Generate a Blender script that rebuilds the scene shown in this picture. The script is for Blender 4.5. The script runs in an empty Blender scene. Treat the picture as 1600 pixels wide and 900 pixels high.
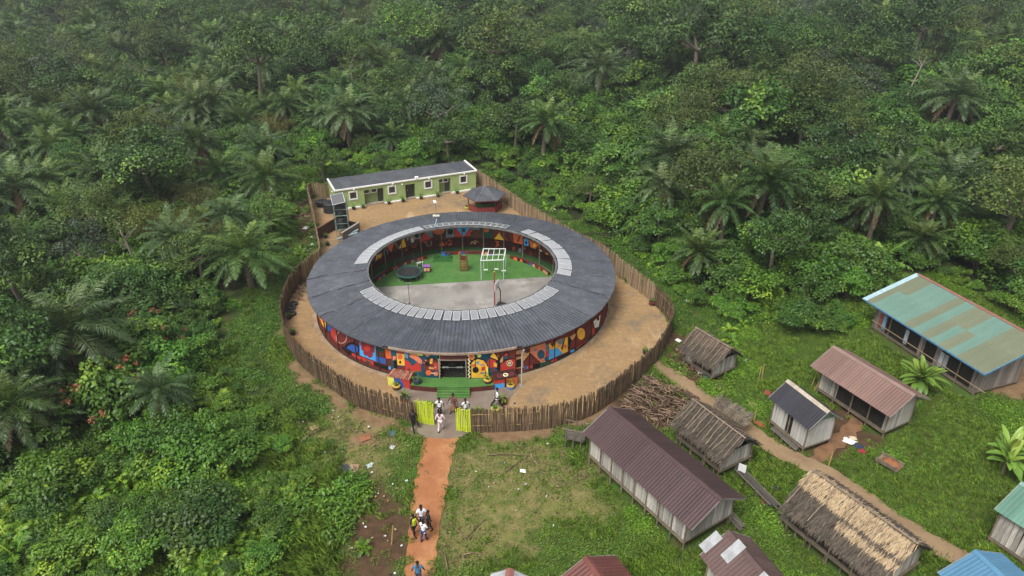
import bpy, bmesh, math, random
import numpy as np
from mathutils import Vector, Matrix

scene = bpy.context.scene
COL = scene.collection
R = math.radians

# ------------------------------------------------------------------ camera
CAM_H, FPX, PITCH = 33.0, 1100.0, R(28.53)
cam_d = bpy.data.cameras.new('camera')
cam_d.sensor_width = 36.0
cam_d.lens = 36.0 * FPX / 1600.0
cam_d.clip_start = 0.5
cam_d.clip_end = 3000.0
cam = bpy.data.objects.new('camera', cam_d)
COL.objects.link(cam)
cam.location = (0, 0, CAM_H)
cam.rotation_euler = (R(90) - PITCH, 0, 0)
scene.camera = cam

# ------------------------------------------------------------------ sky, sun, exposure (overcast noon)
SUN_EL, SUN_AZ = R(58), R(215)          # azimuth clockwise from +Y
world = bpy.data.worlds.new('World')
scene.world = world
world.use_nodes = True
wn = world.node_tree.nodes
wl = world.node_tree.links
wn.clear()
w_out = wn.new('ShaderNodeOutputWorld')
w_bg = wn.new('ShaderNodeBackground')
w_sky = wn.new('ShaderNodeTexSky')
w_sky.sky_type = 'NISHITA'
w_sky.sun_disc = False
w_sky.sun_elevation = SUN_EL
w_sky.sun_rotation = SUN_AZ
w_sky.air_density = 1.0
w_sky.dust_density = 4.0
w_sky.ozone_density = 1.0
w_hs = wn.new('ShaderNodeHueSaturation')
w_hs.inputs['Saturation'].default_value = 0.22      # cloud cover greys the sky
wl.new(w_sky.outputs[0], w_hs.inputs['Color'])
wl.new(w_hs.outputs[0], w_bg.inputs['Color'])
w_bg.inputs['Strength'].default_value = 0.095
wl.new(w_bg.outputs[0], w_out.inputs['Surface'])

sun_d = bpy.data.lights.new('sun', 'SUN')
sun_d.energy = 1.5
sun_d.angle = R(22)
sun_d.color = (1.0, 0.97, 0.92)
sun = bpy.data.objects.new('sun', sun_d)
COL.objects.link(sun)
sd = Vector((math.sin(SUN_AZ) * math.cos(SUN_EL), math.cos(SUN_AZ) * math.cos(SUN_EL), math.sin(SUN_EL)))
sun.rotation_euler = sd.to_track_quat('Z', 'Y').to_euler()
sun.location = (0, 40, 80)

vs = scene.view_settings
vs.view_transform = 'Standard'
vs.look = 'None'
vs.gamma = 1.0
vs.use_curve_mapping = False
vs.exposure = 1.08
try:
    scene.cycles.max_bounces = 6
    scene.cycles.diffuse_bounces = 3
    scene.cycles.transmission_bounces = 3
    scene.cycles.volume_bounces = 0
    scene.cycles.use_denoising = True
except Exception:
    pass

# ------------------------------------------------------------------ helpers
CP, SP = math.cos(PITCH), math.sin(PITCH)
def G(px, py, z=0.0):
    """point at height z of the place that the photograph shows at (px, py)"""
    x = (px - 800) / FPX
    y = -(py - 450) / FPX
    d = (x, CP + y * SP, -SP + y * CP)
    t = (z - CAM_H) / d[2]
    return Vector((d[0] * t, d[1] * t, z))
def G2(px, py, z=0.0):
    v = G(px, py, z)
    return (v.x, v.y)

def srgb(h):
    h = h.lstrip('#')
    out = []
    for k in (0, 2, 4):
        c = int(h[k:k + 2], 16) / 255
        out.append(c / 12.92 if c <= 0.04045 else ((c + 0.055) / 1.055) ** 2.4)
    return tuple(out)

def tag(o, label=None, cat=None, group=None, kind=None):
    if label: o['label'] = label
    if cat: o['category'] = cat
    if group: o['group'] = group
    if kind: o['kind'] = kind
    return o
def link(name, me, mats=None, parent=None, loc=None, rz=0.0, smooth=False):
    o = bpy.data.objects.new(name, me)
    COL.objects.link(o)
    if mats is not None and me is not None and len(me.materials) == 0:
        for m in (mats if isinstance(mats, (list, tuple)) else [mats]):
            me.materials.append(m)
    if parent is not None: o.parent = parent
    if loc is not None: o.location = loc
    if rz: o.rotation_euler = (0, 0, rz)
    if smooth and me is not None:
        me.polygons.foreach_set('use_smooth', [True] * len(me.polygons))
    return o
def empty(name, loc=(0, 0, 0), rz=0.0):
    o = bpy.data.objects.new(name, None)
    COL.objects.link(o)
    o.location = loc
    o.rotation_euler = (0, 0, rz)
    o.empty_display_size = 0.3
    return o
def copy_tree(o, parent=None):
    kids = list(o.children)
    c = o.copy()
    COL.objects.link(c)
    c.parent = parent
    for k in kids: copy_tree(k, c)
    return c

class MB:
    """collects boxes, bars, tubes into one mesh"""
    def __init__(s):
        s.v, s.f, s.m = [], [], []
    def add(s, vs, fs, mi=0):
        b = len(s.v)
        s.v += [tuple(p) for p in vs]
        s.f += [tuple(i + b for i in f) for f in fs]
        s.m += [mi] * len(fs)
        return s
    def box(s, c, size, rz=0.0, mi=0, mat=None):
        x, y, z = size[0] / 2, size[1] / 2, size[2] / 2
        P = [Vector((a, b, d)) for a in (-x, x) for b in (-y, y) for d in (-z, z)]
        if mat is not None: P = [mat @ p for p in P]
        elif rz:
            M = Matrix.Rotation(rz, 3, 'Z')
            P = [M @ p for p in P]
        P = [p + Vector(c) for p in P]
        return s.add(P, [(0, 1, 3, 2), (4, 6, 7, 5), (0, 4, 5, 1), (2, 3, 7, 6), (0, 2, 6, 4), (1, 5, 7, 3)], mi)
    def bar(s, a, b, w, h=None, mi=0, up=(0, 0, 1)):
        a, b = Vector(a), Vector(b)
        d = (b - a)
        L = d.length
        if L < 1e-6: return s
        d /= L
        u = Vector(up)
        if abs(d.dot(u)) > 0.97: u = Vector((1, 0, 0))
        sd_ = d.cross(u).normalized()
        u2 = sd_.cross(d)
        M = Matrix((sd_, d, u2)).transposed()
        return s.box((a + b) / 2, (w, L, h or w), mat=M, mi=mi)
    def tube(s, pts, rad, n=8, mi=0, cap=True):
        pts = [Vector(p) for p in pts]
        if not isinstance(rad, (list, tuple)): rad = [rad] * len(pts)
        rings = []
        for k, p in enumerate(pts):
            d = (pts[min(k + 1, len(pts) - 1)] - pts[max(k - 1, 0)]).normalized()
            ref = Vector((0, 0, 1)) if abs(d.z) < 0.9 else Vector((1, 0, 0))
            u = d.cross(ref).normalized()
            w = d.cross(u)
            rings.append([p + (u * math.cos(2 * math.pi * j / n) + w * math.sin(2 * math.pi * j / n)) * rad[k] for j in range(n)])
        vs_ = [q for r_ in rings for q in r_]
        fs = []
        for k in range(len(pts) - 1):
            for j in range(n):
                a, b = k * n + j, k * n + (j + 1) % n
                fs.append((a, b, b + n, a + n))
        if cap:
            fs.append(tuple(range(n - 1, -1, -1)))
            fs.append(tuple(range((len(pts) - 1) * n, len(pts) * n)))
        return s.add(vs_, fs, mi)
    def lathe(s, prof, c=(0, 0, 0), n=16, mi=0, a0=0.0):
        c = Vector(c)
        vs_ = [c + Vector((r_ * math.cos(a0 + 2 * math.pi * j / n), r_ * math.sin(a0 + 2 * math.pi * j / n), z)) for r_, z in prof for j in range(n)]
        fs = []
        for k in range(len(prof) - 1):
            for j in range(n):
                a, b = k * n + j, k * n + (j + 1) % n
                fs.append((a, b, b + n, a + n))
        return s.add(vs_, fs, mi)
    def torus(s, c, r1, r2, n=16, m=8, mi=0):
        prof = [(r1 + r2 * math.cos(2 * math.pi * k / m), r2 * math.sin(2 * math.pi * k / m)) for k in range(m + 1)]
        return s.lathe(prof, c, n, mi)
    def mesh(s, name):
        me = bpy.data.meshes.new(name)
        me.from_pydata(s.v, [], s.f)
        if any(s.m): me.polygons.foreach_set('material_index', s.m)
        me.update()
        return me
    def build(s, name, mats, parent=None, loc=None, rz=0.0, smooth=False):
        return link(name, s.mesh(name), mats, parent, loc, rz, smooth)

def sheet(name, pts, z, m, kind='structure', jitter=0.0, sub=0.5, seed=1, label=None):
    """flat ground sheet with an uneven outline"""
    rg = random.Random(seed)
    out = []
    n = len(pts)
    for i in range(n):
        a, b = Vector(pts[i]), Vector(pts[(i + 1) % n])
        L = (b - a).length
        k = max(1, int(L / sub))
        nr = Vector((-(b - a).y, (b - a).x)).normalized() if L > 0 else Vector((0, 0))
        for j in range(k):
            t = j / k
            out.append(a.lerp(b, t) + nr * rg.uniform(-jitter, jitter))
    bm = bmesh.new()
    vv = [bm.verts.new((p.x, p.y, z)) for p in out]
    es = [bm.edges.new((vv[i], vv[(i + 1) % len(vv)])) for i in range(len(vv))]
    bmesh.ops.triangle_fill(bm, use_beauty=True, edges=es)
    for f in bm.faces:
        if f.normal.z < 0: f.normal_flip()
    me = bpy.data.meshes.new(name)
    bm.to_mesh(me)
    bm.free()
    o = link(name, me, m)
    tag(o, label, None, None, kind)
    return o

def smooth_line(pts, step=0.5, closed=False):
    """Catmull-Rom resample of 2D points"""
    P = [Vector((p[0], p[1])) for p in pts]
    n = len(P)
    out = []
    for i in range(n if closed else n - 1):
        p0 = P[(i - 1) % n] if (closed or i > 0) else P[0]
        p1, p2 = P[i], P[(i + 1) % n]
        p3 = P[(i + 2) % n] if (closed or i + 2 < n) else P[-1]
        k = max(1, int(round((p2 - p1).length / step)))
        for j in range(k):
            t = j / k
            out.append(0.5 * ((2 * p1) + (p2 - p0) * t + (2 * p0 - 5 * p1 + 4 * p2 - p3) * t * t + (3 * p1 - p0 - 3 * p2 + p3) * t ** 3))
    if not closed: out.append(P[-1])
    return out

def inside(poly, X, Y):
    """vectorised point in polygon"""
    X = np.asarray(X); Y = np.asarray(Y)
    r_ = np.zeros(X.shape, bool)
    n = len(poly)
    for i in range(n):
        x0, y0 = poly[i][0], poly[i][1]
        x1, y1 = poly[(i + 1) % n][0], poly[(i + 1) % n][1]
        if y0 == y1: continue
        c = ((y0 > Y) != (y1 > Y)) & (X < (x1 - x0) * (Y - y0) / (y1 - y0) + x0)
        r_ ^= c
    return r_
def dist_line(line, X, Y):
    X = np.asarray(X); Y = np.asarray(Y)
    best = np.full(X.shape, 1e9)
    for a, b in zip(line[:-1], line[1:]):
        ax, ay, bx, by = a[0], a[1], b[0], b[1]
        dx, dy = bx - ax, by - ay
        L2 = dx * dx + dy * dy + 1e-9
        t = np.clip(((X - ax) * dx + (Y - ay) * dy) / L2, 0, 1)
        best = np.minimum(best, np.hypot(X - ax - t * dx, Y - ay - t * dy))
    return best

# ------------------------------------------------------------------ materials
def nmat(name):
    m = bpy.data.materials.new(name)
    m.use_nodes = True
    nt = m.node_tree
    b = nt.nodes['Principled BSDF']
    return m, nt, b
def noise_mix(nt, c1, c2, scale, detail=4, lo=0.35, hi=0.65, coord='Object', rough=0.6, stretch=None):
    tc = nt.nodes.new('ShaderNodeTexCoord')
    no = nt.nodes.new('ShaderNodeTexNoise')
    no.inputs['Scale'].default_value = scale
    no.inputs['Detail'].default_value = detail
    no.inputs['Roughness'].default_value = rough
    src = tc.outputs[coord]
    if stretch:
        mp = nt.nodes.new('ShaderNodeMapping')
        mp.inputs['Scale'].default_value = stretch
        nt.links.new(src, mp.inputs[0])
        src = mp.outputs[0]
    nt.links.new(src, no.inputs['Vector'])
    mr = nt.nodes.new('ShaderNodeMapRange')
    mr.inputs['From Min'].default_value = lo
    mr.inputs['From Max'].default_value = hi
    nt.links.new(no.outputs['Fac'], mr.inputs[0])
    mx = nt.nodes.new('ShaderNodeMix')
    mx.data_type = 'RGBA'
    for sock, c in ((6, c1), (7, c2)):
        if isinstance(c, tuple): mx.inputs[sock].default_value = (*c, 1)
        else: nt.links.new(c, mx.inputs[sock])
    nt.links.new(mr.outputs[0], mx.inputs[0])
    return mx.outputs[2], no
def add_bump(nt, b, scale, strength, dist=0.02, coord='Object', stretch=None):
    tc = nt.nodes.new('ShaderNodeTexCoord')
    no = nt.nodes.new('ShaderNodeTexNoise')
    no.inputs['Scale'].default_value = scale
    no.inputs['Detail'].default_value = 5
    src = tc.outputs[coord]
    if stretch:
        mp = nt.nodes.new('ShaderNodeMapping')
        mp.inputs['Scale'].default_value = stretch
        nt.links.new(src, mp.inputs[0])
        src = mp.outputs[0]
    nt.links.new(src, no.inputs['Vector'])
    bp = nt.nodes.new('ShaderNodeBump')
    bp.inputs['Strength'].default_value = strength
    bp.inputs['Distance'].default_value = dist
    nt.links.new(no.outputs['Fac'], bp.inputs['Height'])
    nt.links.new(bp.outputs[0], b.inputs['Normal'])
def vary(nt, col, amt=0.25, hue=0.0):
    """brightness differs from piece to piece"""
    oi = nt.nodes.new('ShaderNodeObjectInfo')
    mr = nt.nodes.new('ShaderNodeMapRange')
    mr.inputs['To Min'].default_value = 1 - amt
    mr.inputs['To Max'].default_value = 1 + amt
    nt.links.new(oi.outputs['Random'], mr.inputs[0])
    hs = nt.nodes.new('ShaderNodeHueSaturation')
    nt.links.new(mr.outputs[0], hs.inputs['Value'])
    if hue:
        m2 = nt.nodes.new('ShaderNodeMath'); m2.operation = 'MULTIPLY'; m2.inputs[1].default_value = 7.31
        m3 = nt.nodes.new('ShaderNodeMath'); m3.operation = 'FRACT'
        nt.links.new(oi.outputs['Random'], m2.inputs[0]); nt.links.new(m2.outputs[0], m3.inputs[0])
        m4 = nt.nodes.new('ShaderNodeMapRange')
        m4.inputs['To Min'].default_value = 0.5 - hue * 0.55
        m4.inputs['To Max'].default_value = 0.5 + hue * 0.3
        nt.links.new(m3.outputs[0], m4.inputs[0])
        nt.links.new(m4.outputs[0], hs.inputs['Hue'])
    if isinstance(col, tuple): hs.inputs['Color'].default_value = (*col, 1)
    else: nt.links.new(col, hs.inputs['Color'])
    return hs.outputs[0]
MATS = {}
def mat(name, c1, c2=None, scale=3.0, rough=0.8, bump=0.0, bscale=None, var=0.0, lo=0.35, hi=0.65, metal=0.0, stretch=None, hue=0.0, spec=0.3):
    if name in MATS: return MATS[name]
    m, nt, b = nmat(name)
    if isinstance(c1, str): c1 = srgb(c1)
    if isinstance(c2, str): c2 = srgb(c2)
    col = c1
    if c2 is not None: col, _ = noise_mix(nt, c1, c2, scale, lo=lo, hi=hi, stretch=stretch)
    if var: col = vary(nt, col, var, hue)
    if isinstance(col, tuple): b.inputs['Base Color'].default_value = (*col, 1)
    else: nt.links.new(col, b.inputs['Base Color'])
    b.inputs['Roughness'].default_value = rough
    b.inputs['Metallic'].default_value = metal
    b.inputs['Specular IOR Level'].default_value = spec
    if bump: add_bump(nt, b, bscale or scale * 4, bump, stretch=stretch)
    MATS[name] = m
    return m
def attr_mat(name, attr='Col', rough=0.8, amt=0.24, scale=1.6):
    """paint: colour per painted shape, weathered by noise"""
    if name in MATS: return MATS[name]
    m, nt, b = nmat(name)
    at = nt.nodes.new('ShaderNodeAttribute')
    at.attribute_name = attr
    dark = nt.nodes.new('ShaderNodeHueSaturation')
    dark.inputs['Value'].default_value = 1 - amt * 2
    dark.inputs['Saturation'].default_value = 0.85
    nt.links.new(at.outputs['Color'], dark.inputs['Color'])
    col, _ = noise_mix(nt, at.outputs['Color'], dark.outputs[0], scale, lo=0.4, hi=0.8)
    col, _ = noise_mix(nt, col, (.16, .11, .075), 3.2, 9, .58, .80, rough=.7)
    nt.links.new(col, b.inputs['Base Color'])
    b.inputs['Roughness'].default_value = rough
    b.inputs['Specular IOR Level'].default_value = 0.25
    MATS[name] = m
    return m
def leaf_mat(name, ca, cb, cc=None, rough=0.5, val=0.34, hue=0.03, trans=0.13):
    """ca..cb by leaf (attribute v), cc for the youngest leaves; whole plants differ a little"""
    if name in MATS: return MATS[name]
    m, nt, b = nmat(name)
    at = nt.nodes.new('ShaderNodeAttribute')
    at.attribute_name = 'v'
    rp = nt.nodes.new('ShaderNodeValToRGB')
    e = rp.color_ramp.elements
    e[0].position = 0.0; e[0].color = (*ca, 1)
    e[1].position = 0.75; e[1].color = (*cb, 1)
    if cc:
        x = e.new(1.0); x.color = (*cc, 1)
    nt.links.new(at.outputs['Fac'], rp.inputs[0])
    col = vary(nt, rp.outputs[0], val, hue)
    nt.links.new(col, b.inputs['Base Color'])
    b.inputs['Roughness'].default_value = rough
    b.inputs['Specular IOR Level'].default_value = 0.35
    tr = nt.nodes.new('ShaderNodeBsdfTranslucent')
    nt.links.new(col, tr.inputs['Color'])
    mx = nt.nodes.new('ShaderNodeMixShader')
    mx.inputs[0].default_value = trans
    out = nt.nodes['Material Output']
    nt.links.new(b.outputs[0], mx.inputs[1])
    nt.links.new(tr.outputs[0], mx.inputs[2])
    nt.links.new(mx.outputs[0], out.inputs['Surface'])
    MATS[name] = m
    return m
MURAL_COL = {'mar': '6e2a22', 'brn': '5a2f24', 'blk': '17130f', 'yel': 'e8b030', 'ora': 'd8622c', 'red': 'b8342a', 'dred': '8a2330', 'blu': '2456a8', 'sky': '3f9fe0', 'sal': 'd97a58', 'tea': '175064', 'tan': 'c99a66', 'gry': '6f7c84', 'dgn': '24483a', 'crm': 'e8dcb0', 'lym': 'dcd860', 'pnk': 'b88a80', 'mau': 'a58a8c', 'wht': 'e0dcd2', 'lbl': '6f8ea0'}
MURAL = {
 'outer_left': [
  ('ora',[(-69.22,1.34),(-61.87,1.92),(-60.27,1.06),(-64.45,1.14)]),
  ('yel',[(-62.02,1.85),(-54.42,2.13),(-56.0,0.99),(-60.27,1.06)]),
  ('ora',[(-56.42,1.92),(-56.7,1.81),(-57.24,1.68),(-57.94,1.56),(-58.69,1.47),(-59.32,1.42),(-59.68,1.44),(-59.68,1.52),(-59.32,1.64),(-58.7,1.78),(-57.96,1.91),(-57.25,1.99),(-56.71,2.02),(-56.42,2.0)]),
  ('blk',[(-54.42,2.13),(-52.21,2.19),(-54.71,0.9),(-56.61,0.92)]),
  ('blu',[(-53.54,2.13),(-49.57,2.14),(-50.67,1.48),(-54.1,1.22)]),
  ('red',[(-49.63,2.09),(-46.06,2.24),(-46.39,0.83),(-48.87,0.75),(-51.69,1.06)]),
  ('mar',[(-46.01,2.29),(-33.87,2.41),(-35.01,0.92),(-41.09,1.06),(-45.93,0.98)]),
  ('pnk',[(-40.16,2.07),(-40.72,1.74),(-41.88,1.4),(-43.47,1.11),(-45.21,0.92),(-46.76,0.87),(-47.73,0.99),(-47.86,1.26),(-47.12,1.62),(-45.71,2.0),(-44.01,2.3),(-42.35,2.47),(-41.04,2.48),(-40.27,2.33)]),
  ('mar',[(-40.75,2.01),(-41.23,1.73),(-42.2,1.44),(-43.53,1.2),(-44.96,1.04),(-46.22,1.01),(-47.0,1.12),(-47.1,1.34),(-46.49,1.65),(-45.35,1.96),(-43.95,2.21),(-42.58,2.35),(-41.48,2.36),(-40.84,2.24)]),
  ('blk',[(-34.26,1.52),(-34.83,1.18),(-36.1,0.84),(-37.86,0.54),(-39.83,0.34),(-41.6,0.28),(-42.76,0.39),(-43.0,0.66),(-42.25,1.03),(-40.74,1.42),(-38.83,1.73),(-36.94,1.91),(-35.41,1.92),(-34.47,1.78)]),
  ('blu',[(-34.96,1.39),(-35.4,1.14),(-36.38,0.88),(-37.73,0.65),(-39.23,0.5),(-40.56,0.46),(-41.42,0.54),(-41.61,0.74),(-41.07,1.01),(-39.95,1.29),(-38.51,1.53),(-37.06,1.66),(-35.86,1.68),(-35.12,1.58)]),
  ('blk',[(-44.52,0.79),(-41.21,0.9),(-34.56,0.86),(-35.36,0.35),(-44.51,0.45)]),
  ('red',[(-38.64,0.72),(-34.16,0.75),(-34.37,0.39),(-38.84,0.43)]),
  ('sky',[(-33.78,2.32),(-26.76,2.4),(-27.49,0.87),(-34.55,0.88)]),
  ('dred',[(-30.12,2.34),(-30.38,2.16),(-30.93,1.99),(-31.67,1.86),(-32.47,1.8),(-33.15,1.81),(-33.58,1.9),(-33.67,2.05),(-33.39,2.23),(-32.81,2.4),(-32.05,2.53),(-31.27,2.6),(-30.61,2.58),(-30.21,2.49)]),
  ('dred',[(-27.21,2.32),(-27.46,2.14),(-28.0,1.97),(-28.73,1.84),(-29.51,1.78),(-30.19,1.8),(-30.62,1.9),(-30.71,2.06),(-30.44,2.24),(-29.87,2.42),(-29.12,2.55),(-28.35,2.6),(-27.7,2.58),(-27.29,2.48)]),
  ('dred',[(-29.5,1.56),(-29.73,1.4),(-30.22,1.25),(-30.87,1.13),(-31.57,1.07),(-32.18,1.09),(-32.56,1.17),(-32.63,1.3),(-32.39,1.47),(-31.88,1.62),(-31.21,1.74),(-30.52,1.8),(-29.94,1.78),(-29.58,1.7)]),
  ('dred',[(-27.4,1.91),(-27.59,1.77),(-28.0,1.64),(-28.55,1.55),(-29.14,1.5),(-29.64,1.52),(-29.96,1.59),(-30.03,1.71),(-29.82,1.85),(-29.4,1.98),(-28.84,2.08),(-28.26,2.12),(-27.77,2.1),(-27.47,2.03)]),
  ('dred',[(-28.41,1.38),(-28.58,1.26),(-28.94,1.14),(-29.43,1.06),(-29.95,1.01),(-30.39,1.03),(-30.68,1.09),(-30.73,1.19),(-30.56,1.32),(-30.18,1.43),(-29.69,1.52),(-29.17,1.56),(-28.74,1.55),(-28.47,1.48)]),
  ('dred',[(-31.0,1.84),(-31.18,1.72),(-31.56,1.6),(-32.08,1.51),(-32.62,1.46),(-33.09,1.47),(-33.39,1.53),(-33.45,1.64),(-33.26,1.76),(-32.86,1.88),(-32.33,1.97),(-31.79,2.02),(-31.34,2.01),(-31.05,1.94)]),
  ('red',[(-29.07,1.99),(-29.28,1.85),(-29.73,1.71),(-30.34,1.6),(-30.99,1.55),(-31.55,1.56),(-31.9,1.64),(-31.97,1.76),(-31.75,1.91),(-31.27,2.06),(-30.65,2.17),(-30.01,2.22),(-29.47,2.2),(-29.14,2.12)]),
  ('red',[(-33.91,0.78),(-28.37,0.79),(-28.57,0.38),(-33.39,0.46)]),
  ('dgn',[(-31.88,0.71),(-28.9,0.57),(-31.64,0.34)]),
  ('dgn',[(-26.68,2.4),(-23.22,2.4),(-23.6,1.51),(-27.13,1.45)]),
  ('brn',[(-26.57,1.94),(-23.38,2.01),(-23.58,1.55),(-26.76,1.54)]),
  ('ora',[(-23.16,2.36),(-20.23,2.34),(-20.53,1.57),(-23.03,1.47)]),
  ('blu',[(-27.16,1.4),(-23.24,1.44),(-23.09,0.87),(-27.41,0.86)]),
  ('blk',[(-28.19,0.72),(-22.56,0.75),(-22.92,0.35),(-28.13,0.42)]),
  ('brn',[(-22.85,1.43),(-20.56,1.48),(-21.0,0.33),(-22.27,0.42)]),
  ('sky',[(-22.27,0.8),(-21.41,0.76),(-21.64,0.46),(-22.48,0.47)]),
 ],
 'portico': [
  ('brn',[(-17.84,2.9),(-15.65,2.95),(-15.74,2.66),(-18.15,2.6)]),
  ('red',[(-18.25,2.58),(-15.79,2.68),(-15.88,2.43),(-18.35,2.32)]),
  ('yel',[(-18.3,2.34),(-15.63,2.4),(-15.78,1.32),(-18.43,1.24)]),
  ('ora',[(-16.2,2.11),(-16.33,1.99),(-16.63,1.89),(-17.04,1.82),(-17.48,1.8),(-17.85,1.83),(-18.09,1.91),(-18.15,2.01),(-18.01,2.13),(-17.71,2.24),(-17.3,2.31),(-16.87,2.33),(-16.5,2.29),(-16.26,2.22)]),
  ('blk',[(-16.89,1.59),(-17.05,1.48),(-17.35,1.42),(-17.62,1.45),(-17.71,1.55),(-17.55,1.67),(-17.25,1.73),(-16.97,1.7)]),
  ('sal',[(-19.78,2.03),(-18.55,2.05),(-18.85,1.76),(-19.93,1.62)]),
  ('blk',[(-19.73,1.6),(-18.33,1.67),(-18.54,0.64),(-19.78,0.63)]),
  ('lbl',[(-15.54,2.97),(-14.02,3.0),(-14.44,2.03),(-15.72,2.13)]),
  ('tan',[(-13.79,2.99),(-10.93,3.04),(-11.09,2.45),(-13.95,2.47)]),
  ('lym',[(-11.16,2.88),(-9.19,2.91),(-9.31,2.46),(-11.19,2.45)]),
  ('tan',[(-6.96,2.68),(-7.06,2.57),(-7.31,2.49),(-7.65,2.44),(-8.01,2.43),(-8.33,2.47),(-8.54,2.54),(-8.59,2.64),(-8.49,2.74),(-8.24,2.83),(-7.9,2.88),(-7.54,2.89),(-7.22,2.85),(-7.01,2.78)]),
  ('red',[(-15.49,1.93),(-14.35,1.82),(-13.12,1.38),(-11.86,1.75),(-10.35,1.69),(-10.12,1.0),(-15.67,0.76)]),
  ('sal',[(-13.78,2.4),(-12.02,2.51),(-10.56,2.32),(-9.66,2.02),(-9.82,1.7),(-11.09,1.78),(-12.53,2.1),(-13.75,2.19)]),
  ('tea',[(-13.87,2.1),(-12.53,2.07),(-11.65,1.81),(-12.88,1.55)]),
  ('mar',[(-18.15,1.16),(-15.72,1.22),(-15.82,0.77),(-18.33,0.64)]),
  ('blk',[(-4.33,1.77),(-4.64,1.47),(-5.4,1.22),(-6.46,1.06),(-7.62,1.04),(-8.63,1.15),(-9.29,1.37),(-9.48,1.66),(-9.14,1.97),(-8.36,2.22),(-7.3,2.38),(-6.16,2.4),(-5.17,2.29),(-4.52,2.06)]),
  ('mar',[(-4.59,1.68),(-4.88,1.4),(-5.59,1.16),(-6.57,1.01),(-7.64,0.99),(-8.58,1.09),(-9.2,1.31),(-9.36,1.59),(-9.05,1.88),(-8.33,2.12),(-7.34,2.27),(-6.28,2.29),(-5.36,2.18),(-4.76,1.96)]),
  ('blk',[(-7.11,1.8),(-7.21,1.7),(-7.44,1.62),(-7.77,1.57),(-8.12,1.56),(-8.43,1.6),(-8.63,1.67),(-8.68,1.76),(-8.58,1.86),(-8.34,1.95),(-8.01,2.0),(-7.66,2.01),(-7.36,1.97),(-7.16,1.9)]),
  ('yel',[(-6.94,2.28),(-6.14,2.3),(-6.36,1.82),(-7.24,1.8)]),
  ('tan',[(-7.59,1.5),(-5.92,1.48),(-6.06,1.29),(-7.63,1.31)]),
  ('red',[(-6.0,1.95),(-4.57,1.92),(-4.72,1.23),(-5.88,1.26)]),
  ('sal',[(-8.17,2.1),(-8.27,2.03),(-8.49,2.0),(-8.7,2.02),(-8.77,2.08),(-8.67,2.14),(-8.45,2.17),(-8.24,2.15)]),
  ('sal',[(-8.85,1.84),(-8.93,1.79),(-9.11,1.76),(-9.28,1.78),(-9.34,1.83),(-9.25,1.88),(-9.08,1.9),(-8.91,1.89)]),
  ('sal',[(-5.12,1.52),(-5.23,1.43),(-5.48,1.39),(-5.71,1.42),(-5.78,1.51),(-5.67,1.59),(-5.43,1.63),(-5.2,1.6)]),
  ('ora',[(-6.87,0.96),(-6.99,0.84),(-7.28,0.74),(-7.67,0.68),(-8.09,0.67),(-8.45,0.71),(-8.69,0.8),(-8.76,0.92),(-8.64,1.04),(-8.35,1.14),(-7.96,1.2),(-7.54,1.21),(-7.18,1.17),(-6.94,1.08)]),
  ('sal',[(-4.69,0.9),(-4.78,0.81),(-4.99,0.74),(-5.29,0.69),(-5.6,0.69),(-5.88,0.72),(-6.06,0.79),(-6.11,0.88),(-6.02,0.97),(-5.81,1.05),(-5.51,1.09),(-5.2,1.1),(-4.93,1.06),(-4.74,0.99)]),
  ('wht',[(-6.93,0.97),(-5.81,0.97),(-5.83,0.9),(-6.95,0.89)]),
  ('red',[(-5.94,3.03),(-4.13,3.01),(-4.36,2.76),(-5.25,2.86)]),
  ('brn',[(-13.89,1.03),(-13.96,0.96),(-14.12,0.91),(-14.33,0.87),(-14.56,0.86),(-14.76,0.88),(-14.89,0.92),(-14.92,0.98),(-14.85,1.05),(-14.69,1.1),(-14.48,1.14),(-14.25,1.15),(-14.05,1.13),(-13.92,1.09)]),
  ('blk',[(-4.43,2.87),(-3.43,2.87),(-3.86,0.53),(-4.82,0.57)]),
  ('tan',[(-3.73,2.82),(-4.12,2.66),(-3.92,2.62),(-3.52,2.79)]),
  ('tan',[(-4.13,2.62),(-3.8,2.47),(-3.58,2.51),(-3.91,2.66)]),
  ('tan',[(-3.79,2.51),(-4.19,2.35),(-3.98,2.31),(-3.59,2.47)]),
  ('tan',[(-4.2,2.31),(-3.86,2.15),(-3.64,2.19),(-3.98,2.35)]),
  ('tan',[(-3.86,2.19),(-4.25,2.03),(-4.05,1.99),(-3.65,2.15)]),
  ('tan',[(-4.26,1.99),(-3.93,1.83),(-3.71,1.88),(-4.04,2.03)]),
  ('tan',[(-3.92,1.87),(-4.32,1.71),(-4.12,1.67),(-3.72,1.83)]),
  ('tan',[(-4.33,1.67),(-3.99,1.51),(-3.77,1.55),(-4.11,1.71)]),
  ('tan',[(-3.99,1.55),(-4.39,1.39),(-4.18,1.35),(-3.78,1.51)]),
  ('tan',[(-4.4,1.34),(-4.06,1.19),(-3.84,1.23),(-4.17,1.39)]),
  ('tan',[(-4.05,1.23),(-4.45,1.06),(-4.25,1.02),(-3.84,1.19)]),
  ('tan',[(-4.46,1.02),(-4.13,0.86),(-3.9,0.91),(-4.24,1.07)]),
  ('tan',[(-4.12,0.9),(-4.52,0.74),(-4.31,0.7),(-3.91,0.87)]),
  ('tan',[(-4.53,0.69),(-4.19,0.54),(-3.97,0.58),(-4.31,0.74)]),
  ('brn',[(-3.41,2.99),(7.36,2.9),(7.28,2.12),(-3.57,2.17)]),
  ('blk',[(4.85,2.88),(6.14,2.86),(5.86,0.44),(4.58,0.46)]),
  ('crm',[(5.71,2.8),(5.0,2.64),(5.19,2.57),(5.9,2.73)]),
  ('crm',[(4.99,2.57),(5.66,2.39),(5.87,2.46),(5.2,2.64)]),
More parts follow.
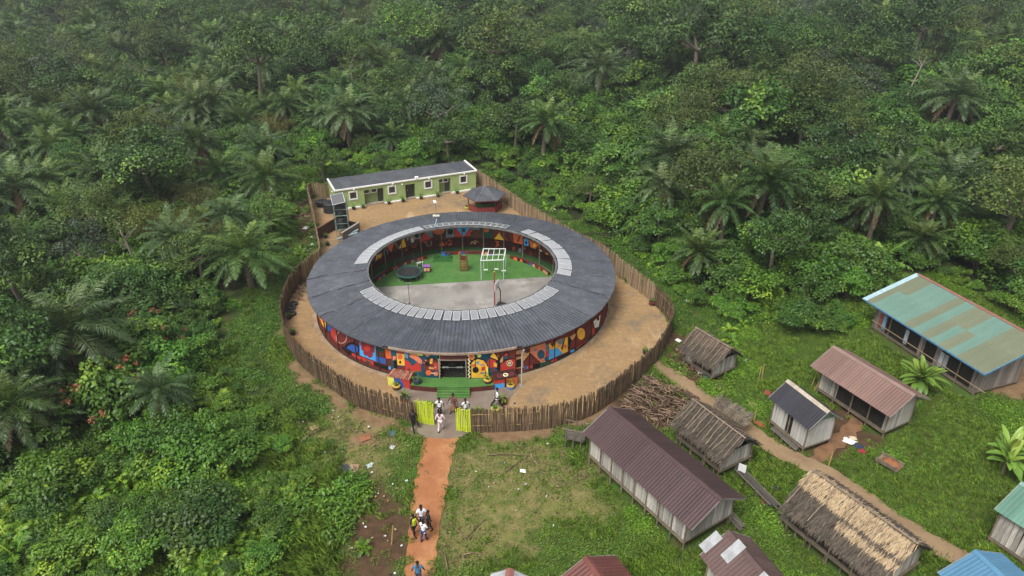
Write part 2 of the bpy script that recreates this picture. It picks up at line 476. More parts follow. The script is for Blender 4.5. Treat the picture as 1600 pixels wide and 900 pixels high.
  ('crm',[(5.67,2.46),(4.96,2.3),(5.15,2.23),(5.86,2.39)]),
  ('crm',[(4.95,2.23),(5.62,2.05),(5.83,2.11),(5.16,2.3)]),
  ('crm',[(5.63,2.12),(4.92,1.96),(5.11,1.88),(5.82,2.05)]),
  ('crm',[(4.91,1.89),(5.58,1.7),(5.79,1.77),(5.11,1.95)]),
  ('crm',[(5.59,1.77),(4.87,1.61),(5.06,1.54),(5.78,1.7)]),
  ('crm',[(4.87,1.54),(5.54,1.36),(5.75,1.42),(5.07,1.61)]),
  ('crm',[(5.55,1.43),(4.83,1.26),(5.02,1.19),(5.74,1.35)]),
  ('crm',[(4.82,1.19),(5.5,1.01),(5.71,1.07),(5.03,1.26)]),
  ('crm',[(5.51,1.08),(4.79,0.91),(4.98,0.84),(5.7,1.01)]),
  ('crm',[(4.78,0.84),(5.46,0.66),(5.66,0.72),(4.99,0.91)]),
  ('crm',[(5.47,0.73),(4.74,0.56),(4.94,0.49),(5.66,0.65)]),
  ('yel',[(7.15,2.49),(7.06,2.37),(6.81,2.28),(6.46,2.23),(6.08,2.24),(5.75,2.3),(5.52,2.4),(5.45,2.52),(5.55,2.63),(5.79,2.72),(6.14,2.77),(6.52,2.76),(6.86,2.7),(7.08,2.6)]),
  ('ora',[(6.75,2.49),(6.67,2.4),(6.48,2.33),(6.22,2.29),(5.93,2.3),(5.67,2.35),(5.5,2.42),(5.45,2.52),(5.52,2.61),(5.71,2.68),(5.98,2.71),(6.27,2.71),(6.52,2.66),(6.69,2.59)]),
  ('lym',[(9.26,2.55),(9.19,2.48),(9.01,2.43),(8.74,2.41),(8.45,2.41),(8.19,2.45),(8.02,2.51),(7.96,2.59),(8.03,2.66),(8.22,2.71),(8.48,2.74),(8.77,2.73),(9.03,2.69),(9.2,2.63)]),
  ('mar',[(9.36,2.94),(11.82,2.98),(11.91,2.71),(9.95,2.65)]),
  ('blk',[(5.72,0.49),(5.88,1.88),(6.74,2.26),(8.38,2.34),(10.11,2.17),(11.22,1.75),(11.59,1.07),(11.69,0.34)]),
  ('yel',[(5.93,0.52),(6.09,1.87),(6.94,2.17),(8.31,2.25),(9.9,2.09),(10.91,1.7),(11.28,1.08),(11.44,0.38)]),
  ('blk',[(8.38,1.24),(8.27,1.11),(7.97,1.01),(7.55,0.97),(7.1,0.98),(6.69,1.04),(6.42,1.15),(6.33,1.29),(6.44,1.42),(6.74,1.51),(7.16,1.56),(7.61,1.55),(8.02,1.49),(8.29,1.37)]),
  ('lbl',[(8.71,1.91),(8.65,1.84),(8.49,1.79),(8.25,1.76),(8.0,1.77),(7.77,1.8),(7.62,1.87),(7.57,1.94),(7.63,2.01),(7.8,2.07),(8.03,2.09),(8.28,2.09),(8.51,2.05),(8.66,1.99)]),
  ('mau',[(8.64,1.75),(10.19,1.78),(10.17,1.59),(8.63,1.63)]),
  ('red',[(9.23,1.48),(10.48,1.53),(10.45,1.17),(9.2,1.09)]),
  ('ora',[(6.22,1.82),(7.17,1.83),(7.14,1.59),(6.2,1.58)]),
  ('gry',[(8.78,1.01),(10.23,1.0),(10.22,0.84),(8.76,0.85)]),
  ('blk',[(7.21,2.28),(7.46,2.27),(7.38,1.49),(7.13,1.5)]),
  ('blk',[(10.4,1.11),(10.65,1.1),(10.6,0.37),(10.35,0.38)]),
  ('lym',[(10.73,1.59),(11.3,1.45),(11.45,0.59),(10.83,0.61)]),
  ('mar',[(13.27,2.99),(20.39,2.81),(20.4,1.76),(13.22,2.1)]),
  ('red',[(10.92,1.88),(11.98,2.23),(13.84,1.97),(14.28,1.28),(12.13,1.3),(11.61,1.32)]),
  ('yel',[(13.21,1.81),(14.29,1.64),(14.2,1.33),(13.15,1.44)]),
  ('tea',[(14.37,0.95),(14.23,0.8),(13.86,0.69),(13.33,0.64),(12.75,0.66),(12.23,0.75),(11.88,0.89),(11.76,1.06),(11.9,1.21),(12.26,1.32),(12.79,1.37),(13.37,1.35),(13.89,1.26),(14.25,1.12)]),
  ('dred',[(13.49,1.08),(13.44,0.99),(13.32,0.93),(13.15,0.9),(12.96,0.91),(12.79,0.95),(12.68,1.02),(12.64,1.11),(12.69,1.19),(12.81,1.25),(12.98,1.29),(13.17,1.28),(13.33,1.23),(13.45,1.16)]),
  ('blk',[(11.79,2.15),(12.02,2.14),(11.96,1.3),(11.73,1.31)]),
  ('red',[(15.2,1.59),(17.03,1.91),(19.41,1.9),(20.4,1.73),(20.3,0.42),(15.06,0.66)]),
  ('blk',[(14.21,0.7),(14.63,1.68),(14.74,2.1),(15.37,2.16),(15.35,1.65),(15.41,0.65)]),
  ('yel',[(12.05,2.37),(13.05,2.74),(14.64,2.34),(14.41,1.98),(13.43,2.15)]),
  ('tan',[(15.26,1.9),(16.18,2.29),(16.21,1.79),(15.4,1.64)]),
  ('tea',[(16.5,2.17),(18.15,2.18),(18.15,1.97),(16.28,1.97)]),
  ('red',[(17.85,2.35),(17.79,2.28),(17.62,2.23),(17.38,2.21),(17.12,2.22),(16.88,2.26),(16.71,2.33),(16.65,2.4),(16.71,2.47),(16.88,2.52),(17.12,2.54),(17.39,2.53),(17.63,2.49),(17.79,2.42)]),
  ('blk',[(15.04,2.05),(13.71,2.7),(13.42,2.66),(14.76,2.01)]),
  ('blk',[(13.71,2.7),(13.2,2.97),(12.92,2.93),(13.42,2.66)]),
  ('blk',[(15.03,2.0),(16.53,2.41),(16.27,2.48),(14.78,2.07)]),
  ('blk',[(16.48,2.4),(17.66,2.53),(17.49,2.62),(16.32,2.49)]),
  ('blk',[(17.45,2.55),(17.99,2.37),(18.24,2.42),(17.7,2.61)]),
  ('blk',[(17.94,2.41),(17.77,2.21),(18.11,2.17),(18.28,2.37)]),
  ('blk',[(14.87,1.86),(13.93,2.08),(13.77,2.01),(14.7,1.8)]),
  ('blk',[(13.91,2.08),(12.15,2.36),(12.03,2.28),(13.79,2.01)]),
  ('blk',[(15.19,1.53),(17.34,1.87),(17.15,1.95),(15.0,1.61)]),
  ('blk',[(17.27,1.87),(19.45,1.88),(19.38,1.97),(17.21,1.96)]),
  ('blk',[(19.35,1.88),(20.34,1.72),(20.47,1.8),(19.47,1.96)]),
  ('blk',[(15.29,2.91),(15.12,2.09),(15.33,2.07),(15.5,2.9)]),
  ('crm',[(19.41,1.46),(19.31,1.34),(19.02,1.26),(18.59,1.22),(18.13,1.25),(17.71,1.32),(17.42,1.44),(17.32,1.57),(17.43,1.69),(17.72,1.78),(18.13,1.81),(18.6,1.79),(19.02,1.71),(19.31,1.59)]),
  ('brn',[(19.19,1.49),(19.11,1.39),(18.88,1.32),(18.55,1.3),(18.18,1.32),(17.85,1.38),(17.62,1.47),(17.54,1.57),(17.62,1.67),(17.85,1.74),(18.18,1.76),(18.55,1.75),(18.88,1.68),(19.11,1.59)]),
  ('crm',[(18.89,1.51),(18.83,1.45),(18.69,1.41),(18.48,1.39),(18.25,1.4),(18.04,1.44),(17.89,1.5),(17.84,1.56),(17.89,1.62),(18.04,1.67),(18.25,1.68),(18.48,1.67),(18.69,1.63),(18.84,1.57)]),
  ('ora',[(18.65,1.52),(18.56,1.47),(18.36,1.46),(18.16,1.49),(18.08,1.55),(18.16,1.6),(18.36,1.62),(18.56,1.58)]),
 ],
 'outer_right': [
  ('tan',[(21.15,2.24),(24.07,2.27),(24.16,0.05),(21.17,0.24)]),
  ('mar',[(21.15,1.93),(23.35,1.88),(23.35,1.62),(21.16,1.67)]),
  ('blk',[(21.26,1.4),(23.43,1.44),(23.45,0.64),(21.27,0.64)]),
  ('mar',[(21.17,0.56),(24.14,0.5),(24.15,0.14),(21.17,0.2)]),
  ('tan',[(24.07,2.27),(32.33,2.24),(32.54,0.39),(24.15,0.28)]),
  ('brn',[(26.0,2.02),(25.91,1.91),(25.64,1.83),(25.26,1.81),(24.83,1.84),(24.44,1.91),(24.18,2.02),(24.08,2.14),(24.17,2.25),(24.43,2.33),(24.81,2.35),(25.23,2.32),(25.62,2.25),(25.9,2.14)]),
  ('sal',[(26.13,2.18),(32.33,2.19),(32.52,0.57),(30.18,0.54),(26.68,1.64)]),
  ('blk',[(23.78,1.11),(26.5,1.72),(30.64,0.48),(23.97,0.56)]),
  ('mar',[(23.95,1.03),(26.51,1.58),(30.19,0.51),(24.07,0.64)]),
  ('blu',[(24.13,0.64),(25.24,0.63),(25.25,0.32),(24.22,0.3)]),
  ('red',[(25.45,0.59),(27.28,0.55),(27.3,0.23),(25.47,0.25)]),
  ('gry',[(28.94,1.84),(28.88,1.78),(28.72,1.74),(28.47,1.73),(28.2,1.75),(27.95,1.8),(27.78,1.87),(27.72,1.94),(27.77,2.0),(27.94,2.04),(28.18,2.05),(28.45,2.03),(28.7,1.98),(28.87,1.92)]),
  ('tea',[(32.11,1.16),(31.97,0.98),(31.56,0.86),(30.94,0.82),(30.26,0.88),(29.64,1.02),(29.21,1.21),(29.05,1.41),(29.18,1.59),(29.58,1.72),(30.18,1.76),(30.85,1.7),(31.48,1.56),(31.93,1.37)]),
  ('gry',[(32.27,2.04),(33.69,2.03),(33.58,1.33),(32.35,1.41)]),
  ('red',[(32.34,1.43),(33.58,1.38),(33.65,0.83),(32.41,0.89)]),
  ('tea',[(32.1,0.91),(33.85,0.81),(33.7,0.45),(32.06,0.56)]),
  ('yel',[(33.72,2.07),(42.31,1.91),(42.64,0.44),(34.0,0.53)]),
  ('brn',[(34.0,2.03),(37.07,2.06),(35.45,1.55)]),
  ('tan',[(36.99,2.05),(40.4,1.99),(39.91,1.14),(37.52,1.37)]),
  ('gry',[(40.61,1.63),(40.46,1.52),(40.01,1.46),(39.34,1.47),(38.6,1.55),(37.94,1.66),(37.48,1.81),(37.3,1.95),(37.43,2.06),(37.86,2.12),(38.5,2.11),(39.23,2.04),(39.92,1.92),(40.41,1.77)]),
  ('sky',[(33.72,1.45),(37.53,1.33),(40.17,0.49),(33.81,0.48)]),
  ('brn',[(39.06,1.04),(40.49,1.98),(40.95,1.92),(39.97,0.86)]),
  ('ora',[(41.77,1.04),(41.72,0.97),(41.55,0.92),(41.3,0.91),(41.01,0.94),(40.75,1.0),(40.56,1.09),(40.48,1.17),(40.52,1.25),(40.69,1.29),(40.94,1.3),(41.22,1.27),(41.49,1.21),(41.68,1.13)]),
  ('blk',[(42.23,1.85),(44.38,1.72),(43.51,0.76),(42.55,0.45)]),
  ('tan',[(43.16,1.82),(47.1,1.83),(46.2,1.38),(44.47,1.34)]),
  ('mar',[(44.04,1.16),(46.62,1.7),(52.52,1.58),(53.47,0.31),(44.44,0.52)]),
  ('brn',[(52.54,1.07),(52.34,0.8),(51.55,0.67),(50.37,0.68),(49.07,0.83),(47.89,1.09),(47.07,1.41),(46.72,1.74),(46.89,2.0),(47.57,2.15),(48.63,2.16),(49.91,2.02),(51.15,1.75),(52.1,1.41)]),
  ('yel',[(52.09,1.12),(51.92,0.89),(51.26,0.76),(50.25,0.76),(49.13,0.89),(48.12,1.12),(47.4,1.41),(47.09,1.7),(47.24,1.93),(47.83,2.07),(48.75,2.08),(49.84,1.96),(50.91,1.72),(51.72,1.42)]),
  ('brn',[(52.75,1.78),(56.92,1.65),(57.49,0.49),(53.25,0.52)]),
  ('red',[(57.24,1.01),(59.02,0.93),(59.82,0.21),(57.61,0.26)]),
  ('wht',[(57.86,1.68),(64.65,1.48),(63.43,0.41),(59.49,0.8)]),
  ('blk',[(63.41,1.26),(63.35,1.17),(63.03,1.13),(62.53,1.15),(61.95,1.23),(61.42,1.34),(61.03,1.47),(60.85,1.59),(60.9,1.68),(61.18,1.72),(61.65,1.7),(62.21,1.63),(62.77,1.52),(63.2,1.39)]),
  ('mar',[(64.35,1.61),(73.69,0.79),(70.09,-0.05),(64.56,0.24)]),
  ('dgn',[(60.42,0.61),(66.49,0.29),(66.77,-0.04),(61.06,0.24)]),
  ('blk',[(27.28,0.55),(30.19,0.51),(30.22,0.11),(27.3,0.2)]),
  ('dgn',[(30.19,0.51),(35.02,0.34),(34.25,0.12),(30.22,0.17)]),
  ('red',[(34.82,0.36),(37.7,0.31),(37.75,0.03),(34.86,0.08)]),
  ('blk',[(37.27,0.35),(44.5,0.29),(44.59,-0.05),(37.32,0.03)]),
  ('sky',[(43.74,0.42),(45.88,0.36),(45.96,0.08),(43.8,0.18)]),
  ('dgn',[(46.0,0.3),(49.77,0.24),(49.84,0.04),(46.06,0.06)]),
  ('blk',[(49.74,0.34),(53.35,0.27),(53.45,0.02),(49.84,0.04)]),
  ('red',[(47.01,0.37),(59.01,0.22),(59.05,0.14),(47.04,0.26)]),
  ('dgn',[(53.33,0.32),(59.04,0.17),(58.75,-0.03),(53.45,0.02)]),
 ],
 'valance': [
  ('ora',[(194.19,2.79),(194.67,2.49),(195.85,2.27),(197.5,2.17),(199.3,2.22),(200.89,2.4),(201.94,2.67),(202.25,2.99),(201.75,3.28),(200.55,3.49),(198.9,3.59),(197.12,3.55),(195.55,3.38),(194.51,3.11)]),
  ('gry',[(193.49,3.15),(188.73,3.15),(189.04,1.74),(193.85,1.71)]),
  ('blk',[(189.29,2.34),(189.51,2.19),(190.05,2.07),(190.81,2.02),(191.63,2.03),(192.35,2.11),(192.84,2.24),(192.98,2.4),(192.76,2.55),(192.22,2.67),(191.46,2.72),(190.64,2.71),(189.92,2.63),(189.44,2.5)]),
  ('red',[(188.5,3.15),(178.4,3.18),(178.61,1.81),(188.58,1.74)]),
  ('sky',[(188.33,2.9),(178.43,2.96),(183.41,1.74)]),
  ('dgn',[(181.98,2.44),(182.11,2.34),(182.44,2.26),(182.91,2.22),(183.42,2.22),(183.88,2.27),(184.18,2.35),(184.28,2.45),(184.14,2.54),(183.81,2.62),(183.34,2.66),(182.83,2.66),(182.38,2.61),(182.07,2.53)]),
  ('gry',[(178.41,3.1),(172.79,3.06),(174.89,1.82),(178.59,1.96)]),
  ('brn',[(172.06,1.95),(172.45,1.68),(173.48,1.45),(174.94,1.31),(176.53,1.3),(177.95,1.42),(178.9,1.64),(179.21,1.91),(178.82,2.18),(177.8,2.41),(176.36,2.53),(174.77,2.54),(173.35,2.43),(172.39,2.22)]),
  ('dgn',[(173.18,2.99),(165.19,2.95),(165.28,1.72),(171.94,1.64)]),
  ('ora',[(167.76,2.54),(167.92,2.44),(168.37,2.36),(169.01,2.31),(169.71,2.3),(170.33,2.34),(170.76,2.4),(170.91,2.49),(170.74,2.58),(170.3,2.66),(169.66,2.71),(168.97,2.72),(168.34,2.69),(167.91,2.62)]),
  ('dgn',[(166.53,2.11),(166.65,2.02),(166.96,1.94),(167.41,1.89),(167.91,1.88),(168.35,1.92),(168.65,1.98),(168.75,2.07),(168.63,2.17),(168.32,2.24),(167.87,2.29),(167.37,2.3),(166.93,2.27),(166.63,2.2)]),
  ('mar',[(165.35,2.88),(157.92,2.91),(157.96,1.54),(164.8,1.67)]),
  ('yel',[(164.49,1.54),(161.37,2.45),(158.37,1.58)]),
  ('mar',[(157.92,2.84),(145.92,2.99),(145.84,1.48),(157.46,1.5)]),
  ('ora',[(152.21,2.73),(145.45,2.72),(145.39,1.44),(151.78,1.59)]),
  ('blk',[(157.27,2.34),(156.27,2.37),(153.07,1.59),(154.09,1.55)]),
  ('blk',[(147.86,2.54),(146.97,2.58),(148.72,1.76),(149.6,1.73)]),
  ('sky',[(144.89,2.35),(141.46,2.37),(141.4,1.64),(144.57,1.57)]),
  ('blk',[(142.28,1.98),(142.35,1.89),(142.58,1.82),(142.92,1.77),(143.29,1.75),(143.62,1.77),(143.86,1.82),(143.94,1.89),(143.87,1.97),(143.64,2.05),(143.31,2.1),(142.94,2.11),(142.6,2.1),(142.36,2.05)]),
  ('ora',[(141.18,2.38),(132.82,2.27),(136.47,1.17),(139.66,1.43)]),
  ('yel',[(135.57,2.06),(135.68,1.95),(136.0,1.85),(136.48,1.78),(137.01,1.75),(137.49,1.77),(137.83,1.83),(137.95,1.93),(137.85,2.03),(137.53,2.13),(137.06,2.2),(136.53,2.23),(136.05,2.22),(135.7,2.15)]),
  ('wht',[(130.89,1.59),(131.0,1.47),(131.34,1.35),(131.85,1.27),(132.41,1.23),(132.93,1.25),(133.29,1.32),(133.43,1.43),(133.32,1.55),(132.99,1.66),(132.49,1.74),(131.93,1.78),(131.41,1.76),(131.04,1.69)]),
  ('yel',[(124.9,1.34),(125.02,1.1),(125.44,0.89),(126.07,0.74),(126.8,0.69),(127.46,0.75),(127.94,0.9),(128.14,1.11),(128.02,1.35),(127.62,1.56),(127.0,1.7),(126.29,1.75),(125.61,1.7),(125.12,1.55)]),
  ('pnk',[(216.45,2.76),(209.6,2.8),(209.46,2.1),(216.01,2.21)]),
  ('gry',[(209.98,2.45),(210.23,2.31),(210.82,2.21),(211.63,2.17),(212.5,2.21),(213.26,2.31),(213.76,2.46),(213.89,2.62),(213.64,2.76),(213.04,2.85),(212.23,2.89),(211.36,2.85),(210.61,2.75),(210.12,2.61)]),
  ('blk',[(210.55,2.47),(210.73,2.37),(211.14,2.3),(211.72,2.28),(212.33,2.3),(212.87,2.38),(213.22,2.48),(213.32,2.59),(213.14,2.69),(212.72,2.76),(212.14,2.78),(211.53,2.76),(210.99,2.69),(210.64,2.59)]),
  ('gry',[(207.71,2.88),(202.11,2.91),(201.85,1.99),(205.95,2.15)]),
  ('red',[(210.6,1.71),(206.95,2.73),(202.69,1.86)]),
  ('yel',[(224.75,1.68),(220.6,2.77),(219.43,1.53)]),
  ('gry',[(227.94,2.66),(226.66,2.61),(224.66,1.86),(225.13,1.66)]),
  ('gry',[(219.05,2.72),(216.64,2.71),(217.36,2.27),(218.83,2.27)]),
  ('ora',[(233.78,2.58),(227.53,2.57),(230.22,1.59)]),
  ('wht',[(213.96,2.06),(214.11,1.96),(214.44,1.9),(214.89,1.87),(215.37,1.9),(215.79,1.96),(216.05,2.06),(216.12,2.16),(215.97,2.26),(215.63,2.32),(215.18,2.35),(214.7,2.32),(214.29,2.26),(214.02,2.17)]),
  ('yel',[(242.29,2.12),(237.43,2.0),(238.66,1.09),(243.85,0.99)]),
  ('ora',[(239.2,1.41),(239.44,1.3),(239.92,1.24),(240.57,1.23),(241.24,1.28),(241.81,1.38),(242.16,1.51),(242.22,1.64),(241.97,1.74),(241.47,1.8),(240.81,1.81),(240.15,1.76),(239.59,1.66),(239.25,1.54)]),
  ('gry',[(232.83,1.72),(233.12,1.54),(233.72,1.42),(234.48,1.38),(235.28,1.44),(235.95,1.57),(236.34,1.76),(236.39,1.97),(236.07,2.14),(235.46,2.26),(234.69,2.3),(233.9,2.24),(233.25,2.11),(232.87,1.92)]),
  ('blk',[(233.51,1.76),(233.7,1.64),(234.07,1.55),(234.55,1.53),(235.03,1.56),(235.43,1.65),(235.66,1.78),(235.68,1.92),(235.48,2.04),(235.1,2.12),(234.63,2.15),(234.14,2.12),(233.75,2.03),(233.52,1.9)]),
 ],
 'inner': [
  ('pnk',[(201.14,0.81),(201.38,0.65),(201.94,0.53),(202.73,0.48),(203.57,0.51),(204.31,0.61),(204.8,0.77),(204.93,0.95),(204.69,1.11),(204.12,1.23),(203.34,1.27),(202.5,1.24),(201.76,1.14),(201.28,0.99)]),
  ('brn',[(201.58,0.83),(201.76,0.7),(202.19,0.61),(202.8,0.57),(203.45,0.59),(204.02,0.67),(204.39,0.8),(204.49,0.93),(204.31,1.06),(203.87,1.15),(203.27,1.18),(202.62,1.16),(202.06,1.08),(201.68,0.96)]),
  ('ora',[(210.29,0.9),(210.46,0.79),(210.87,0.71),(211.43,0.69),(212.04,0.72),(212.56,0.8),(212.91,0.91),(213.0,1.03),(212.82,1.14),(212.4,1.21),(211.84,1.24),(211.24,1.21),(210.72,1.13),(210.38,1.02)]),
  ('brn',[(210.73,0.92),(210.85,0.85),(211.13,0.8),(211.5,0.78),(211.9,0.8),(212.25,0.85),(212.48,0.93),(212.54,1.01),(212.42,1.08),(212.15,1.13),(211.77,1.15),(211.37,1.13),(211.02,1.08),(210.8,1.0)]),
  ('ora',[(153.52,0.4),(153.61,0.32),(153.88,0.24),(154.25,0.19),(154.67,0.17),(155.05,0.19),(155.31,0.25),(155.4,0.32),(155.31,0.41),(155.05,0.48),(154.68,0.53),(154.26,0.55),(153.88,0.53),(153.62,0.47)]),
  ('brn',[(153.84,0.39),(153.9,0.33),(154.07,0.28),(154.32,0.25),(154.6,0.24),(154.86,0.25),(155.03,0.29),(155.09,0.34),(155.03,0.39),(154.86,0.44),(154.61,0.47),(154.33,0.49),(154.07,0.47),(153.9,0.44)]),
  ('pnk',[(146.91,0.78),(147.02,0.68),(147.34,0.59),(147.8,0.53),(148.31,0.5),(148.77,0.52),(149.09,0.58),(149.2,0.67),(149.09,0.76),(148.78,0.85),(148.33,0.92),(147.82,0.94),(147.35,0.92),(147.03,0.86)]),
  ('brn',[(147.32,0.76),(147.39,0.69),(147.6,0.64),(147.89,0.6),(148.22,0.58),(148.52,0.59),(148.72,0.63),(148.8,0.69),(148.73,0.75),(148.53,0.81),(148.23,0.85),(147.9,0.86),(147.61,0.85),(147.4,0.81)]),
  ('ora',[(191.98,0.48),(191.9,0.25),(191.54,0.26),(191.62,0.48)]),
  ('ora',[(191.31,0.5),(190.15,0.35),(189.97,0.41),(191.13,0.57)]),
  ('ora',[(192.57,0.59),(193.78,0.48),(193.63,0.41),(192.42,0.52)]),
  ('ora',[(191.55,0.48),(190.75,0.28),(190.48,0.33),(191.28,0.53)]),
  ('ora',[(191.18,0.53),(189.84,0.42),(189.72,0.49),(191.06,0.6)]),
  ('ora',[(192.58,0.6),(193.82,0.5),(193.68,0.42),(192.44,0.53)]),
  ('ora',[(191.06,0.69),(189.75,0.77),(189.86,0.85),(191.18,0.76)]),
  ('ora',[(191.39,0.79),(190.89,0.99),(191.2,1.03),(191.71,0.83)]),
  ('ora',[(191.55,0.81),(191.36,1.03),(191.71,1.04),(191.9,0.83)]),
  ('ora',[(191.91,0.47),(191.69,0.25),(191.34,0.26),(191.56,0.49)]),
  ('ora',[(192.57,0.74),(194.01,0.82),(194.08,0.75),(192.64,0.67)]),
  ('tan',[(178.62,0.72),(179.1,0.34),(178.75,0.33),(178.27,0.7)]),
  ('tan',[(177.71,0.72),(176.55,0.39),(176.26,0.44),(177.42,0.77)]),
  ('tan',[(177.21,0.79),(175.21,0.57),(175.03,0.64),(177.03,0.86)]),
  ('tan',[(178.08,0.7),(177.56,0.33),(177.21,0.36),(177.74,0.73)]),
  ('tan',[(176.87,1.1),(174.54,1.29),(174.65,1.36),(176.98,1.18)]),
  ('tan',[(177.35,1.24),(176.1,1.58),(176.37,1.63),(177.63,1.29)]),
  ('tan',[(177.51,1.26),(176.58,1.62),(176.89,1.66),(177.82,1.3)]),
  ('tan',[(177.55,1.27),(176.72,1.63),(177.04,1.66),(177.87,1.3)]),
  ('tan',[(177.89,0.71),(177.04,0.36),(176.72,0.39),(177.57,0.75)]),
  ('tan',[(178.88,0.75),(179.87,0.39),(179.56,0.35),(178.57,0.71)]),
  ('tan',[(179.01,1.24),(180.75,1.51),(180.97,1.45),(179.22,1.18)]),
  ('ora',[(223.73,1.24),(223.77,1.34),(224.17,1.35),(224.13,1.26)]),
  ('ora',[(223.53,1.18),(223.04,1.22),(223.29,1.3),(223.77,1.25)]),
  ('ora',[(223.51,1.17),(222.94,1.2),(223.13,1.27),(223.7,1.24)]),
  ('ora',[(223.69,1.09),(223.08,1.0),(222.9,1.06),(223.5,1.15)]),
  ('ora',[(224.1,1.26),(224.65,1.36),(224.88,1.31),(224.32,1.21)]),
  ('ora',[(223.9,1.26),(224.21,1.36),(224.56,1.34),(224.25,1.24)]),
  ('ora',[(224.29,1.24),(225.03,1.29),(225.08,1.22),(224.34,1.17)]),
  ('ora',[(223.95,1.09),(223.67,0.99),(223.32,1.01),(223.6,1.11)]),
  ('ora',[(224.32,1.23),(225.06,1.26),(225.05,1.18),(224.31,1.15)]),
  ('ora',[(223.7,1.09),(223.1,1.0),(222.9,1.06),(223.5,1.14)]),
  ('ora',[(223.5,1.14),(222.81,1.14),(222.89,1.21),(223.58,1.22)]),
  ('ora',[(165.42,0.85),(163.49,0.77),(163.31,0.89),(165.24,0.97)]),
  ('ora',[(163.56,0.88),(164.91,0.66),(164.59,0.57),(163.23,0.79)]),
  ('ora',[(164.89,0.56),(163.4,0.44),(163.13,0.56),(164.61,0.67)]),
  ('ora',[(163.39,0.55),(165.49,0.3),(165.24,0.19),(163.14,0.45)]),
  ('gry',[(149.35,0.28),(149.46,0.1),(149.77,-0.05),(150.22,-0.15),(150.72,-0.17),(151.18,-0.12),(151.49,0.01),(151.61,0.18),(151.5,0.35),(151.19,0.5),(150.75,0.6),(150.24,0.62),(149.79,0.57),(149.47,0.45)]),
  ('mar',[(142.05,0.36),(142.17,0.18),(142.54,0.02),(143.09,-0.08),(143.7,-0.12),(144.25,-0.07),(144.64,0.04),(144.78,0.21),(144.66,0.38),(144.3,0.54),(143.76,0.65),(143.15,0.68),(142.6,0.64),(142.2,0.52)]),
  ('ora',[(197.64,0.52),(195.02,0.87),(194.07,0.31)]),
  ('red',[(218.34,0.84),(215.92,0.93),(216.07,0.56)]),
  ('ora',[(206.31,1.08),(205.06,1.48),(204.63,0.97)]),
 ],
}
# ------------------------------------------------------------------ layout lines of the place
CX, CY = -4.62, 58.93                     # centre of the round building
fence_px = [(736, 675), (800, 673), (850, 669), (880, 664), (930, 645), (976, 611), (1020, 571), (1040, 540), (1048, 518), (1046, 503),
            (1036, 489), (1007, 462), (975, 438), (936, 406), (902, 390), (873, 372), (826, 344), (790, 318), (747, 287)]
fence_left_px = [(504, 310), (484, 311), (491, 345), (501, 400), (503, 416), (480, 433), (460, 455), (447, 483), (443, 507), (450, 538), (465, 562), (487, 584),
                 (528, 614), (560, 635), (607, 649), (650, 662)]
FENCE_R = smooth_line([G2(*p) for p in fence_px], 0.27)
FENCE_B = smooth_line([G2(747, 287), G2(680, 296), G2(600, 302), G2(504, 310)], 0.27)
FENCE_L0 = smooth_line([G2(*p) for p in fence_left_px[:5]], 0.27)
FENCE_L = smooth_line([G2(*p) for p in fence_left_px[4:]], 0.27)
yard_poly = [(p.x, p.y) for p in FENCE_R[::3]] + [(p.x, p.y) for p in FENCE_B[::3]] + [(p.x, p.y) for p in FENCE_L0[::3]] + [(p.x, p.y) for p in FENCE_L[::3]]
red_path_px = [(661, 683), (656, 715), (650, 745), (643, 790), (640, 830), (636, 870), (631, 915), (626, 960), (672, 960), (676, 915), (682, 860), (690, 800), (698, 770), (703, 735), (711, 700), (716, 682), (690, 678)]
village_line = [G2(*p) for p in [(1022, 566), (1045, 582), (1085, 610), (1130, 640), (1170, 672), (1210, 700), (1255, 722), (1292, 740), (1340, 772), (1390, 806), (1440, 838), (1490, 866), (1545, 893), (1620, 935), (1700, 990)]]
branch_line = [G2(*p) for p in [(1272, 722), (1290, 706), (1305, 692), (1330, 672), (1345, 650)]]

# ------------------------------------------------------------------ ground
def axis(lo, hi, a, b, st):
    xs = list(np.arange(a, b + 1e-6, st))
    d = st; x = a
    pre = []
    while x > lo:
        d *= 1.35; x -= d; pre.append(max(x, lo))
    x = b; d = st; post = []
    while x < hi:
        d *= 1.35; x += d; post.append(min(x, hi))
    return np.array(pre[::-1] + xs + post)
gx = axis(-1500, 1500, -42, 46, 0.4)
gy = axis(-300, 1600, 16, 96, 0.4)
GX, GY = np.meshgrid(gx, gy)
nx_, ny_ = len(gx), len(gy)
rs = np.random.RandomState(3)
def lattice(X, Y, s, seed):
    """smooth value noise"""
    r_ = np.random.RandomState(seed).rand(64, 64)
    u, v = X / s, Y / s
    i, j = np.floor(u).astype(int), np.floor(v).astype(int)
    fu, fv = u - i, v - j
    fu, fv = fu * fu * (3 - 2 * fu), fv * fv * (3 - 2 * fv)
    g = lambda a, b: r_[a % 64, b % 64]
    return (g(i, j) * (1 - fu) + g(i + 1, j) * fu) * (1 - fv) + (g(i, j + 1) * (1 - fu) + g(i + 1, j + 1) * fu) * fv
def fuzzy(poly, X, Y, soft):
    line = list(poly) + [poly[0]]
    d = dist_line(line, X, Y)
    d = np.where(inside(poly, X, Y), d, -d)
    d = d + (lattice(X, Y, 1.1, 5) - 0.5) * soft * 1.6 + (lattice(X, Y, 3.3, 6) - 0.5) * soft * 1.6
    return np.clip(d / soft + 0.5, 0, 1)
PXP = lambda L: [G2(*p) for p in L]
dry_polys = [PXP([(440, 655), (530, 632), (640, 668), (655, 700), (645, 770), (610, 790), (565, 750), (470, 705)]),
             PXP([(715, 690), (860, 684), (915, 715), (945, 790), (900, 830), (820, 860), (695, 890), (690, 800)])]
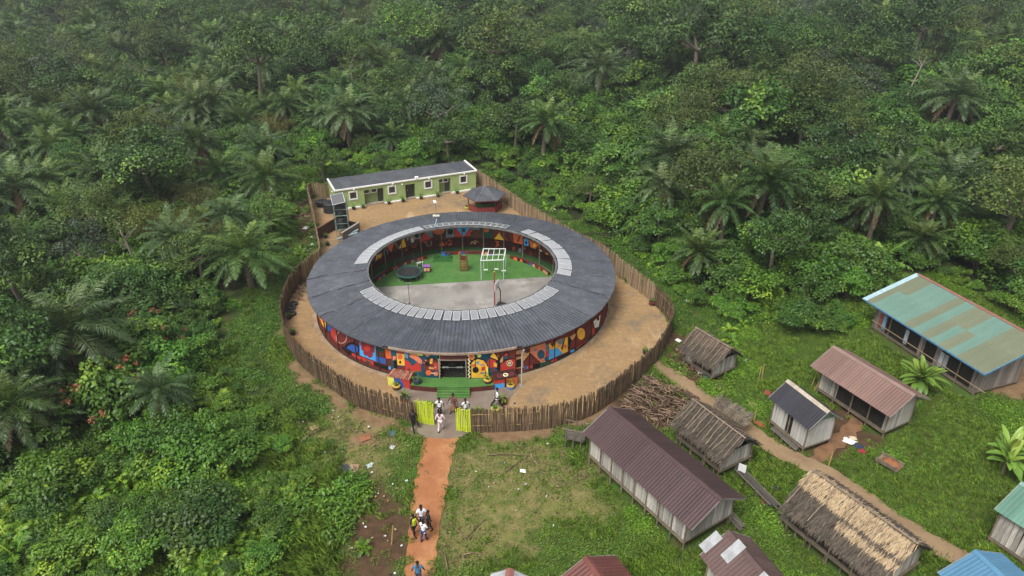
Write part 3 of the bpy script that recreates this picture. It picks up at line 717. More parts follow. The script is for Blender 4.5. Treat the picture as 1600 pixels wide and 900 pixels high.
soil_polys = [PXP([(572, 742), (646, 752), (642, 930), (505, 930), (548, 850)]), PXP([(1040, 520), (1085, 545), (1125, 590), (1080, 600), (1035, 570)]),
              PXP([(1180, 690), (1240, 720), (1240, 730), (1170, 700)]), PXP([(1290, 640), (1350, 640), (1365, 690), (1320, 710), (1270, 720), (1265, 700)]), PXP([(930, 600), (1000, 590), (1080, 640), (1050, 690), (940, 655)]),
              PXP([(450, 310), (482, 300), (496, 400), (470, 400)])]
bare_polys = [PXP([(438, 500), (446, 545), (480, 588), (530, 622), (600, 652), (650, 668), (650, 682), (588, 662), (522, 633), (468, 594), (434, 545)]),
              PXP([(735, 668), (870, 662), (950, 630), (960, 650), (880, 682), (800, 690), (735, 688)]), PXP([(557, 676), (577, 678), (580, 692), (560, 692)]),
              PXP([(1205, 740), (1230, 728), (1215, 716), (1200, 722)]), PXP([(1530, 585), (1700, 560), (1700, 600), (1590, 625), (1540, 612)])]
def fmax(polys, soft):
    o = np.zeros(GX.shape)
    for p in polys: o = np.maximum(o, fuzzy(p, GX, GY, soft))
    return o
A_dry, A_soil, A_bare = fmax(dry_polys, 2.0), fmax(soil_polys, 1.2), fmax(bare_polys, 0.5)
GZ = (lattice(GX, GY, 4.0, 11) - 0.5) * 0.05 - 0.06
me = bpy.data.meshes.new('ground')
V = np.stack([GX.ravel(), GY.ravel(), GZ.ravel()], 1)
ii = np.arange(nx_ * ny_).reshape(ny_, nx_)
Fq = np.stack([ii[:-1, :-1], ii[:-1, 1:], ii[1:, 1:], ii[1:, :-1]], -1).reshape(-1, 4)
def fill_mesh(me, V, F):
    me.vertices.add(len(V)); me.vertices.foreach_set('co', np.ascontiguousarray(V, dtype=np.float32).ravel())
    k = F.shape[1]
    me.loops.add(F.size); me.loops.foreach_set('vertex_index', np.ascontiguousarray(F, dtype=np.int32).ravel())
    me.polygons.add(len(F)); me.polygons.foreach_set('loop_start', np.arange(0, F.size, k, dtype=np.int32))
    me.update(calc_edges=True)
def fattr(me, name, arr, dom='POINT'):
    a = me.attributes.new(name, 'FLOAT', dom)
    a.data.foreach_set('value', np.ascontiguousarray(arr, dtype=np.float32).ravel())
fill_mesh(me, V, Fq)
me.polygons.foreach_set('use_smooth', [True] * len(me.polygons))
fattr(me, 'dry', A_dry); fattr(me, 'soil', A_soil); fattr(me, 'bare', A_bare)
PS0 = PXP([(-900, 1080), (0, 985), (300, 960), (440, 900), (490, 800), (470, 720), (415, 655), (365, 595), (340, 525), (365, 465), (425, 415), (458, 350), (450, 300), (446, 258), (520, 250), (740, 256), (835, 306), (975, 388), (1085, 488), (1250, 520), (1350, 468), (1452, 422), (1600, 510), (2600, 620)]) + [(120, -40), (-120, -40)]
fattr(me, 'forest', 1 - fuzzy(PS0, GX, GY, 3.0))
m, nt, b = nmat('ground_soil')
g1, _ = noise_mix(nt, srgb('3d5a22'), srgb('4a4a2a'), 0.9, 6)
g2, _ = noise_mix(nt, srgb('7a7048'), srgb('58602f'), 1.3, 6)
g3, _ = noise_mix(nt, srgb('54402f'), srgb('423426'), 2.0, 6)
g4, _ = noise_mix(nt, srgb('7e684e'), srgb('6c543f'), 1.2, 6)
def amix(nt, a, b_, attr):
    at = nt.nodes.new('ShaderNodeAttribute'); at.attribute_name = attr
    mx = nt.nodes.new('ShaderNodeMix'); mx.data_type = 'RGBA'
    nt.links.new(at.outputs['Fac'], mx.inputs[0]); nt.links.new(a, mx.inputs[6]); nt.links.new(b_, mx.inputs[7])
    return mx.outputs[2]
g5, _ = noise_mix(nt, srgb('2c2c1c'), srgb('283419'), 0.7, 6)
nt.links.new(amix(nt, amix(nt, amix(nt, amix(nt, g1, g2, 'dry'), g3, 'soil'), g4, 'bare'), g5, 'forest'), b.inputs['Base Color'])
b.inputs['Roughness'].default_value = 0.95
b.inputs['Specular IOR Level'].default_value = 0.1
add_bump(nt, b, 6.0, 0.6, 0.06)
tag(link('ground', me, m), kind='structure')

# sand yard inside the fence
m_sand, nt, b = nmat('yard_sand')
s1, _ = noise_mix(nt, srgb('947854'), srgb('866c4c'), 0.25, 6, 0.3, 0.7)
s2, _ = noise_mix(nt, s1, srgb('72644f'), 0.16, 8, 0.50, 0.70)
s3, _ = noise_mix(nt, s2, srgb('a38b6a'), 2.6, 8, 0.48, 0.8)
s4, _ = noise_mix(nt, s3, srgb('7a6652'), 0.9, 9, 0.54, 0.70, rough=.75)
s5, _ = noise_mix(nt, s4, srgb('886f50'), 1.0, 6, 0.5, 0.66, stretch=(.25, 1.6, 1))
s6, _ = noise_mix(nt, s5, srgb('6d6152'), 0.32, 10, 0.53, 0.66, rough=.72)
s7, _ = noise_mix(nt, s6, srgb('b09a78'), 0.22, 8, 0.56, 0.74, rough=.65, stretch=(1.6, .5, 1))
nt.links.new(s7, b.inputs['Base Color'])
b.inputs['Roughness'].default_value = 0.92
b.inputs['Specular IOR Level'].default_value = 0.15
add_bump(nt, b, 5.0, 0.5, 0.05)
sheet('compound_yard', yard_poly, 0.0, m_sand, jitter=0.05, sub=0.8)
# paler worn strip along the wall foot
m_strip = mat('wall_foot_sand', '9c8870', '7d6850', scale=1.2, rough=0.95, bump=0.3)
def arc_sheet(name, r0, r1, a0, a1, z, m, jit=0.0, step=1.5, seed=3):
    rg = random.Random(seed)
    mb = MB()
    n = max(2, int((a1 - a0) / step))
    vs_ = []
    for k in range(n + 1):
        a = R(a0 + (a1 - a0) * k / n)
        for r_ in (r0, r1 + rg.uniform(-jit, jit)):
            vs_.append((CX + r_ * math.sin(a), CY - r_ * math.cos(a), z))
    mb.add(vs_, [(2 * k, 2 * k + 2, 2 * k + 3, 2 * k + 1)[::-1] for k in range(n)])
    return tag(mb.build(name, m), kind='structure')
arc_sheet('wall_foot_pavement', 13.5, 14.05, 21, 110, 0.006, m_strip, 0.12)
arc_sheet('wall_foot_pavement', 13.5, 14.05, -110, -21, 0.006, m_strip, 0.12)

# wet concrete apron at the entrance
m_conc, nt, b = nmat('apron_concrete')
c1, _ = noise_mix(nt, srgb('7e7265'), srgb('665a50'), 0.8, 6, 0.3, 0.7)
c2, _ = noise_mix(nt, c1, srgb('6a4c42'), 0.7, 5, 0.55, 0.75)
nt.links.new(c2, b.inputs['Base Color'])
b.inputs['Roughness'].default_value = 0.55
add_bump(nt, b, 3.0, 0.3, 0.02)
apron = [G2(*p) for p in [(612, 600), (617, 610), (628, 622), (648, 634), (672, 645), (670, 657), (645, 660), (642, 672), (662, 682), (690, 686), (720, 683), (738, 672), (740, 648), (760, 640), (786, 635), (797, 622), (812, 606), (806, 596), (760, 600), (700, 604), (640, 600)]]
sheet('entrance_apron', apron, 0.012, m_conc, jitter=0.06, sub=0.4)

# red laterite path
m_red, nt, b = nmat('laterite')
c1, _ = noise_mix(nt, srgb('9c6947'), srgb('8a5a3c'), 0.8, 6, 0.3, 0.7)
c2, _ = noise_mix(nt, c1, srgb('ae8058'), 0.35, 5, 0.5, 0.75)
c3, _ = noise_mix(nt, c2, srgb('7a4e36'), 5.0, 6, 0.58, 0.8)
nt.links.new(c3, b.inputs['Base Color'])
b.inputs['Roughness'].default_value = 0.95
b.inputs['Specular IOR Level'].default_value = 0.1
add_bump(nt, b, 7.0, 0.8, 0.06)
RED = [G2(*p) for p in red_path_px]
sheet('red_path', RED, 0.004, m_red, jitter=0.10, sub=0.3)

# village footpath
m_vp, nt, b = nmat('village_path_dirt')
c1, _ = noise_mix(nt, srgb('8c7658'), srgb('766047'), 0.7, 6, 0.3, 0.7)
c2, _ = noise_mix(nt, c1, srgb('5f4e3a'), 3.0, 6, 0.6, 0.8)
nt.links.new(c2, b.inputs['Base Color'])
b.inputs['Roughness'].default_value = 0.95
add_bump(nt, b, 6.0, 0.6, 0.05)
def ribbon(name, line, w, z, m, seed=1, jit=0.12):
    rg = random.Random(seed)
    L = smooth_line(line, 0.4)
    mb = MB(); vs_ = []
    for k, p in enumerate(L):
        d = (L[min(k + 1, len(L) - 1)] - L[max(0, k - 1)]).normalized()
        n_ = Vector((-d.y, d.x))
        for s_ in (1, -1):
            q = p + n_ * s_ * (w / 2 + rg.uniform(-jit, jit))
            vs_.append((q.x, q.y, z))
    mb.add(vs_, [(2 * k, 2 * k + 1, 2 * k + 3, 2 * k + 2) for k in range(len(L) - 1)])
    return tag(mb.build(name, m), kind='structure')
ribbon('village_path', village_line, 1.45, 0.008, m_vp)
m_mud = mat('mud', '7d5c40', '5d4632', scale=1.2, rough=0.85, bump=0.4)
ribbon('muddy_side_path', branch_line, 1.0, 0.004, m_mud, 4, 0.2)
# ------------------------------------------------------------------ plants: leaf meshes
def unit(a): return a / np.maximum(np.linalg.norm(a, axis=-1, keepdims=True), 1e-9)
def leaves(P, U, N, L, W, fold=0.12, mid=0.45):
    """folded diamond leaves: P base, U direction, N face normal"""
    P, U, N = np.asarray(P, float), unit(np.asarray(U, float)), np.asarray(N, float)
    S = unit(np.cross(U, N))
    N = np.cross(S, U)
    L = np.broadcast_to(np.asarray(L, float), (len(P),))[:, None]
    W = np.broadcast_to(np.asarray(W, float), (len(P),))[:, None]
    a = P
    m_ = P + U * L * mid
    b_ = m_ + S * W * 0.5 + N * W * fold
    c_ = P + U * L - N * L * 0.08
    d_ = m_ - S * W * 0.5 + N * W * fold
    V = np.stack([a, b_, c_, d_], 1).reshape(-1, 3)
    F = np.arange(len(V)).reshape(-1, 4)
    return V, F
class Veg:
    """leaf and wood blocks: (V, F, material index, v per vertex)"""
    def __init__(s): s.b = []
    def add(s, V, F, mi, v):
        v = np.broadcast_to(np.asarray(v, float), (len(V),))
        s.b.append((np.asarray(V, float), np.asarray(F), mi, v))
    def wood(s, mb, mi, v=0.5):
        V = np.array(mb.v, float)
        F = np.array([f if len(f) == 4 else f[:3] + (f[2],) for f in mb.f if len(f) <= 4])
        s.add(V, F, mi, v)
    def mesh(s, name, mats, only=None):
        Vs, Fs, Ms, vs_ = [], [], [], []
        o = 0
        for V, F, mi, v in s.b:
            if only is not None and mi not in only: continue
            Vs.append(V); Fs.append(F + o); o += len(V)
            Ms.append(np.full(len(F), (only.index(mi) if only is not None else mi))); vs_.append(v)
        me = bpy.data.meshes.new(name)
        fill_mesh(me, np.concatenate(Vs), np.concatenate(Fs))
        me.polygons.foreach_set('material_index', np.concatenate(Ms).astype(np.int32))
        fattr(me, 'v', np.concatenate(vs_))
        for m in mats: me.materials.append(m)
        return me
def rdir(r_, n, zmin=-1.0):
    z = r_.uniform(zmin, 1, n); a = r_.uniform(0, 2 * np.pi, n); q = np.sqrt(np.maximum(0, 1 - z * z))
    return np.stack([q * np.cos(a), q * np.sin(a), z], 1)
def clump(vg, r_, c, rad, n, L, W, mi, up=0.5, flat=0.75, vbias=0.0, shell=0.72, zmin=-0.08):
    d = rdir(r_, n, zmin)
    P = np.asarray(c) + d * np.array([1, 1, flat]) * rad * r_.uniform(shell, 1.0, (n, 1))
    N = unit(d * (1 - up) + np.array([0, 0, up]) + r_.normal(0, 0.28, (n, 3)))
    T = unit(np.cross(N, rdir(r_, n)))
    T = unit(T + d * 0.5 + np.array([0, 0, -0.25]))
    V, F = leaves(P, T, N, L * r_.uniform(0.65, 1.25, n), W * r_.uniform(0.7, 1.2, n))
    v = r_.uniform(0, 0.85, n) * 0.55 + r_.uniform(-0.05, 0.25) + vbias
    if r_.rand() < .14: v = v + .38
    v = np.clip(np.where(r_.rand(n) < 0.012, 0.92, v), 0, 1)
    vg.add(V, F, mi, np.repeat(v, 4))

M_LEAF = {
 'dark': leaf_mat('leaf_dark', (0.01549, 0.04421, 0.007983), (0.05031, 0.1136, 0.01756), (0.116, 0.2104, 0.02794)),
 'mid': leaf_mat('leaf_mid', (0.02322, 0.06525, 0.008781), (0.07158, 0.1557, 0.01916), (0.1549, 0.2631, 0.02794)),
 'olive': leaf_mat('leaf_olive', (0.03482, 0.06104, 0.01118), (0.08707, 0.1285, 0.02236), (0.1644, 0.2, 0.02794)),
 'grey': leaf_mat('leaf_grey_green', (0.03421, 0.05667, 0.03041), (0.06843, 0.1063, 0.05322), (0.1236, 0.1518, 0.07603)),
 'shrub': leaf_mat('leaf_shrub', (0.03019, 0.08335, 0.006786), (0.0855, 0.191, 0.01493), (0.2137, 0.3242, 0.02375)),
 'bright': leaf_mat('leaf_bright', (0.04631, 0.1123, 0.007854), (0.1257, 0.2415, 0.01571), (0.2647, 0.3594, 0.02499), hue=0.014),
 'palm': leaf_mat('leaf_palm', (0.02322, 0.05683, 0.01358), (0.06966, 0.1347, 0.03034), (0.1306, 0.2, 0.03592), rough=0.42),
 'palm_grey_sheen': leaf_mat('leaf_palm_grey_sheen', (0.0324, 0.0644, 0.02268), (0.08424, 0.1426, 0.0486), (0.1404, 0.2012, 0.0648), rough=0.4),  # greyer leaf variety, with the palms' sheen put into its colour
 'youngpalm': leaf_mat('leaf_young_palm', (0.055, 0.115, 0.018), (0.12, 0.21, 0.030), (0.2, 0.3, 0.05), rough=0.42),
 'dead': leaf_mat('leaf_dead_frond', (0.070, 0.050, 0.022), (0.150, 0.105, 0.045), None),
 'bamboo': leaf_mat('leaf_bamboo', (0.0748, 0.0924, 0.01584), (0.1496, 0.1628, 0.0308), (0.1936, 0.1848, 0.0352)),
 'banana': leaf_mat('leaf_banana', (0.075, 0.16, 0.022), (0.15, 0.27, 0.035), (0.26, 0.32, 0.06), rough=0.4),
 'flower': leaf_mat('flower_red', (0.16, 0.04, 0.022), (0.25, 0.075, 0.04), (0.3, 0.12, 0.07), hue=0.01),
 'grass': leaf_mat('leaf_grass', (0.057, 0.1147, 0.01058), (0.1197, 0.2075, 0.01966), (0.1938, 0.2621, 0.03402), hue=0.018),
 'drygrass': leaf_mat('leaf_dry_grass', (0.115, 0.115, 0.045), (0.215, 0.195, 0.085), (0.30, 0.26, 0.13)),
 'creeper': leaf_mat('leaf_creeper', (0.0344, 0.08986, 0.009996), (0.08204, 0.1685, 0.01856), (0.1587, 0.2471, 0.02499)),
}
M_BARK = mat('bark_grey_brown', (0.11, 0.085, 0.06), (0.19, 0.16, 0.125), scale=3, rough=0.95, bump=0.5, stretch=(1, 1, 0.2))
M_PALE = mat('bark_pale', (0.22, 0.19, 0.15), (0.32, 0.28, 0.23), scale=3, rough=0.9, bump=0.3, stretch=(1, 1, 0.2))
M_PTRUNK = mat('bark_palm', (0.075, 0.058, 0.04), (0.15, 0.12, 0.085), scale=6, rough=0.95, bump=0.6)

def palm_frond(vg, r_, base, az, elev, length, mi, v, pairs=34, droop=1.0, lw=0.085, ll=0.75):
    n = 12
    d = np.array([math.cos(az) * math.cos(elev), math.sin(az) * math.cos(elev), math.sin(elev)])
    p = np.array(base, float)
    pts = [p.copy()]
    for k in range(n):
        p = p + d * length / n
        pts.append(p.copy())
        d = d + np.array([0, 0, -1]) * 0.115 * droop * (0.5 + k / n)
        d /= np.linalg.norm(d)
    pts = np.array(pts)
    t = np.linspace(0.14, 0.99, pairs)
    idx = t * n
    i0 = np.minimum(idx.astype(int), n - 1)
    fr = (idx - i0)[:, None]
    P = pts[i0] * (1 - fr) + pts[i0 + 1] * fr
    D = unit(pts[i0 + 1] - pts[i0])
    side = unit(np.cross(D, np.array([0, 0, 1.0])) + 1e-6)
    up = np.cross(side, D)
    lp = ll * np.clip(np.sin(np.pi * np.clip(t * 0.88 + 0.13, 0, 1)) ** 0.6, 0.2, 1)
    for s_ in (1, -1):
        U = side * s_ * 0.85 + D * 0.55 + up * r_.uniform(-0.05, 0.45, (pairs, 1)) + np.array([0, 0, -0.35])
        U = U + r_.normal(0, 0.10, (pairs, 3))
        N = unit(up + side * s_ * 0.3 + r_.normal(0, 0.2, (pairs, 3)))
        V, F = leaves(P, U, N, lp * r_.uniform(0.85, 1.15, pairs), lw, fold=0.2, mid=0.35)
        vg.add(V, F, mi, np.repeat(np.clip(v + r_.uniform(-0.15, 0.15, pairs), 0, 1), 4))
    mb = MB()
    mb.tube(pts[::2], [0.05 * (1 - 0.75 * k / (n // 2)) for k in range(n // 2 + 1)], 4, cap=False)
    vg.wood(mb, mi, np.clip(v + 0.25, 0, 1))
def make_palm(seed, h, nf, fl, dead=3, leafmat='palm', droop=1.0, lean_=0.05):
    r_ = np.random.RandomState(seed)
    vg = Veg()
    lean = r_.uniform(-lean_, lean_, 2) * h
    top = np.array([lean[0], lean[1], h])
    for k in range(nf):
        t = k / (nf - 1)
        az = k * 2.39996 + r_.uniform(-0.25, 0.25)
        el = R(78 - 95 * t ** 0.9 + r_.uniform(-7, 7))
        v = 0.62 - 0.35 * t + r_.uniform(-0.15, 0.2)
        if t < 0.12: v = 0.9
        palm_frond(vg, r_, top + np.array([math.cos(az), math.sin(az), 0]) * 0.12, az, el, fl * r_.uniform(0.82, 1.08) * (0.7 + 0.3 * min(1, t * 4)), 0, v, droop=droop * r_.uniform(.7, 1.35), ll=0.17 * fl)
    for k in range(dead):
        az = r_.uniform(0, 6.28)
        palm_frond(vg, r_, top + np.array([math.cos(az), math.sin(az), -1.2]) * 0.2, az, R(r_.uniform(-55, -20)), fl * r_.uniform(0.7, 0.9), 1, r_.uniform(0.2, 0.8), pairs=26, droop=1.4, ll=0.13 * fl)
    mb = MB()
    ks = 6
    pts = [(lean[0] * (k / ks) ** 2, lean[1] * (k / ks) ** 2, h * k / ks) for k in range(ks + 1)]
    mb.tube(pts, [0.30 - 0.08 * k / ks for k in range(ks)] + [0.34], 8)
    vg.wood(mb, 2)
    mats = [M_LEAF[leafmat], M_LEAF['dead'], M_PTRUNK]
    return dict(crown=vg.mesh('palm_crown', mats[:2], [0, 1]), trunk=vg.mesh('palm_trunk', mats[2:], [2]), whole=vg.mesh('palm', mats), rad=fl * 0.9, h=h + fl * 0.5)
def limbs(mb, r_, base, top, r0, crown_r, crown_z, n=5):
    mid = (Vector(base) + Vector(top)) / 2 + Vector((r_.uniform(-.3, .3), r_.uniform(-.3, .3), 0))
    mb.tube([base, mid, top], [r0 * 1.25, r0, r0 * 0.75], 7)
    tips = []
    for k in range(n):
        a = 2 * math.pi * k / n + r_.uniform(-0.4, 0.4)
        rr = crown_r * r_.uniform(0.45, 0.8)
        tip = Vector((top[0] + math.cos(a) * rr, top[1] + math.sin(a) * rr, top[2] + crown_z * r_.uniform(0.1, 0.75)))
        m1 = Vector(top).lerp(tip, 0.5) + Vector((0, 0, -0.25))
        mb.tube([top, m1, tip], [r0 * 0.6, r0 * 0.4, r0 * 0.15], 5)
        tips.append(tip)
    return tips
def make_tree(seed, h, cr, leafmat, nclump=46, per=85, L=0.36, W=0.2, bark=None, cz=None, open_=0.0, zmin=-0.6, low=0.25):
    r_ = np.random.RandomState(seed)
    vg = Veg()
    cz = cz or cr * 0.75
    zc = max(h - cz, h * low)
    d = rdir(r_, nclump, zmin)
    lump = 0.72 + 0.42 * r_.rand(nclump)
    for k in range(nclump):
        if r_.rand() < open_: continue
        s_ = lump[k] if k % 5 else lump[k] * 0.5
        c = np.array([0, 0, zc]) + d[k] * np.array([cr, cr, cz]) * s_ * 0.86
        clump(vg, r_, c, cr * r_.uniform(0.17, 0.32), int(per * r_.uniform(0.7, 1.3)), L, W, 0, vbias=r_.uniform(-0.12, 0.2))
    mb = MB()
    limbs(mb, r_, (0, 0, -0.1), (r_.uniform(-.3, .3), r_.uniform(-.3, .3), max(zc - cz * 0.45, h * 0.2)), 0.13 + h * 0.012, cr, cz, 6)
    vg.wood(mb, 1)
    mats = [M_LEAF[leafmat], bark or M_BARK]
    return dict(crown=vg.mesh('tree_crown', mats[:1], [0]), trunk=vg.mesh('tree_trunk', mats[1:], [1]), whole=vg.mesh('tree', mats), rad=cr, h=h)
def make_shrub(seed, h, cr, leafmat, nclump=16, per=75, L=0.26, W=0.15, flower=None):
    r_ = np.random.RandomState(seed)
    vg = Veg()
    d = rdir(r_, nclump, -0.05)
    for k in range(nclump):
        c = np.array([0, 0, h * 0.38]) + d[k] * np.array([cr, cr, h * 0.5]) * r_.uniform(0.45, 0.95)
        clump(vg, r_, c, cr * r_.uniform(0.22, 0.40), int(per * r_.uniform(0.7, 1.3)), L, W, 0, vbias=r_.uniform(-0.1, 0.2))
    mb = MB()
    for k in range(4):
        a = k * 1.6 + r_.uniform(-.3, .3)
        mb.tube([(0, 0, -0.05), (math.cos(a) * cr * .3, math.sin(a) * cr * .3, h * .35), (math.cos(a) * cr * .55, math.sin(a) * cr * .55, h * .7)], [0.05, 0.035, 0.015], 5)
    vg.wood(mb, 1)
    mats = [M_LEAF[leafmat], M_BARK]
    if flower:
        for k in range(flower):
            dd = rdir(r_, 1, 0.1)[0]
            c = np.array([0, 0, h * 0.42]) + dd * np.array([cr, cr, h * 0.58]) * r_.uniform(0.95, 1.12)
            clump(vg, r_, c, 0.2, 16, 0.2, 0.12, 2, up=0.3)
        mats.append(M_LEAF['flower'])
    out = dict(crown=vg.mesh('shrub_crown', mats[:1], [0]), trunk=vg.mesh('shrub_stem', mats[1:2], [1]), whole=vg.mesh('shrub', mats), rad=cr, h=h)
    if flower: out['blossom'] = vg.mesh('shrub_blossom', mats[2:], [2])
    return out
def make_bamboo(seed, h, cr):
    r_ = np.random.RandomState(seed)
    vg = Veg(); mb = MB()
    for k in range(34):
        a = r_.uniform(0, 6.28); rr = cr * r_.uniform(0.2, 1.0); hh = h * r_.uniform(0.7, 1.05)
        pts = [np.array([math.cos(a) * (0.2 + rr * t ** 2.2), math.sin(a) * (0.2 + rr * t ** 2.2), hh * (t * 1.15 - 0.22 * t ** 3.5)]) for t in np.linspace(0, 1, 7)]
        mb.tube(pts, [0.045 - 0.035 * q / 6 for q in range(7)], 4, cap=False)
        for q in range(2, 7):
            n = 36
            P = pts[q] + r_.normal(0, 0.42, (n, 3)) * np.array([1, 1, 0.8])
            U = unit(r_.normal(0, 0.7, (n, 3)) + np.array([math.cos(a) * .5, math.sin(a) * .5, -0.55]))
            V, F = leaves(P, U, unit(r_.normal(0, .5, (n, 3)) + np.array([0, 0, 1])), r_.uniform(0.22, 0.42, n), 0.055)
            vg.add(V, F, 0, np.repeat(np.clip(r_.uniform(0, 1, n) * 0.7 + r_.uniform(-.1, .25), 0, 1), 4))
    vg.wood(mb, 1)
    mats = [M_LEAF['bamboo'], mat('bamboo_culm', (0.16, 0.16, 0.05), (0.24, 0.21, 0.08), scale=2)]
    return dict(crown=vg.mesh('bamboo_crown', mats[:1], [0]), trunk=vg.mesh('bamboo_culms', mats[1:], [1]), whole=vg.mesh('bamboo', mats), rad=cr, h=h)
def banana_leaf(vg, r_, base, az, elev, length, width, mi, v):
    n = 9
    d = np.array([math.cos(az) * math.cos(elev), math.sin(az) * math.cos(elev), math.sin(elev)])
    p = np.array(base, float); pts = []; dirs = []
    for k in range(n + 1):
        pts.append(p.copy()); dirs.append(d.copy())
        p = p + d * length / n
        d = d + np.array([0, 0, -1]) * 0.16 * (0.3 + k / n); d /= np.linalg.norm(d)
    V = []; F = []
    for k in range(n + 1):
        t = k / n
        w = width * (0.06 if t < 0.12 else max(0.03, math.sin(math.pi * min(1, (t - 0.1) / 0.9) ** 0.8) ** 0.55)) * 0.5
        s_ = np.cross(dirs[k], [0, 0, 1]); s_ = s_ / (np.linalg.norm(s_) + 1e-9); u = np.cross(s_, dirs[k])
        V += [pts[k] + s_ * w + u * w * 0.25, pts[k], pts[k] - s_ * w + u * w * 0.25]
    for k in range(n):
        a = 3 * k
        F += [(a, a + 1, a + 4, a + 3), (a + 1, a + 2, a + 5, a + 4)]
    vg.add(np.array(V), np.array(F), mi, np.clip(v, 0, 1))
def make_banana(seed, h, n=9, fl=2.2):
    r_ = np.random.RandomState(seed)
    vg = Veg()
    for st in range(3):
        bx, by = r_.uniform(-.5, .5, 2)
        hh = h * r_.uniform(0.7, 1.05)
        for k in range(n):
            t = k / (n - 1)
            banana_leaf(vg, r_, (bx, by, hh), k * 2.4 + r_.uniform(-.3, .3), R(78 - 85 * t + r_.uniform(-8, 8)), fl * r_.uniform(0.7, 1.1), 0.36, 0, 0.85 - 0.6 * t + r_.uniform(-.2, .2))
        mb = MB(); mb.tube([(bx, by, -0.05), (bx, by, hh * .5), (bx, by, hh)], [0.13, 0.11, 0.07], 7)
        vg.wood(mb, 1)
    mats = [M_LEAF['banana'], mat('banana_stem', (0.16, 0.17, 0.06), (0.11, 0.09, 0.05), scale=3)]
    return dict(crown=vg.mesh('banana_crown', mats[:1], [0]), trunk=vg.mesh('banana_stem', mats[1:], [1]), whole=vg.mesh('banana', mats), rad=fl * .8, h=h + 1)

PALMS = [make_palm(11, 4.6, 32, 4.3, 3), make_palm(12, 5.6, 34, 4.6, 6, 'palm_grey_sheen'), make_palm(13, 3.2, 30, 4.2, 2), make_palm(14, 6.4, 30, 4.0, 11), make_palm(15, 4.0, 36, 4.8, 4), make_palm(16, 5.0, 22, 4.4, 7, 'palm_grey_sheen', droop=1.5, lean_=.14), make_palm(17, 3.6, 40, 3.6, 3, droop=.75, lean_=.1), make_palm(18, 5.4, 26, 5.0, 9, droop=1.5, lean_=.12)]
YPALMS = [make_palm(21, 1.6, 16, 3.4, 0, 'youngpalm'), make_palm(22, 0.6, 11, 2.6, 0, 'youngpalm')]
TREES = [make_tree(31, 9.0, 4.2, 'dark'), make_tree(32, 11.0, 4.8, 'mid', 54), make_tree(33, 7.5, 3.6, 'mid', 40), make_tree(34, 10.0, 4.4, 'olive', 50, 75, 0.32, 0.18),
         make_tree(35, 8.0, 3.8, 'grey', 44, 70, 0.30, 0.15, open_=0.12), make_tree(36, 12.0, 4.6, 'dark', 52, 80, 0.4, 0.24), make_tree(37, 6.5, 3.8, 'mid', 40, 90, 0.42, 0.26, cz=2.4), make_tree(38, 8.5, 3.6, 'dark', 40, 80, 0.34, 0.16, cz=4.0), make_tree(39, 5.0, 3.6, 'shrub', 46, 85, 0.4, 0.25, cz=3.2), make_tree(40, 5.6, 3.2, 'mid', 44, 85, 0.4, 0.22, cz=3.6)]
SHRUBS = [make_shrub(41, 2.6, 1.7, 'shrub', 20, 110, .20, .11), make_shrub(42, 2.0, 1.5, 'shrub', 18, 100, .22, .13), make_shrub(43, 3.2, 2.0, 'shrub', 26, 120, .24, .14), make_shrub(44, 1.5, 1.4, 'bright', 16, 90, .22, .10),
          make_shrub(45, 2.4, 1.8, 'mid', 20, 110, .20, .11), make_shrub(46, 1.2, 1.2, 'bright', 14, 90, .26, .10)]
SHRUBS += [TREES[8], TREES[9]]
BAMBOO = [make_bamboo(51, 6.5, 3.0), make_bamboo(52, 5.2, 2.6)]
BANANA = [make_banana(61, 1.3, 12, 1.7), make_banana(62, 1.1, 10, 1.6)]
FLOWERING = [make_shrub(71, 4.6, 2.6, 'mid', 30, 90, 0.34, 0.2, flower=17)]

def low_plant(seed, rad, h, n, L, W, leafmat, up=0.55):
    r_ = np.random.RandomState(seed)
    vg = Veg()
    a = r_.uniform(0, 6.28, n); q = np.sqrt(r_.rand(n)) * rad
    P = np.stack([q * np.cos(a), q * np.sin(a), h * r_.uniform(0.25, 1.0, n) * (1 - 0.5 * (q / rad) ** 2)], 1)
    N = unit(np.stack([np.cos(a), np.sin(a), np.full(n, 1.3)], 1) * np.array([1 - up, 1 - up, 1]) + r_.normal(0, .3, (n, 3)))
    U = unit(np.stack([np.cos(a), np.sin(a), np.full(n, 0.1)], 1) + r_.normal(0, .6, (n, 3)))
    V, F = leaves(P, U, N, L * r_.uniform(.6, 1.3, n), W * r_.uniform(.7, 1.2, n))
    v = np.clip(r_.uniform(0, .8, n) * .7 + r_.uniform(0, .2), 0, 1)
    vg.add(V, F, 0, np.repeat(np.where(r_.rand(n) < .015, 0.9, v), 4))
    return vg.mesh('low_plant', [M_LEAF[leafmat]])
def tuft(seed, rad, h, n, leafmat, W=0.035, spread=0.5):
    r_ = np.random.RandomState(seed)
    vg = Veg()
    a = r_.uniform(0, 6.28, n); q = np.sqrt(r_.rand(n)) * rad
    P = np.stack([q * np.cos(a), q * np.sin(a), np.zeros(n) - 0.02], 1)
    b_ = r_.uniform(0, 6.28, n)
    U = np.stack([np.cos(b_) * spread, np.sin(b_) * spread, r_.uniform(.35, 1.0, n)], 1)
    V, F = leaves(P, U, np.stack([np.cos(b_ + 2), np.sin(b_ + 2), np.full(n, .4)], 1), h * r_.uniform(.5, 1.2, n), W, fold=0.0, mid=0.4)
    vg.add(V, F, 0, np.repeat(r_.uniform(0, 0.95, n), 4))
    return vg.mesh('tuft', [M_LEAF[leafmat]])
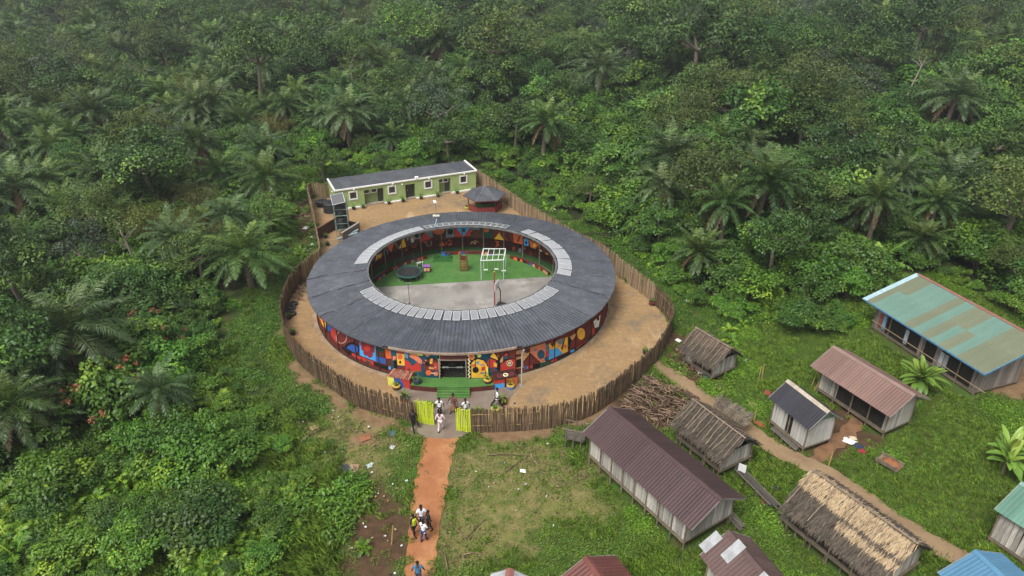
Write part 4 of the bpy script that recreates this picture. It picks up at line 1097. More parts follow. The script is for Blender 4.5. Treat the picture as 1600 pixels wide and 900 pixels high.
def fern(seed, n, fl, leafmat):
    r_ = np.random.RandomState(seed)
    vg = Veg()
    for k in range(n):
        palm_frond(vg, r_, (0, 0, 0.1), k * 2.4 + r_.uniform(-.3, .3), R(r_.uniform(25, 75)), fl * r_.uniform(.7, 1.1), 0, r_.uniform(.2, .9), pairs=14, droop=1.6, lw=0.09, ll=0.28 * fl)
    return vg.mesh('fern', [M_LEAF[leafmat]])

def proto_coll(name, meshes):
    c = bpy.data.collections.new(name)
    for k, me in enumerate(meshes):
        o = bpy.data.objects.new('%s_%02d' % (name, k), me)
        c.objects.link(o)
    return c
def scatter(name, coll, X, Y, Z, rz, sc, idx, label=None):
    """one object of stuff: instances on points"""
    me = bpy.data.meshes.new(name)
    n = len(X)
    me.vertices.add(n)
    me.vertices.foreach_set('co', np.stack([X, Y, Z], 1).astype(np.float32).ravel())
    fattr(me, 'rz', rz); fattr(me, 'sc', sc)
    a = me.attributes.new('idx', 'INT', 'POINT'); a.data.foreach_set('value', np.asarray(idx, dtype=np.int32))
    o = link(name, me)
    tag(o, label, None, None, 'stuff')
    nt = bpy.data.node_groups.new(name + '_nodes', 'GeometryNodeTree')
    nt.interface.new_socket('Geometry', in_out='INPUT', socket_type='NodeSocketGeometry')
    nt.interface.new_socket('Geometry', in_out='OUTPUT', socket_type='NodeSocketGeometry')
    N = nt.nodes
    gi, go = N.new('NodeGroupInput'), N.new('NodeGroupOutput')
    ci = N.new('GeometryNodeCollectionInfo'); ci.inputs[0].default_value = coll
    ci.inputs['Separate Children'].default_value = True
    ci.inputs['Reset Children'].default_value = True
    ip = N.new('GeometryNodeInstanceOnPoints'); ip.inputs['Pick Instance'].default_value = True
    def na(nm, ty):
        q = N.new('GeometryNodeInputNamedAttribute'); q.data_type = ty; q.inputs['Name'].default_value = nm
        return q.outputs['Attribute']
    cx = N.new('ShaderNodeCombineXYZ')
    nt.links.new(na('rz', 'FLOAT'), cx.inputs[2])
    nt.links.new(gi.outputs[0], ip.inputs['Points'])
    nt.links.new(ci.outputs[0], ip.inputs['Instance'])
    nt.links.new(na('idx', 'INT'), ip.inputs['Instance Index'])
    nt.links.new(cx.outputs[0], ip.inputs['Rotation'])
    nt.links.new(na('sc', 'FLOAT'), ip.inputs['Scale'])
    nt.links.new(ip.outputs[0], go.inputs[0])
    md = o.modifiers.new('scatter', 'NODES'); md.node_group = nt
    return o

# ------------------------------------------------------------------ the round building
def pol(a, r_, z=0.0):
    """angle in degrees from the entrance (towards -Y), counted towards +X"""
    a = R(a)
    return (CX + r_ * math.sin(a), CY - r_ * math.cos(a), z)
def polar_box(mb, a0, a1, r0, r1, z0, z1, step=3.0, mi=0):
    n = max(1, int(math.ceil((a1 - a0) / step)))
    vs_ = []
    for k in range(n + 1):
        a = a0 + (a1 - a0) * k / n
        vs_ += [pol(a, r0, z0), pol(a, r1, z0), pol(a, r1, z1), pol(a, r0, z1)]
    fs = []
    for k in range(n):
        b_ = 4 * k
        for j in range(4): fs.append((b_ + j, b_ + (j + 1) % 4, b_ + 4 + (j + 1) % 4, b_ + 4 + j))
    fs += [(3, 2, 1, 0), tuple(4 * n + j for j in range(4))]
    return mb.add(vs_, fs, mi)
def clip_strip(poly, a0, a1):
    def half(P, lim, sgn):
        out = []
        for i in range(len(P)):
            p, q = P[i], P[(i + 1) % len(P)]
            ip, iq = sgn * (p[0] - lim) >= 0, sgn * (q[0] - lim) >= 0
            if ip: out.append(p)
            if ip != iq:
                t = (lim - p[0]) / (q[0] - p[0])
                out.append((lim, p[1] + t * (q[1] - p[1])))
        return out
    P = half(poly, a0, 1)
    return half(P, a1, -1) if P else []
def mural_part(name, items, r_, parent, outward=1, base=0, zlim=(0, 9), label=None):
    V, F, Cc = [], [], []
    for k, (col, poly) in enumerate(items):
        rr = r_ + outward * (0.004 + 0.0016 * (k + base))
        c = srgb(MURAL_COL[col])
        lo, hi = min(p[0] for p in poly), max(p[0] for p in poly)
        poly = [(a, min(max(z, zlim[0]), zlim[1])) for a, z in poly]
        a = math.floor(lo)
        while a < hi:
            P = clip_strip(poly, a, a + 1)
            if len(P) >= 3:
                b_ = len(V)
                V += [pol(p[0], rr, p[1]) for p in P]
                F.append(tuple(range(b_, b_ + len(P)))); Cc.append(c)
            a += 1
    me = bpy.data.meshes.new(name)
    me.from_pydata(V, [], F)
    at = me.color_attributes.new('Col', 'FLOAT_COLOR', 'CORNER')
    buf = []
    for f, c in zip(F, Cc): buf += [*c, 1.0] * len(f)
    at.data.foreach_set('color', buf)
    o = link(name, me, attr_mat('mural_paint'), parent)
    if label: o['label'] = label
    return o

rb = empty('round_building', (0, 0, 0))
tag(rb, 'round building with grey ring roof and bright murals around an open courtyard', 'building')
m_wall = mat('wall_maroon', '6e2a22', '552019', scale=1.2, rough=0.85)
m_wallb = mat('wall_dark_brown', '4a241a', '351a14', scale=1.5, rough=0.85)
m_tealp = mat('wall_teal', '175064', '123f50', scale=1.5, rough=0.8)
# outer wall as storey-high panels between piers
mb = MB(); polar_box(mb, 20.5, 339.5, 13.45, 13.65, 0.0, 2.93); mb.build('outer_wall', m_wall, rb)
mb = MB(); polar_box(mb, 20.5, 339.5, 13.60, 13.72, 0.0, 0.12); mb.build('wall_plinth', mat('plinth_dark', '2b2622', '3d342c', scale=2, rough=.9), rb)
mural_part('mural_pattern', MURAL['outer_left'], 13.65, rb, 1, label='mural with red flower on sky blue and blue arch')
mural_part('mural_pattern', MURAL['outer_right'], 13.65, rb, 1, label='mural with yellow sun, brown mountain and sky blue shape')
# same style of painting carries on out of sight round the back
rgm = random.Random(9)
back = []
for k in range(26):
    a = 78 + k * 8
    c1, c2 = rgm.sample(['tan', 'red', 'blu', 'yel', 'dgn', 'sal', 'tea', 'mar', 'ora', 'gry'], 2)
    back.append((c1, [(a, 0.35), (a + 6.5, 0.35), (a + 6.5, 2.5), (a, 2.5)]))
    back.append((c2, [(a + 3.2 + 2.2 * math.cos(t), 1.4 + 0.55 * math.sin(t)) for t in np.linspace(0, 6.28, 12, endpoint=False)]))
mural_part('mural_pattern', back, 13.65, rb, 1, label='mural of circles on coloured squares round the back')
for k in range(15):
    for sg in (-1, 1):
        a_ = sg * (26 + k * 10.2)
        mb = MB(); polar_box(mb, a_ - .1, a_ + .1, 13.652, 13.735, .12, 2.88); mb.build('wall_batten', m_wallb, rb)
# portico front
mb = MB()
for (a0, a1, z0, z1) in [(-20.4, -4.35, 0, 2.86), (4.35, 20.4, 0, 2.86), (-4.35, 4.35, 2.28, 2.86)]:
    polar_box(mb, a0, a1, 13.62, 13.9, z0, z1, 2.0)
polar_box(mb, -20.4, -20.0, 13.3, 13.62, 0, 2.86); polar_box(mb, 20.0, 20.4, 13.3, 13.62, 0, 2.86)
mb.build('portico_wall', m_tealp, rb)
mural_part('mural_pattern', [(c, [(min(max(a, -20.3), 20.3), z) for a, z in p]) for c, p in MURAL['portico'] if not (c == 'brn' and max(a for a, _ in p) > 8 and min(a for a, _ in p) < -2)], 13.9, rb, 1, zlim=(0.47, 2.85), label='entrance mural with figures, a black tree and zigzag columns')
mb = MB(); polar_box(mb, -4.3, 4.3, 13.9, 13.915, 2.3, 2.85, 1.0); mb.build('lintel', mat('lintel_brown', '50271f', '43201a', scale=2), rb)
m_white = mat('white_paint', (0.72, 0.71, 0.68), (0.6, 0.58, 0.54), scale=2.5, rough=0.6)
mb = MB()
for s_ in (-1, 1):
    polar_box(mb, s_ * 4.35 - 0.13, s_ * 4.35 + 0.13, 13.86, 13.98, 0.45, 2.3, 1.0)
polar_box(mb, -4.22, 4.22, 13.86, 13.98, 2.2, 2.27, 1.0)
df = mb.build('door_frame', mat('door_frame_pale', '9c9488', '857d72', scale=3), rb)
# metal gate leaves with an ornament bar in the doorway
m_dark = mat('dark_metal', (0.03, 0.028, 0.025), None, rough=0.5, metal=0.3)
for s_ in (-1, 1):
    mb = MB()
    for k in range(7):
        a = s_ * (0.2 + k * 0.6)
        mb.bar(pol(a, 13.75, 0.47), pol(a, 13.75, 2.12), 0.03)
    mb.bar(pol(s_ * 0.1, 13.75, 2.1), pol(s_ * 4.0, 13.75, 2.1), 0.05)
    mb.bar(pol(s_ * 0.1, 13.75, 0.55), pol(s_ * 4.0, 13.75, 0.55), 0.05)
    d_ = mb.build('door', m_dark, rb)
    mb = MB()
    mb.bar(pol(s_ * 0.05, 13.78, 1.42), pol(s_ * 4.0, 13.78, 1.42), 0.03)
    for k in range(2):
        mb.torus((0, 0, 0), 0.07, 0.016, 10, 5)
    mb.v = [p if j < 8 else (pol(s_ * (1.6 if j < 8 + 66 else 3.0), 13.78, 1.42)[0] + p[0], pol(s_ * 1.6, 13.78, 1.42)[1] + p[2], 1.42 + p[1]) for j, p in enumerate(mb.v)]
    mb.build('door_ornament', mat('silver_metal', (0.38, 0.39, 0.38), None, rough=.4, metal=.6), d_)
mb = MB(); polar_box(mb, -6, 6, 11.3, 11.4, 0.45, 2.9); mb.build('lobby_wall', m_wallb, rb)
mb = MB(); polar_box(mb, -6, 6, 11.4, 13.6, 0.0, 0.44); mb.build('lobby_floor', mat('lobby_floor', '3c3a30', '2c2a22'), rb)
# inner classroom wall, valance, posts
mb = MB(); polar_box(mb, 7, 353, 11.2, 11.35, 0.0, 2.95); mb.build('inner_wall', m_wallb, rb)
mural_part('mural_pattern', MURAL['inner'], 11.2, rb, -1, zlim=(0.05, 2.6), label='dark inner mural with orange suns and rings')
mb = MB(); polar_box(mb, 0, 360, 10.2, 10.28, 1.58, 3.15); mb.build('valance', mat('valance_brown', '57281f', '40201a', scale=1), rb)
mural_part('mural_pattern', MURAL['valance'], 10.2, rb, -1, zlim=(1.60, 3.1), label='bright painted band under the inner eaves')
m_post = mat('post_wood', '8a7a62', '6a5a45', scale=4, rough=.9, var=.15)
for k in range(28):
    a = k * 360 / 28 + 4
    MB().tube([pol(a, 10.14, 0.0), pol(a, 10.14, 3.2)], 0.05, 8).build('post', m_post, rb)
mb = MB(); polar_box(mb, 0, 360, 10.1, 11.2, -0.02, 0.03)
mb.build('veranda_floor', mat('artificial_turf_dark', '33552a', '2a4721', scale=6, rough=.95), rb)

# ring roof: sectors of corrugated sheet laid parallel to the middle of each sector
RI, RO, ZI, ZO = 8.78, 14.25, 3.55, 2.92
m_roof, nt, b = nmat('roof_sheet_grey')
c1, _ = noise_mix(nt, srgb('484b52'), srgb('3d4047'), 0.5, 5)
c2, _ = noise_mix(nt, c1, srgb('5c6067'), 1.1, 6, 0.52, 0.8)
c3, _ = noise_mix(nt, c2, srgb('3b3c40'), 0.25, 6, 0.55, 0.85)
c4, _ = noise_mix(nt, c3, srgb('6a6c70'), 3.0, 8, 0.58, 0.74)
c4, _ = noise_mix(nt, c4, srgb('5a5048'), 0.8, 9, .60, .78, rough=.7)
nt.links.new(vary(nt, c4, 0.11), b.inputs['Base Color'])
add_bump(nt, b, 1.4, 0.25, 0.05)
b.inputs['Roughness'].default_value = 0.5
b.inputs['Metallic'].default_value = 0.1
m_lap = mat('roof_lap_black', (0.02, 0.02, 0.022), (0.06, 0.06, 0.065), scale=3, rough=.6)
roof = empty('roof'); roof.parent = rb
NS = 24
rgr = random.Random(31)
half = 180.0 / NS
rib = 0.30
for s_ in range(NS):
    am = s_ * 360 / NS
    ro = RO - (0.12 if abs((am + 180) % 360 - 180) < 20 else 0.0)
    A = Vector((math.sin(R(am)), -math.cos(R(am)))); T = Vector((A.y, -A.x))
    umax = ro * math.sin(R(half))
    us = np.arange(-math.floor(umax / (rib / 2)) , math.floor(umax / (rib / 2)) + 1) * (rib / 2)
    us = np.concatenate([[-umax], us, [umax]])
    offs = (s_ % 2) * 0.016
    groups = [list(range(k, min(k + 6, len(us) - 1) + 1)) for k in range(0, len(us) - 1, 6)]
    for gi_, grp in enumerate(groups):
        if len(grp) < 2: continue
        cut = rgr.uniform(.42, .58)
        for row in (0, 1):
            vs_ = []; fs = []
            edge = rgr.uniform(-.05, .03)
            for q in grp:
                u_ = us[q]
                lo = max(math.sqrt(max(RI ** 2 - u_ * u_, 0)), abs(u_) / math.tan(R(half)))
                hi = math.sqrt(ro ** 2 - u_ * u_) + edge
                hi = max(hi, lo + .001)
                md = lo + (hi - lo) * cut
                dz = (0.034 if q % 2 else -0.03) + offs + (.014 if row == 0 else 0) + .005 * (gi_ % 2)
                for v_ in ((lo, md + .07) if row == 0 else (md, hi)):
                    rr = math.hypot(u_, v_)
                    z = ZI + (rr - RI) * (ZO - ZI) / (RO - RI)
                    vs_.append((CX + A.x * v_ + T.x * u_, CY + A.y * v_ + T.y * u_, z + dz))
            n2 = len(grp); base = len(vs_)
            vs_ += [(x, y, z - 0.05) for x, y, z in vs_]
            for q in range(n2 - 1):
                a_ = 2 * q
                fs += [(a_, a_ + 2, a_ + 3, a_ + 1), (a_ + base, a_ + base + 1, a_ + base + 3, a_ + base + 2), (a_, a_ + base, a_ + base + 2, a_ + 2), (a_ + 1, a_ + 3, a_ + base + 3, a_ + base + 1)]
            MB().add(vs_, fs).build('roof_sheet', m_roof, roof)
# bitumen laps along some joints, wavering like the real ones
rgl = random.Random(6)
for k in range(NS):
    a = (k + 0.5) * 360 / NS
    aa = (a + 180) % 360 - 180
    wide = aa in (-82.5, -67.5, -52.5, 67.5) or abs(aa - 67.5) < 1 or abs(aa + 67.5) < 1 or abs(aa + 82.5) < 1 or abs(aa + 52.5) < 1
    pts = []
    for j in range(9):
        t = j / 8
        r_ = RI + 0.2 + (RO - RI - 0.25) * t
        w = rgl.uniform(-0.16, 0.16) if wide else rgl.uniform(-.02, .02)
        z = ZI + (r_ - RI) * (ZO - ZI) / (RO - RI) + 0.045
        p = pol(a + math.degrees(w / r_), r_, z)
        pts.append(p)
    mb = MB()
    for p, q in zip(pts[:-1], pts[1:]): mb.bar(p, q, 0.09 if wide else 0.05, 0.014)
    mb.build('roof_lap', m_lap if wide else mat('roof_lap_grey', '4a4c50', '6a6d72', scale=2), roof)
# eaves trims and gutter
m_beige = mat('trim_beige', '9c8878', '7d6c5e', scale=3, rough=.8)
mb = MB(); polar_box(mb, -20.6, 20.6, 14.08, 14.2, 2.82, 2.99, 2.0); mb.build('portico_trim', m_beige, rb)
mb = MB(); polar_box(mb, 20.8, 339.2, 14.19, 14.23, 2.80, 2.89, 2.0); mb.build('eaves_board', mat('eaves_dark', '3a3632', '55504a', scale=2), rb)
mb = MB(); polar_box(mb, 0, 360, 8.66, 8.79, 3.44, 3.60, 2.0); mb.build('inner_gutter', mat('gutter_grey', '6d6c6a', '4f4e4c', scale=2, rough=.6), rb)

# porch: platform, turf, steps
m_turf, nt, b = nmat('artificial_turf')
c1, _ = noise_mix(nt, srgb('456f2e'), srgb('3a6127'), 1.2, 7)
c2, _ = noise_mix(nt, c1, srgb('5c7440'), 0.45, 9, .54, .74, rough=.7)
c3, _ = noise_mix(nt, c2, srgb('6b6a48'), 1.8, 9, .66, .82, rough=.7)
nt.links.new(c3, b.inputs['Base Color']); b.inputs['Roughness'].default_value = .95
add_bump(nt, b, 30, .3, .02)
m_brick = mat('platform_brown', '5a2c24', '432019', scale=3, rough=.9)
mb = MB(); polar_box(mb, -12.5, 12.5, 13.88, 15.1, 0.0, 0.42, 1.0); mb.build('porch_platform', m_brick, rb)
mb = MB(); polar_box(mb, -12.4, 12.4, 13.9, 15.07, 0.424, 0.46, 1.0); mb.build('porch_turf', m_turf, rb)
mb = MB(); polar_box(mb, -4.3, 4.3, 13.6, 13.9, 0.1, 0.455, 1.0); mb.build('door_step', m_turf, rb)
for k in range(4):
    MB().box((-4.49, 43.99 - 0.22 * k - 0.11, 0.21 - 0.055 * k), (2.5, 0.22, 0.42 - 0.11 * k)).build('step', [m_turf], rb)
# side benches with slatted or tiled tops
def side_box(sgn):
    t = empty('entrance_bench'); 
    a0, a1 = (-19.8, -12.6) if sgn < 0 else (12.6, 19.6)
    tag(t, 'painted bench block with brown slats left of the entrance steps' if sgn < 0 else 'painted bench block with ringed dark top right of the entrance steps', 'bench')
    mb = MB(); polar_box(mb, a0, a1, 14.0, 15.0, 0.0, 0.86, 1.0); mb.build('block', mat('bench_red', 'b8412f', '8f3327', scale=2), t)
    it = []
    if sgn < 0:
        it = [('blu', [(a0 + 2.2, 0.0), (a0 + 5.4, 0.0), (a0 + 5.0, .5), (a0 + 3.8, .84), (a0 + 2.2, .84)]), ('red', [(a0 + 5.4, 0), (a1, 0), (a1, .84), (a0 + 5.0, .84), (a0 + 5.2, .5)]), ('lym', [(a0, 0), (a0 + 2.1, 0), (a0 + 2.1, .84), (a0, .84)])]
        rgb_ = random.Random(2)
        for k in range(9):
            a = a0 + 0.4 + k * (a1 - a0 - .8) / 8
            mb = MB(); mb.bar(pol(a, 13.98, 0.90), pol(a + .1, 15.08, 0.90), 0.13, 0.05)
            mb.build('slat', mat('slat_brown', '7d4a3c', '9a7a66', scale=3, var=.35), t)
    else:
        it = [('red', [(a0, .45), (a0 + 3.0, .45), (a0 + 3.0, .84), (a0, .84)]), ('sky', [(a0, 0), (a0 + 3.0, 0), (a0 + 3.0, .44), (a0, .44)]), ('blk', [(a0 + 3.1, 0), (a0 + 3.5, 0), (a0 + 3.5, .84), (a0 + 3.1, .84)]), ('ora', [(a0 + 3.6, 0), (a1, 0), (a1, .84), (a0 + 3.6, .84)])]
        mb = MB(); polar_box(mb, a0 - .1, a1 + .1, 13.98, 15.06, 0.864, 0.93, 1.0); mb.build('top', mat('bench_top', '3d211b', '2a1814', scale=3), t)
        for k in range(3):
            mb = MB(); mb.torus(pol(a0 + 1.8 + 1.9 * k, 14.7, 0.95), 0.17, 0.05, 14, 6)
            mb.build('ring', mat('ring_cream' if k == 1 else 'ring_maroon', 'd8cfa8' if k == 1 else '6b2b35'), t)
    mural_part('painting', it, 15.0, t)
side_box(-1); side_box(1)

# courtyard floor
mb = MB(); mb.lathe([(0.01, 0.012), (10.12, 0.012)], (CX, CY, 0), 72)
m_court, nt, b = nmat('court_concrete')
c1, _ = noise_mix(nt, srgb('8f8b85'), srgb('7a7670'), 0.35, 6, 0.35, 0.65)
c2, _ = noise_mix(nt, c1, srgb('66605a'), 0.5, 6, 0.56, 0.74)
c3, _ = noise_mix(nt, c2, srgb('a5a099'), 0.28, 9, .52, .66, rough=.7)
c4, _ = noise_mix(nt, c3, srgb('5f5348'), 1.4, 9, .60, .78, rough=.7)
nt.links.new(c4, b.inputs['Base Color']); b.inputs['Roughness'].default_value = 0.4
tag(mb.build('courtyard_floor', m_court), kind='structure')
tl, tr = Vector(G2(590, 454.5)), Vector(G2(866, 435.5))
tp = []
for k in range(73):
    a = R(k * 5); p = Vector((CX + 10.05 * math.sin(a), CY - 10.05 * math.cos(a)))
    if (tr - tl).x * (p - tl).y - (tr - tl).y * (p - tl).x > 0: tp.append((p.x, p.y))
sheet('courtyard_turf', tp, 0.024, m_turf, sub=50)
# low painted seat walls
m_low = attr_mat('mural_paint')
for a0, a1 in [(118, 152), (164, 196), (208, 252)]:
    t = empty('seat_wall')
    tag(t, {118: 'low painted seat wall curving on the right of the courtyard', 164: 'low painted seat wall behind the wooden play tower', 208: 'low painted seat wall curving behind the trampoline'}[a0], 'seat wall', 'courtyard seat walls')
    mb = MB(); polar_box(mb, a0, a1, 9.35, 9.62, 0.0, 0.34, 2.0); mb.build('block', mat('seat_wall_brown', '5b2f20', '47241a', scale=2), t)
    it = []; a = a0 + .4
    while a < a1 - 3:
        w = rgm.uniform(1.6, 3.6); c = rgm.choice(['ora', 'brn', 'blk', 'tan', 'ora', 'mar', 'blu', 'brn'])
        it.append((c, [(a, .03), (a + w, .03), (a + w * .8, .33), (a + w * .15, .33)])); a += w + .2
    mural_part('painting', it, 9.35, t, -1)

# ------------------------------------------------------------------ solar panels on the ring roof
def cell_mat(name, k):
  m_cell, nt, b = nmat(name)
  tc = nt.nodes.new('ShaderNodeTexCoord')
  br = nt.nodes.new('ShaderNodeTexBrick')
  br.inputs['Color1'].default_value = (k, k * 1.02, k * 1.06, 1); br.inputs['Color2'].default_value = (k * 1.12, k * 1.14, k * 1.18, 1); br.inputs['Mortar'].default_value = (k * 1.8, k * 1.8, k * 1.8, 1)
  br.offset = 0.0; br.inputs['Scale'].default_value = 1.0; br.inputs['Brick Width'].default_value = 0.16; br.inputs['Row Height'].default_value = 0.16; br.inputs['Mortar Size'].default_value = 0.006
  nt.links.new(tc.outputs['Object'], br.inputs['Vector']); nt.links.new(br.outputs['Color'], b.inputs['Base Color'])
  b.inputs['Roughness'].default_value = 0.22; b.inputs['Specular IOR Level'].default_value = 0.6
  return m_cell
m_cell, m_cell_sky_mid, m_cell_sky_pale = cell_mat('solar_cells_dark', .09), cell_mat('solar_cells_sky_reflection_mid', .19), cell_mat('solar_cells_sky_reflection_pale', .26)  # the two paler cell greys have the sky's reflection put into their colour
m_alu = mat('aluminium_frame', (0.62, 0.63, 0.64), None, rough=.4, metal=.4)
def panel_mesh(w, l, mc):
    f = MB()
    for s_ in (-1, 1):
        f.box((s_ * (w / 2 - .02), 0, 0), (.04, l, .045)); f.box((0, s_ * (l / 2 - .02), 0.001), (w - .08, .04, .045))
    g = MB(); g.box((0, 0, 0.0), (w - .08, l - .08, .03))
    a, c = f.mesh('panel_frame'), g.mesh('panel_cells')
    a.materials.append(m_alu); c.materials.append(mc)
    return a, c
PN, PL, PD, PW = panel_mesh(.60, 1.22, m_cell_sky_mid), panel_mesh(.60, 1.22, m_cell_sky_pale), panel_mesh(.60, 1.05, m_cell), panel_mesh(.98, 1.25, m_cell_sky_pale)
slope = math.atan2(ZI - ZO, RO - RI)
def solar(a, r_, lift, meshes, label, group, tilt=0.0, dx=0.0):
    z = ZI + (r_ - RI) * (ZO - ZI) / (RO - RI) + lift
    e = empty('solar_panel', pol(a, r_, z))
    # local +Y points outward, down the slope
    e.rotation_euler = Matrix.Rotation(R(a) + math.pi, 4, 'Z').to_euler()
    e.rotation_euler = (Matrix.Rotation(R(a) + math.pi, 4, 'Z') @ Matrix.Rotation(-slope + tilt, 4, 'X')).to_euler()
    tag(e, label, 'solar panel', group)
    link('frame', meshes[0], None, e); link('cells', meshes[1], None, e)
    return e
rgs = random.Random(8)
ORD = 'first second third fourth fifth sixth seventh eighth ninth tenth eleventh twelfth thirteenth fourteenth fifteenth sixteenth seventeenth eighteenth nineteenth twentieth'.split() + ['twenty-' + w for w in 'first second third fourth fifth sixth seventh'.split()]
for k in range(27):
    a = -56.5 + k * (113.5 / 26) + (0.35 if k > 11 else 0) + (0.35 if k > 20 else 0)
    solar(a, 9.52 + rgs.uniform(-.02, .02), 0.10, PN, ORD[k] + ' slim solar panel from the left end of the near roof arc', 'solar panels of the near arc')
for k in range(15):
    a = -92 - k * 4.0
    solar(a, 9.5 + rgs.uniform(-.02, .02), 0.10, PL, ORD[k] + ' pale slim solar panel counting back along the left roof arc', 'solar panels of the left arc')
for k in range(14):
    a = -154 - k * 3.9
    solar(a, 9.45 + rgs.uniform(-.02, .02), 0.12, PD, ORD[k] + ' dark solar panel from the left end of the far roof arc', 'solar panels of the far arc')
for k in range(10):
    a = 79.5 + k * 6.6
    solar(a, 9.55, 0.10 + 0.03 * (k % 2), PW, ORD[k] + ' wide pale solar panel counting back along the right roof arc', 'solar panels of the right arc')

# ------------------------------------------------------------------ green building
ga, gb = Vector(G2(527, 328.5)), Vector(G2(744, 295.5))
gl = (gb - ga).length
g_rz = math.atan2((gb - ga).y, (gb - ga).x)
gbld = empty('green_building', (ga.x, ga.y, 0), g_rz)
tag(gbld, 'long pale green building with white trim and flat grey roof', 'building')
m_green = mat('wall_green', '93a56c', '879860', scale=1.2, rough=.85)
m_greend = mat('wall_green_dark', '7a8a58', '6c7b4e', scale=1.2, rough=.85)
GD, GH = 4.3, 2.45
# front wall pieces leave openings: (x0, x1) fractions of the length
fx = lambda px: ((Vector(G2(px, 328.5 - (px - 527) * 33 / 217)) - ga).length)
rec = [(fx(571), fx(601), 0.2), (fx(634.5), fx(650), 0.0), (fx(687), fx(705), 0.2)]
wins = [fx(554), fx(614), fx(670), fx(724.5)]
def wallseg(x0, x1, z0, z1, y0=0.0, t=.18, m=m_green, name='wall'):
    return MB().box(((x0 + x1) / 2, y0 + t / 2, (z0 + z1) / 2), (x1 - x0, t, z1 - z0)).build(name, m, gbld)
xs = [0.0]
for a, b_, _ in rec: xs += [a, b_]
xs.append(gl)
ww, wh, wz = 1.02, 0.98, 1.12
for k in range(0, len(xs), 2):
    x0, x1 = xs[k], xs[k + 1]
    inn = [w for w in wins if x0 < w < x1]
    if inn:
        w = inn[0]
        wallseg(x0, w - ww / 2, .1, GH); wallseg(w + ww / 2, x1, .1, GH); wallseg(w - ww / 2, w + ww / 2, .1, wz); wallseg(w - ww / 2, w + ww / 2, wz + wh, GH)
    else: wallseg(x0, x1, .1, GH)
m_glass = mat('window_dark', (0.025, 0.028, 0.03), None, rough=.15, spec=.5)
m_bar = mat('window_bar', (0.10, 0.10, 0.10), None, rough=.5)
for w in wins:
    t = empty('window', (w, 0, wz)); t.parent = gbld
    f = MB()
    for s_ in (-1, 1):
        f.box((s_ * (ww / 2 - .04), -.02, wh / 2), (.16, .1, wh + .16)); f.box((0, -.018, wh / 2 + s_ * (wh / 2 - .0)), (ww - .24, .1, .16))
    f.build('window_frame', m_white, t)
    MB().box((0, .06, wh / 2), (ww - .1, .03, wh - .1)).build('pane', m_glass, t)
    f = MB()
    for q in (-.2, 0, .2): f.box((q, .03, wh / 2), (.025, .02, wh - .16))
    f.build('window_bar', m_bar, t)
    MB().lathe([(0.0, .12), (.1, .08), (.12, 0), (0.0, -.02)], (0, -.1, wh + .28), 10).build('wall_lamp', mat('lamp_white', (.8, .8, .78), None, rough=.3), gbld).location = (w + .15, 0, wz)
for (a, b_, _), door in zip(rec, (0, 1, 0)):
    wallseg(a, b_, .1, GH, .6, .12, m_greend, 'recess_wall')
    wallseg(a, b_, 2.05 if not door else 2.0, GH, .0)
    for x_ in (a - .06, b_ + .06): MB().box((x_, .40, 1.2), (.1, .42, 2.2)).build('recess_side', m_green, gbld)
    MB().box(((a + b_) / 2, .3, .09), (b_ - a, .6, .1)).build('recess_floor', mat('floor_tile_grey', '9a8f80', '80766a', scale=3), gbld)
    if door:
        d_ = MB().box(((a + b_) / 2 + .1, .56, 1.05), (.95, .06, 1.85)).build('door', m_glass, gbld)
        MB().box(((a + b_) / 2 - .25, .51, 1.05), (.04, .04, .18)).build('door_handle', m_alu, d_)
    else:
        d_ = MB().box((b_ - .35, .56, 1.0), (.62, .06, 1.8)).build('door', m_glass, gbld)
        for q in range(2):
            x_ = a + .42 + q * .92 * (b_ - a) / 2.4
            t = empty('window', (x_, .54, 1.48)); t.parent = gbld
            f = MB()
            for s_ in (-1, 1):
                f.box((s_ * .36, 0, .22), (.1, .1, .62)); f.box((0, 0.002, .22 + s_ * .28), (.64, .1, .1))
            f.build('window_frame', m_white, t)
            MB().box((0, .02, .22), (.62, .03, .48)).build('pane', m_glass, t)
for x0 in (0.09, gl - .09): MB().box((x0, GD / 2 + .09, (GH + .1) / 2), (.18, GD - .18 + .0, GH - .1)).build('wall', m_green, gbld)
MB().box((gl / 2, GD + .09, (GH + .1) / 2), (gl, .18, GH - .1)).build('wall', m_green, gbld)
pl = MB()
for k in range(0, len(xs), 2): pl.box(((xs[k] + xs[k + 1]) / 2, -.12, .06), (xs[k + 1] - xs[k], .26, .16))
pl.build('plinth', m_white, gbld)
# flat roof: parapet trim and grey sheets
tr_ = MB()
tr_.box((gl / 2, -.02, GH + .09), (gl + .3, .22, .15)); tr_.box((-.05, GD / 2, GH + .14), (.2, GD + .1, .2)); tr_.box((gl + .05, GD / 2, GH + .14), (.2, GD + .1, .2))
tr_.build('roof_trim', m_white, gbld)
ns = 15
m_roof2 = mat('roof_sheet_dark', '5a5d62', '46484c', scale=.8, rough=.45, var=.14, metal=.2)
rf = empty('roof'); rf.parent = gbld
for k in range(ns):
    x0, x1 = gl * k / ns, gl * (k + 1) / ns
    c_ = MB(); vs_ = []; n_ = 8
    for j in range(n_ + 1):
        x_ = x0 + (x1 - x0) * j / n_
        for y_, z_ in ((.1, GH + .14), (GD + .3, GH + .06)):
            vs_.append((x_, y_, z_ + (.02 if j % 2 else -.01) + .006 * (k % 2)))
    c_.add(vs_, [(2 * j, 2 * j + 2, 2 * j + 3, 2 * j + 1) for j in range(n_)])
    c_.build('roof_sheet', m_roof2, rf)
for px_, s_ in ((653, .22),):
    MB().box((fx(653), -.02, GH + .32), (.42, .3, .22)).build('floodlight', mat('lamp_white', (.8, .8, .78)), gbld)
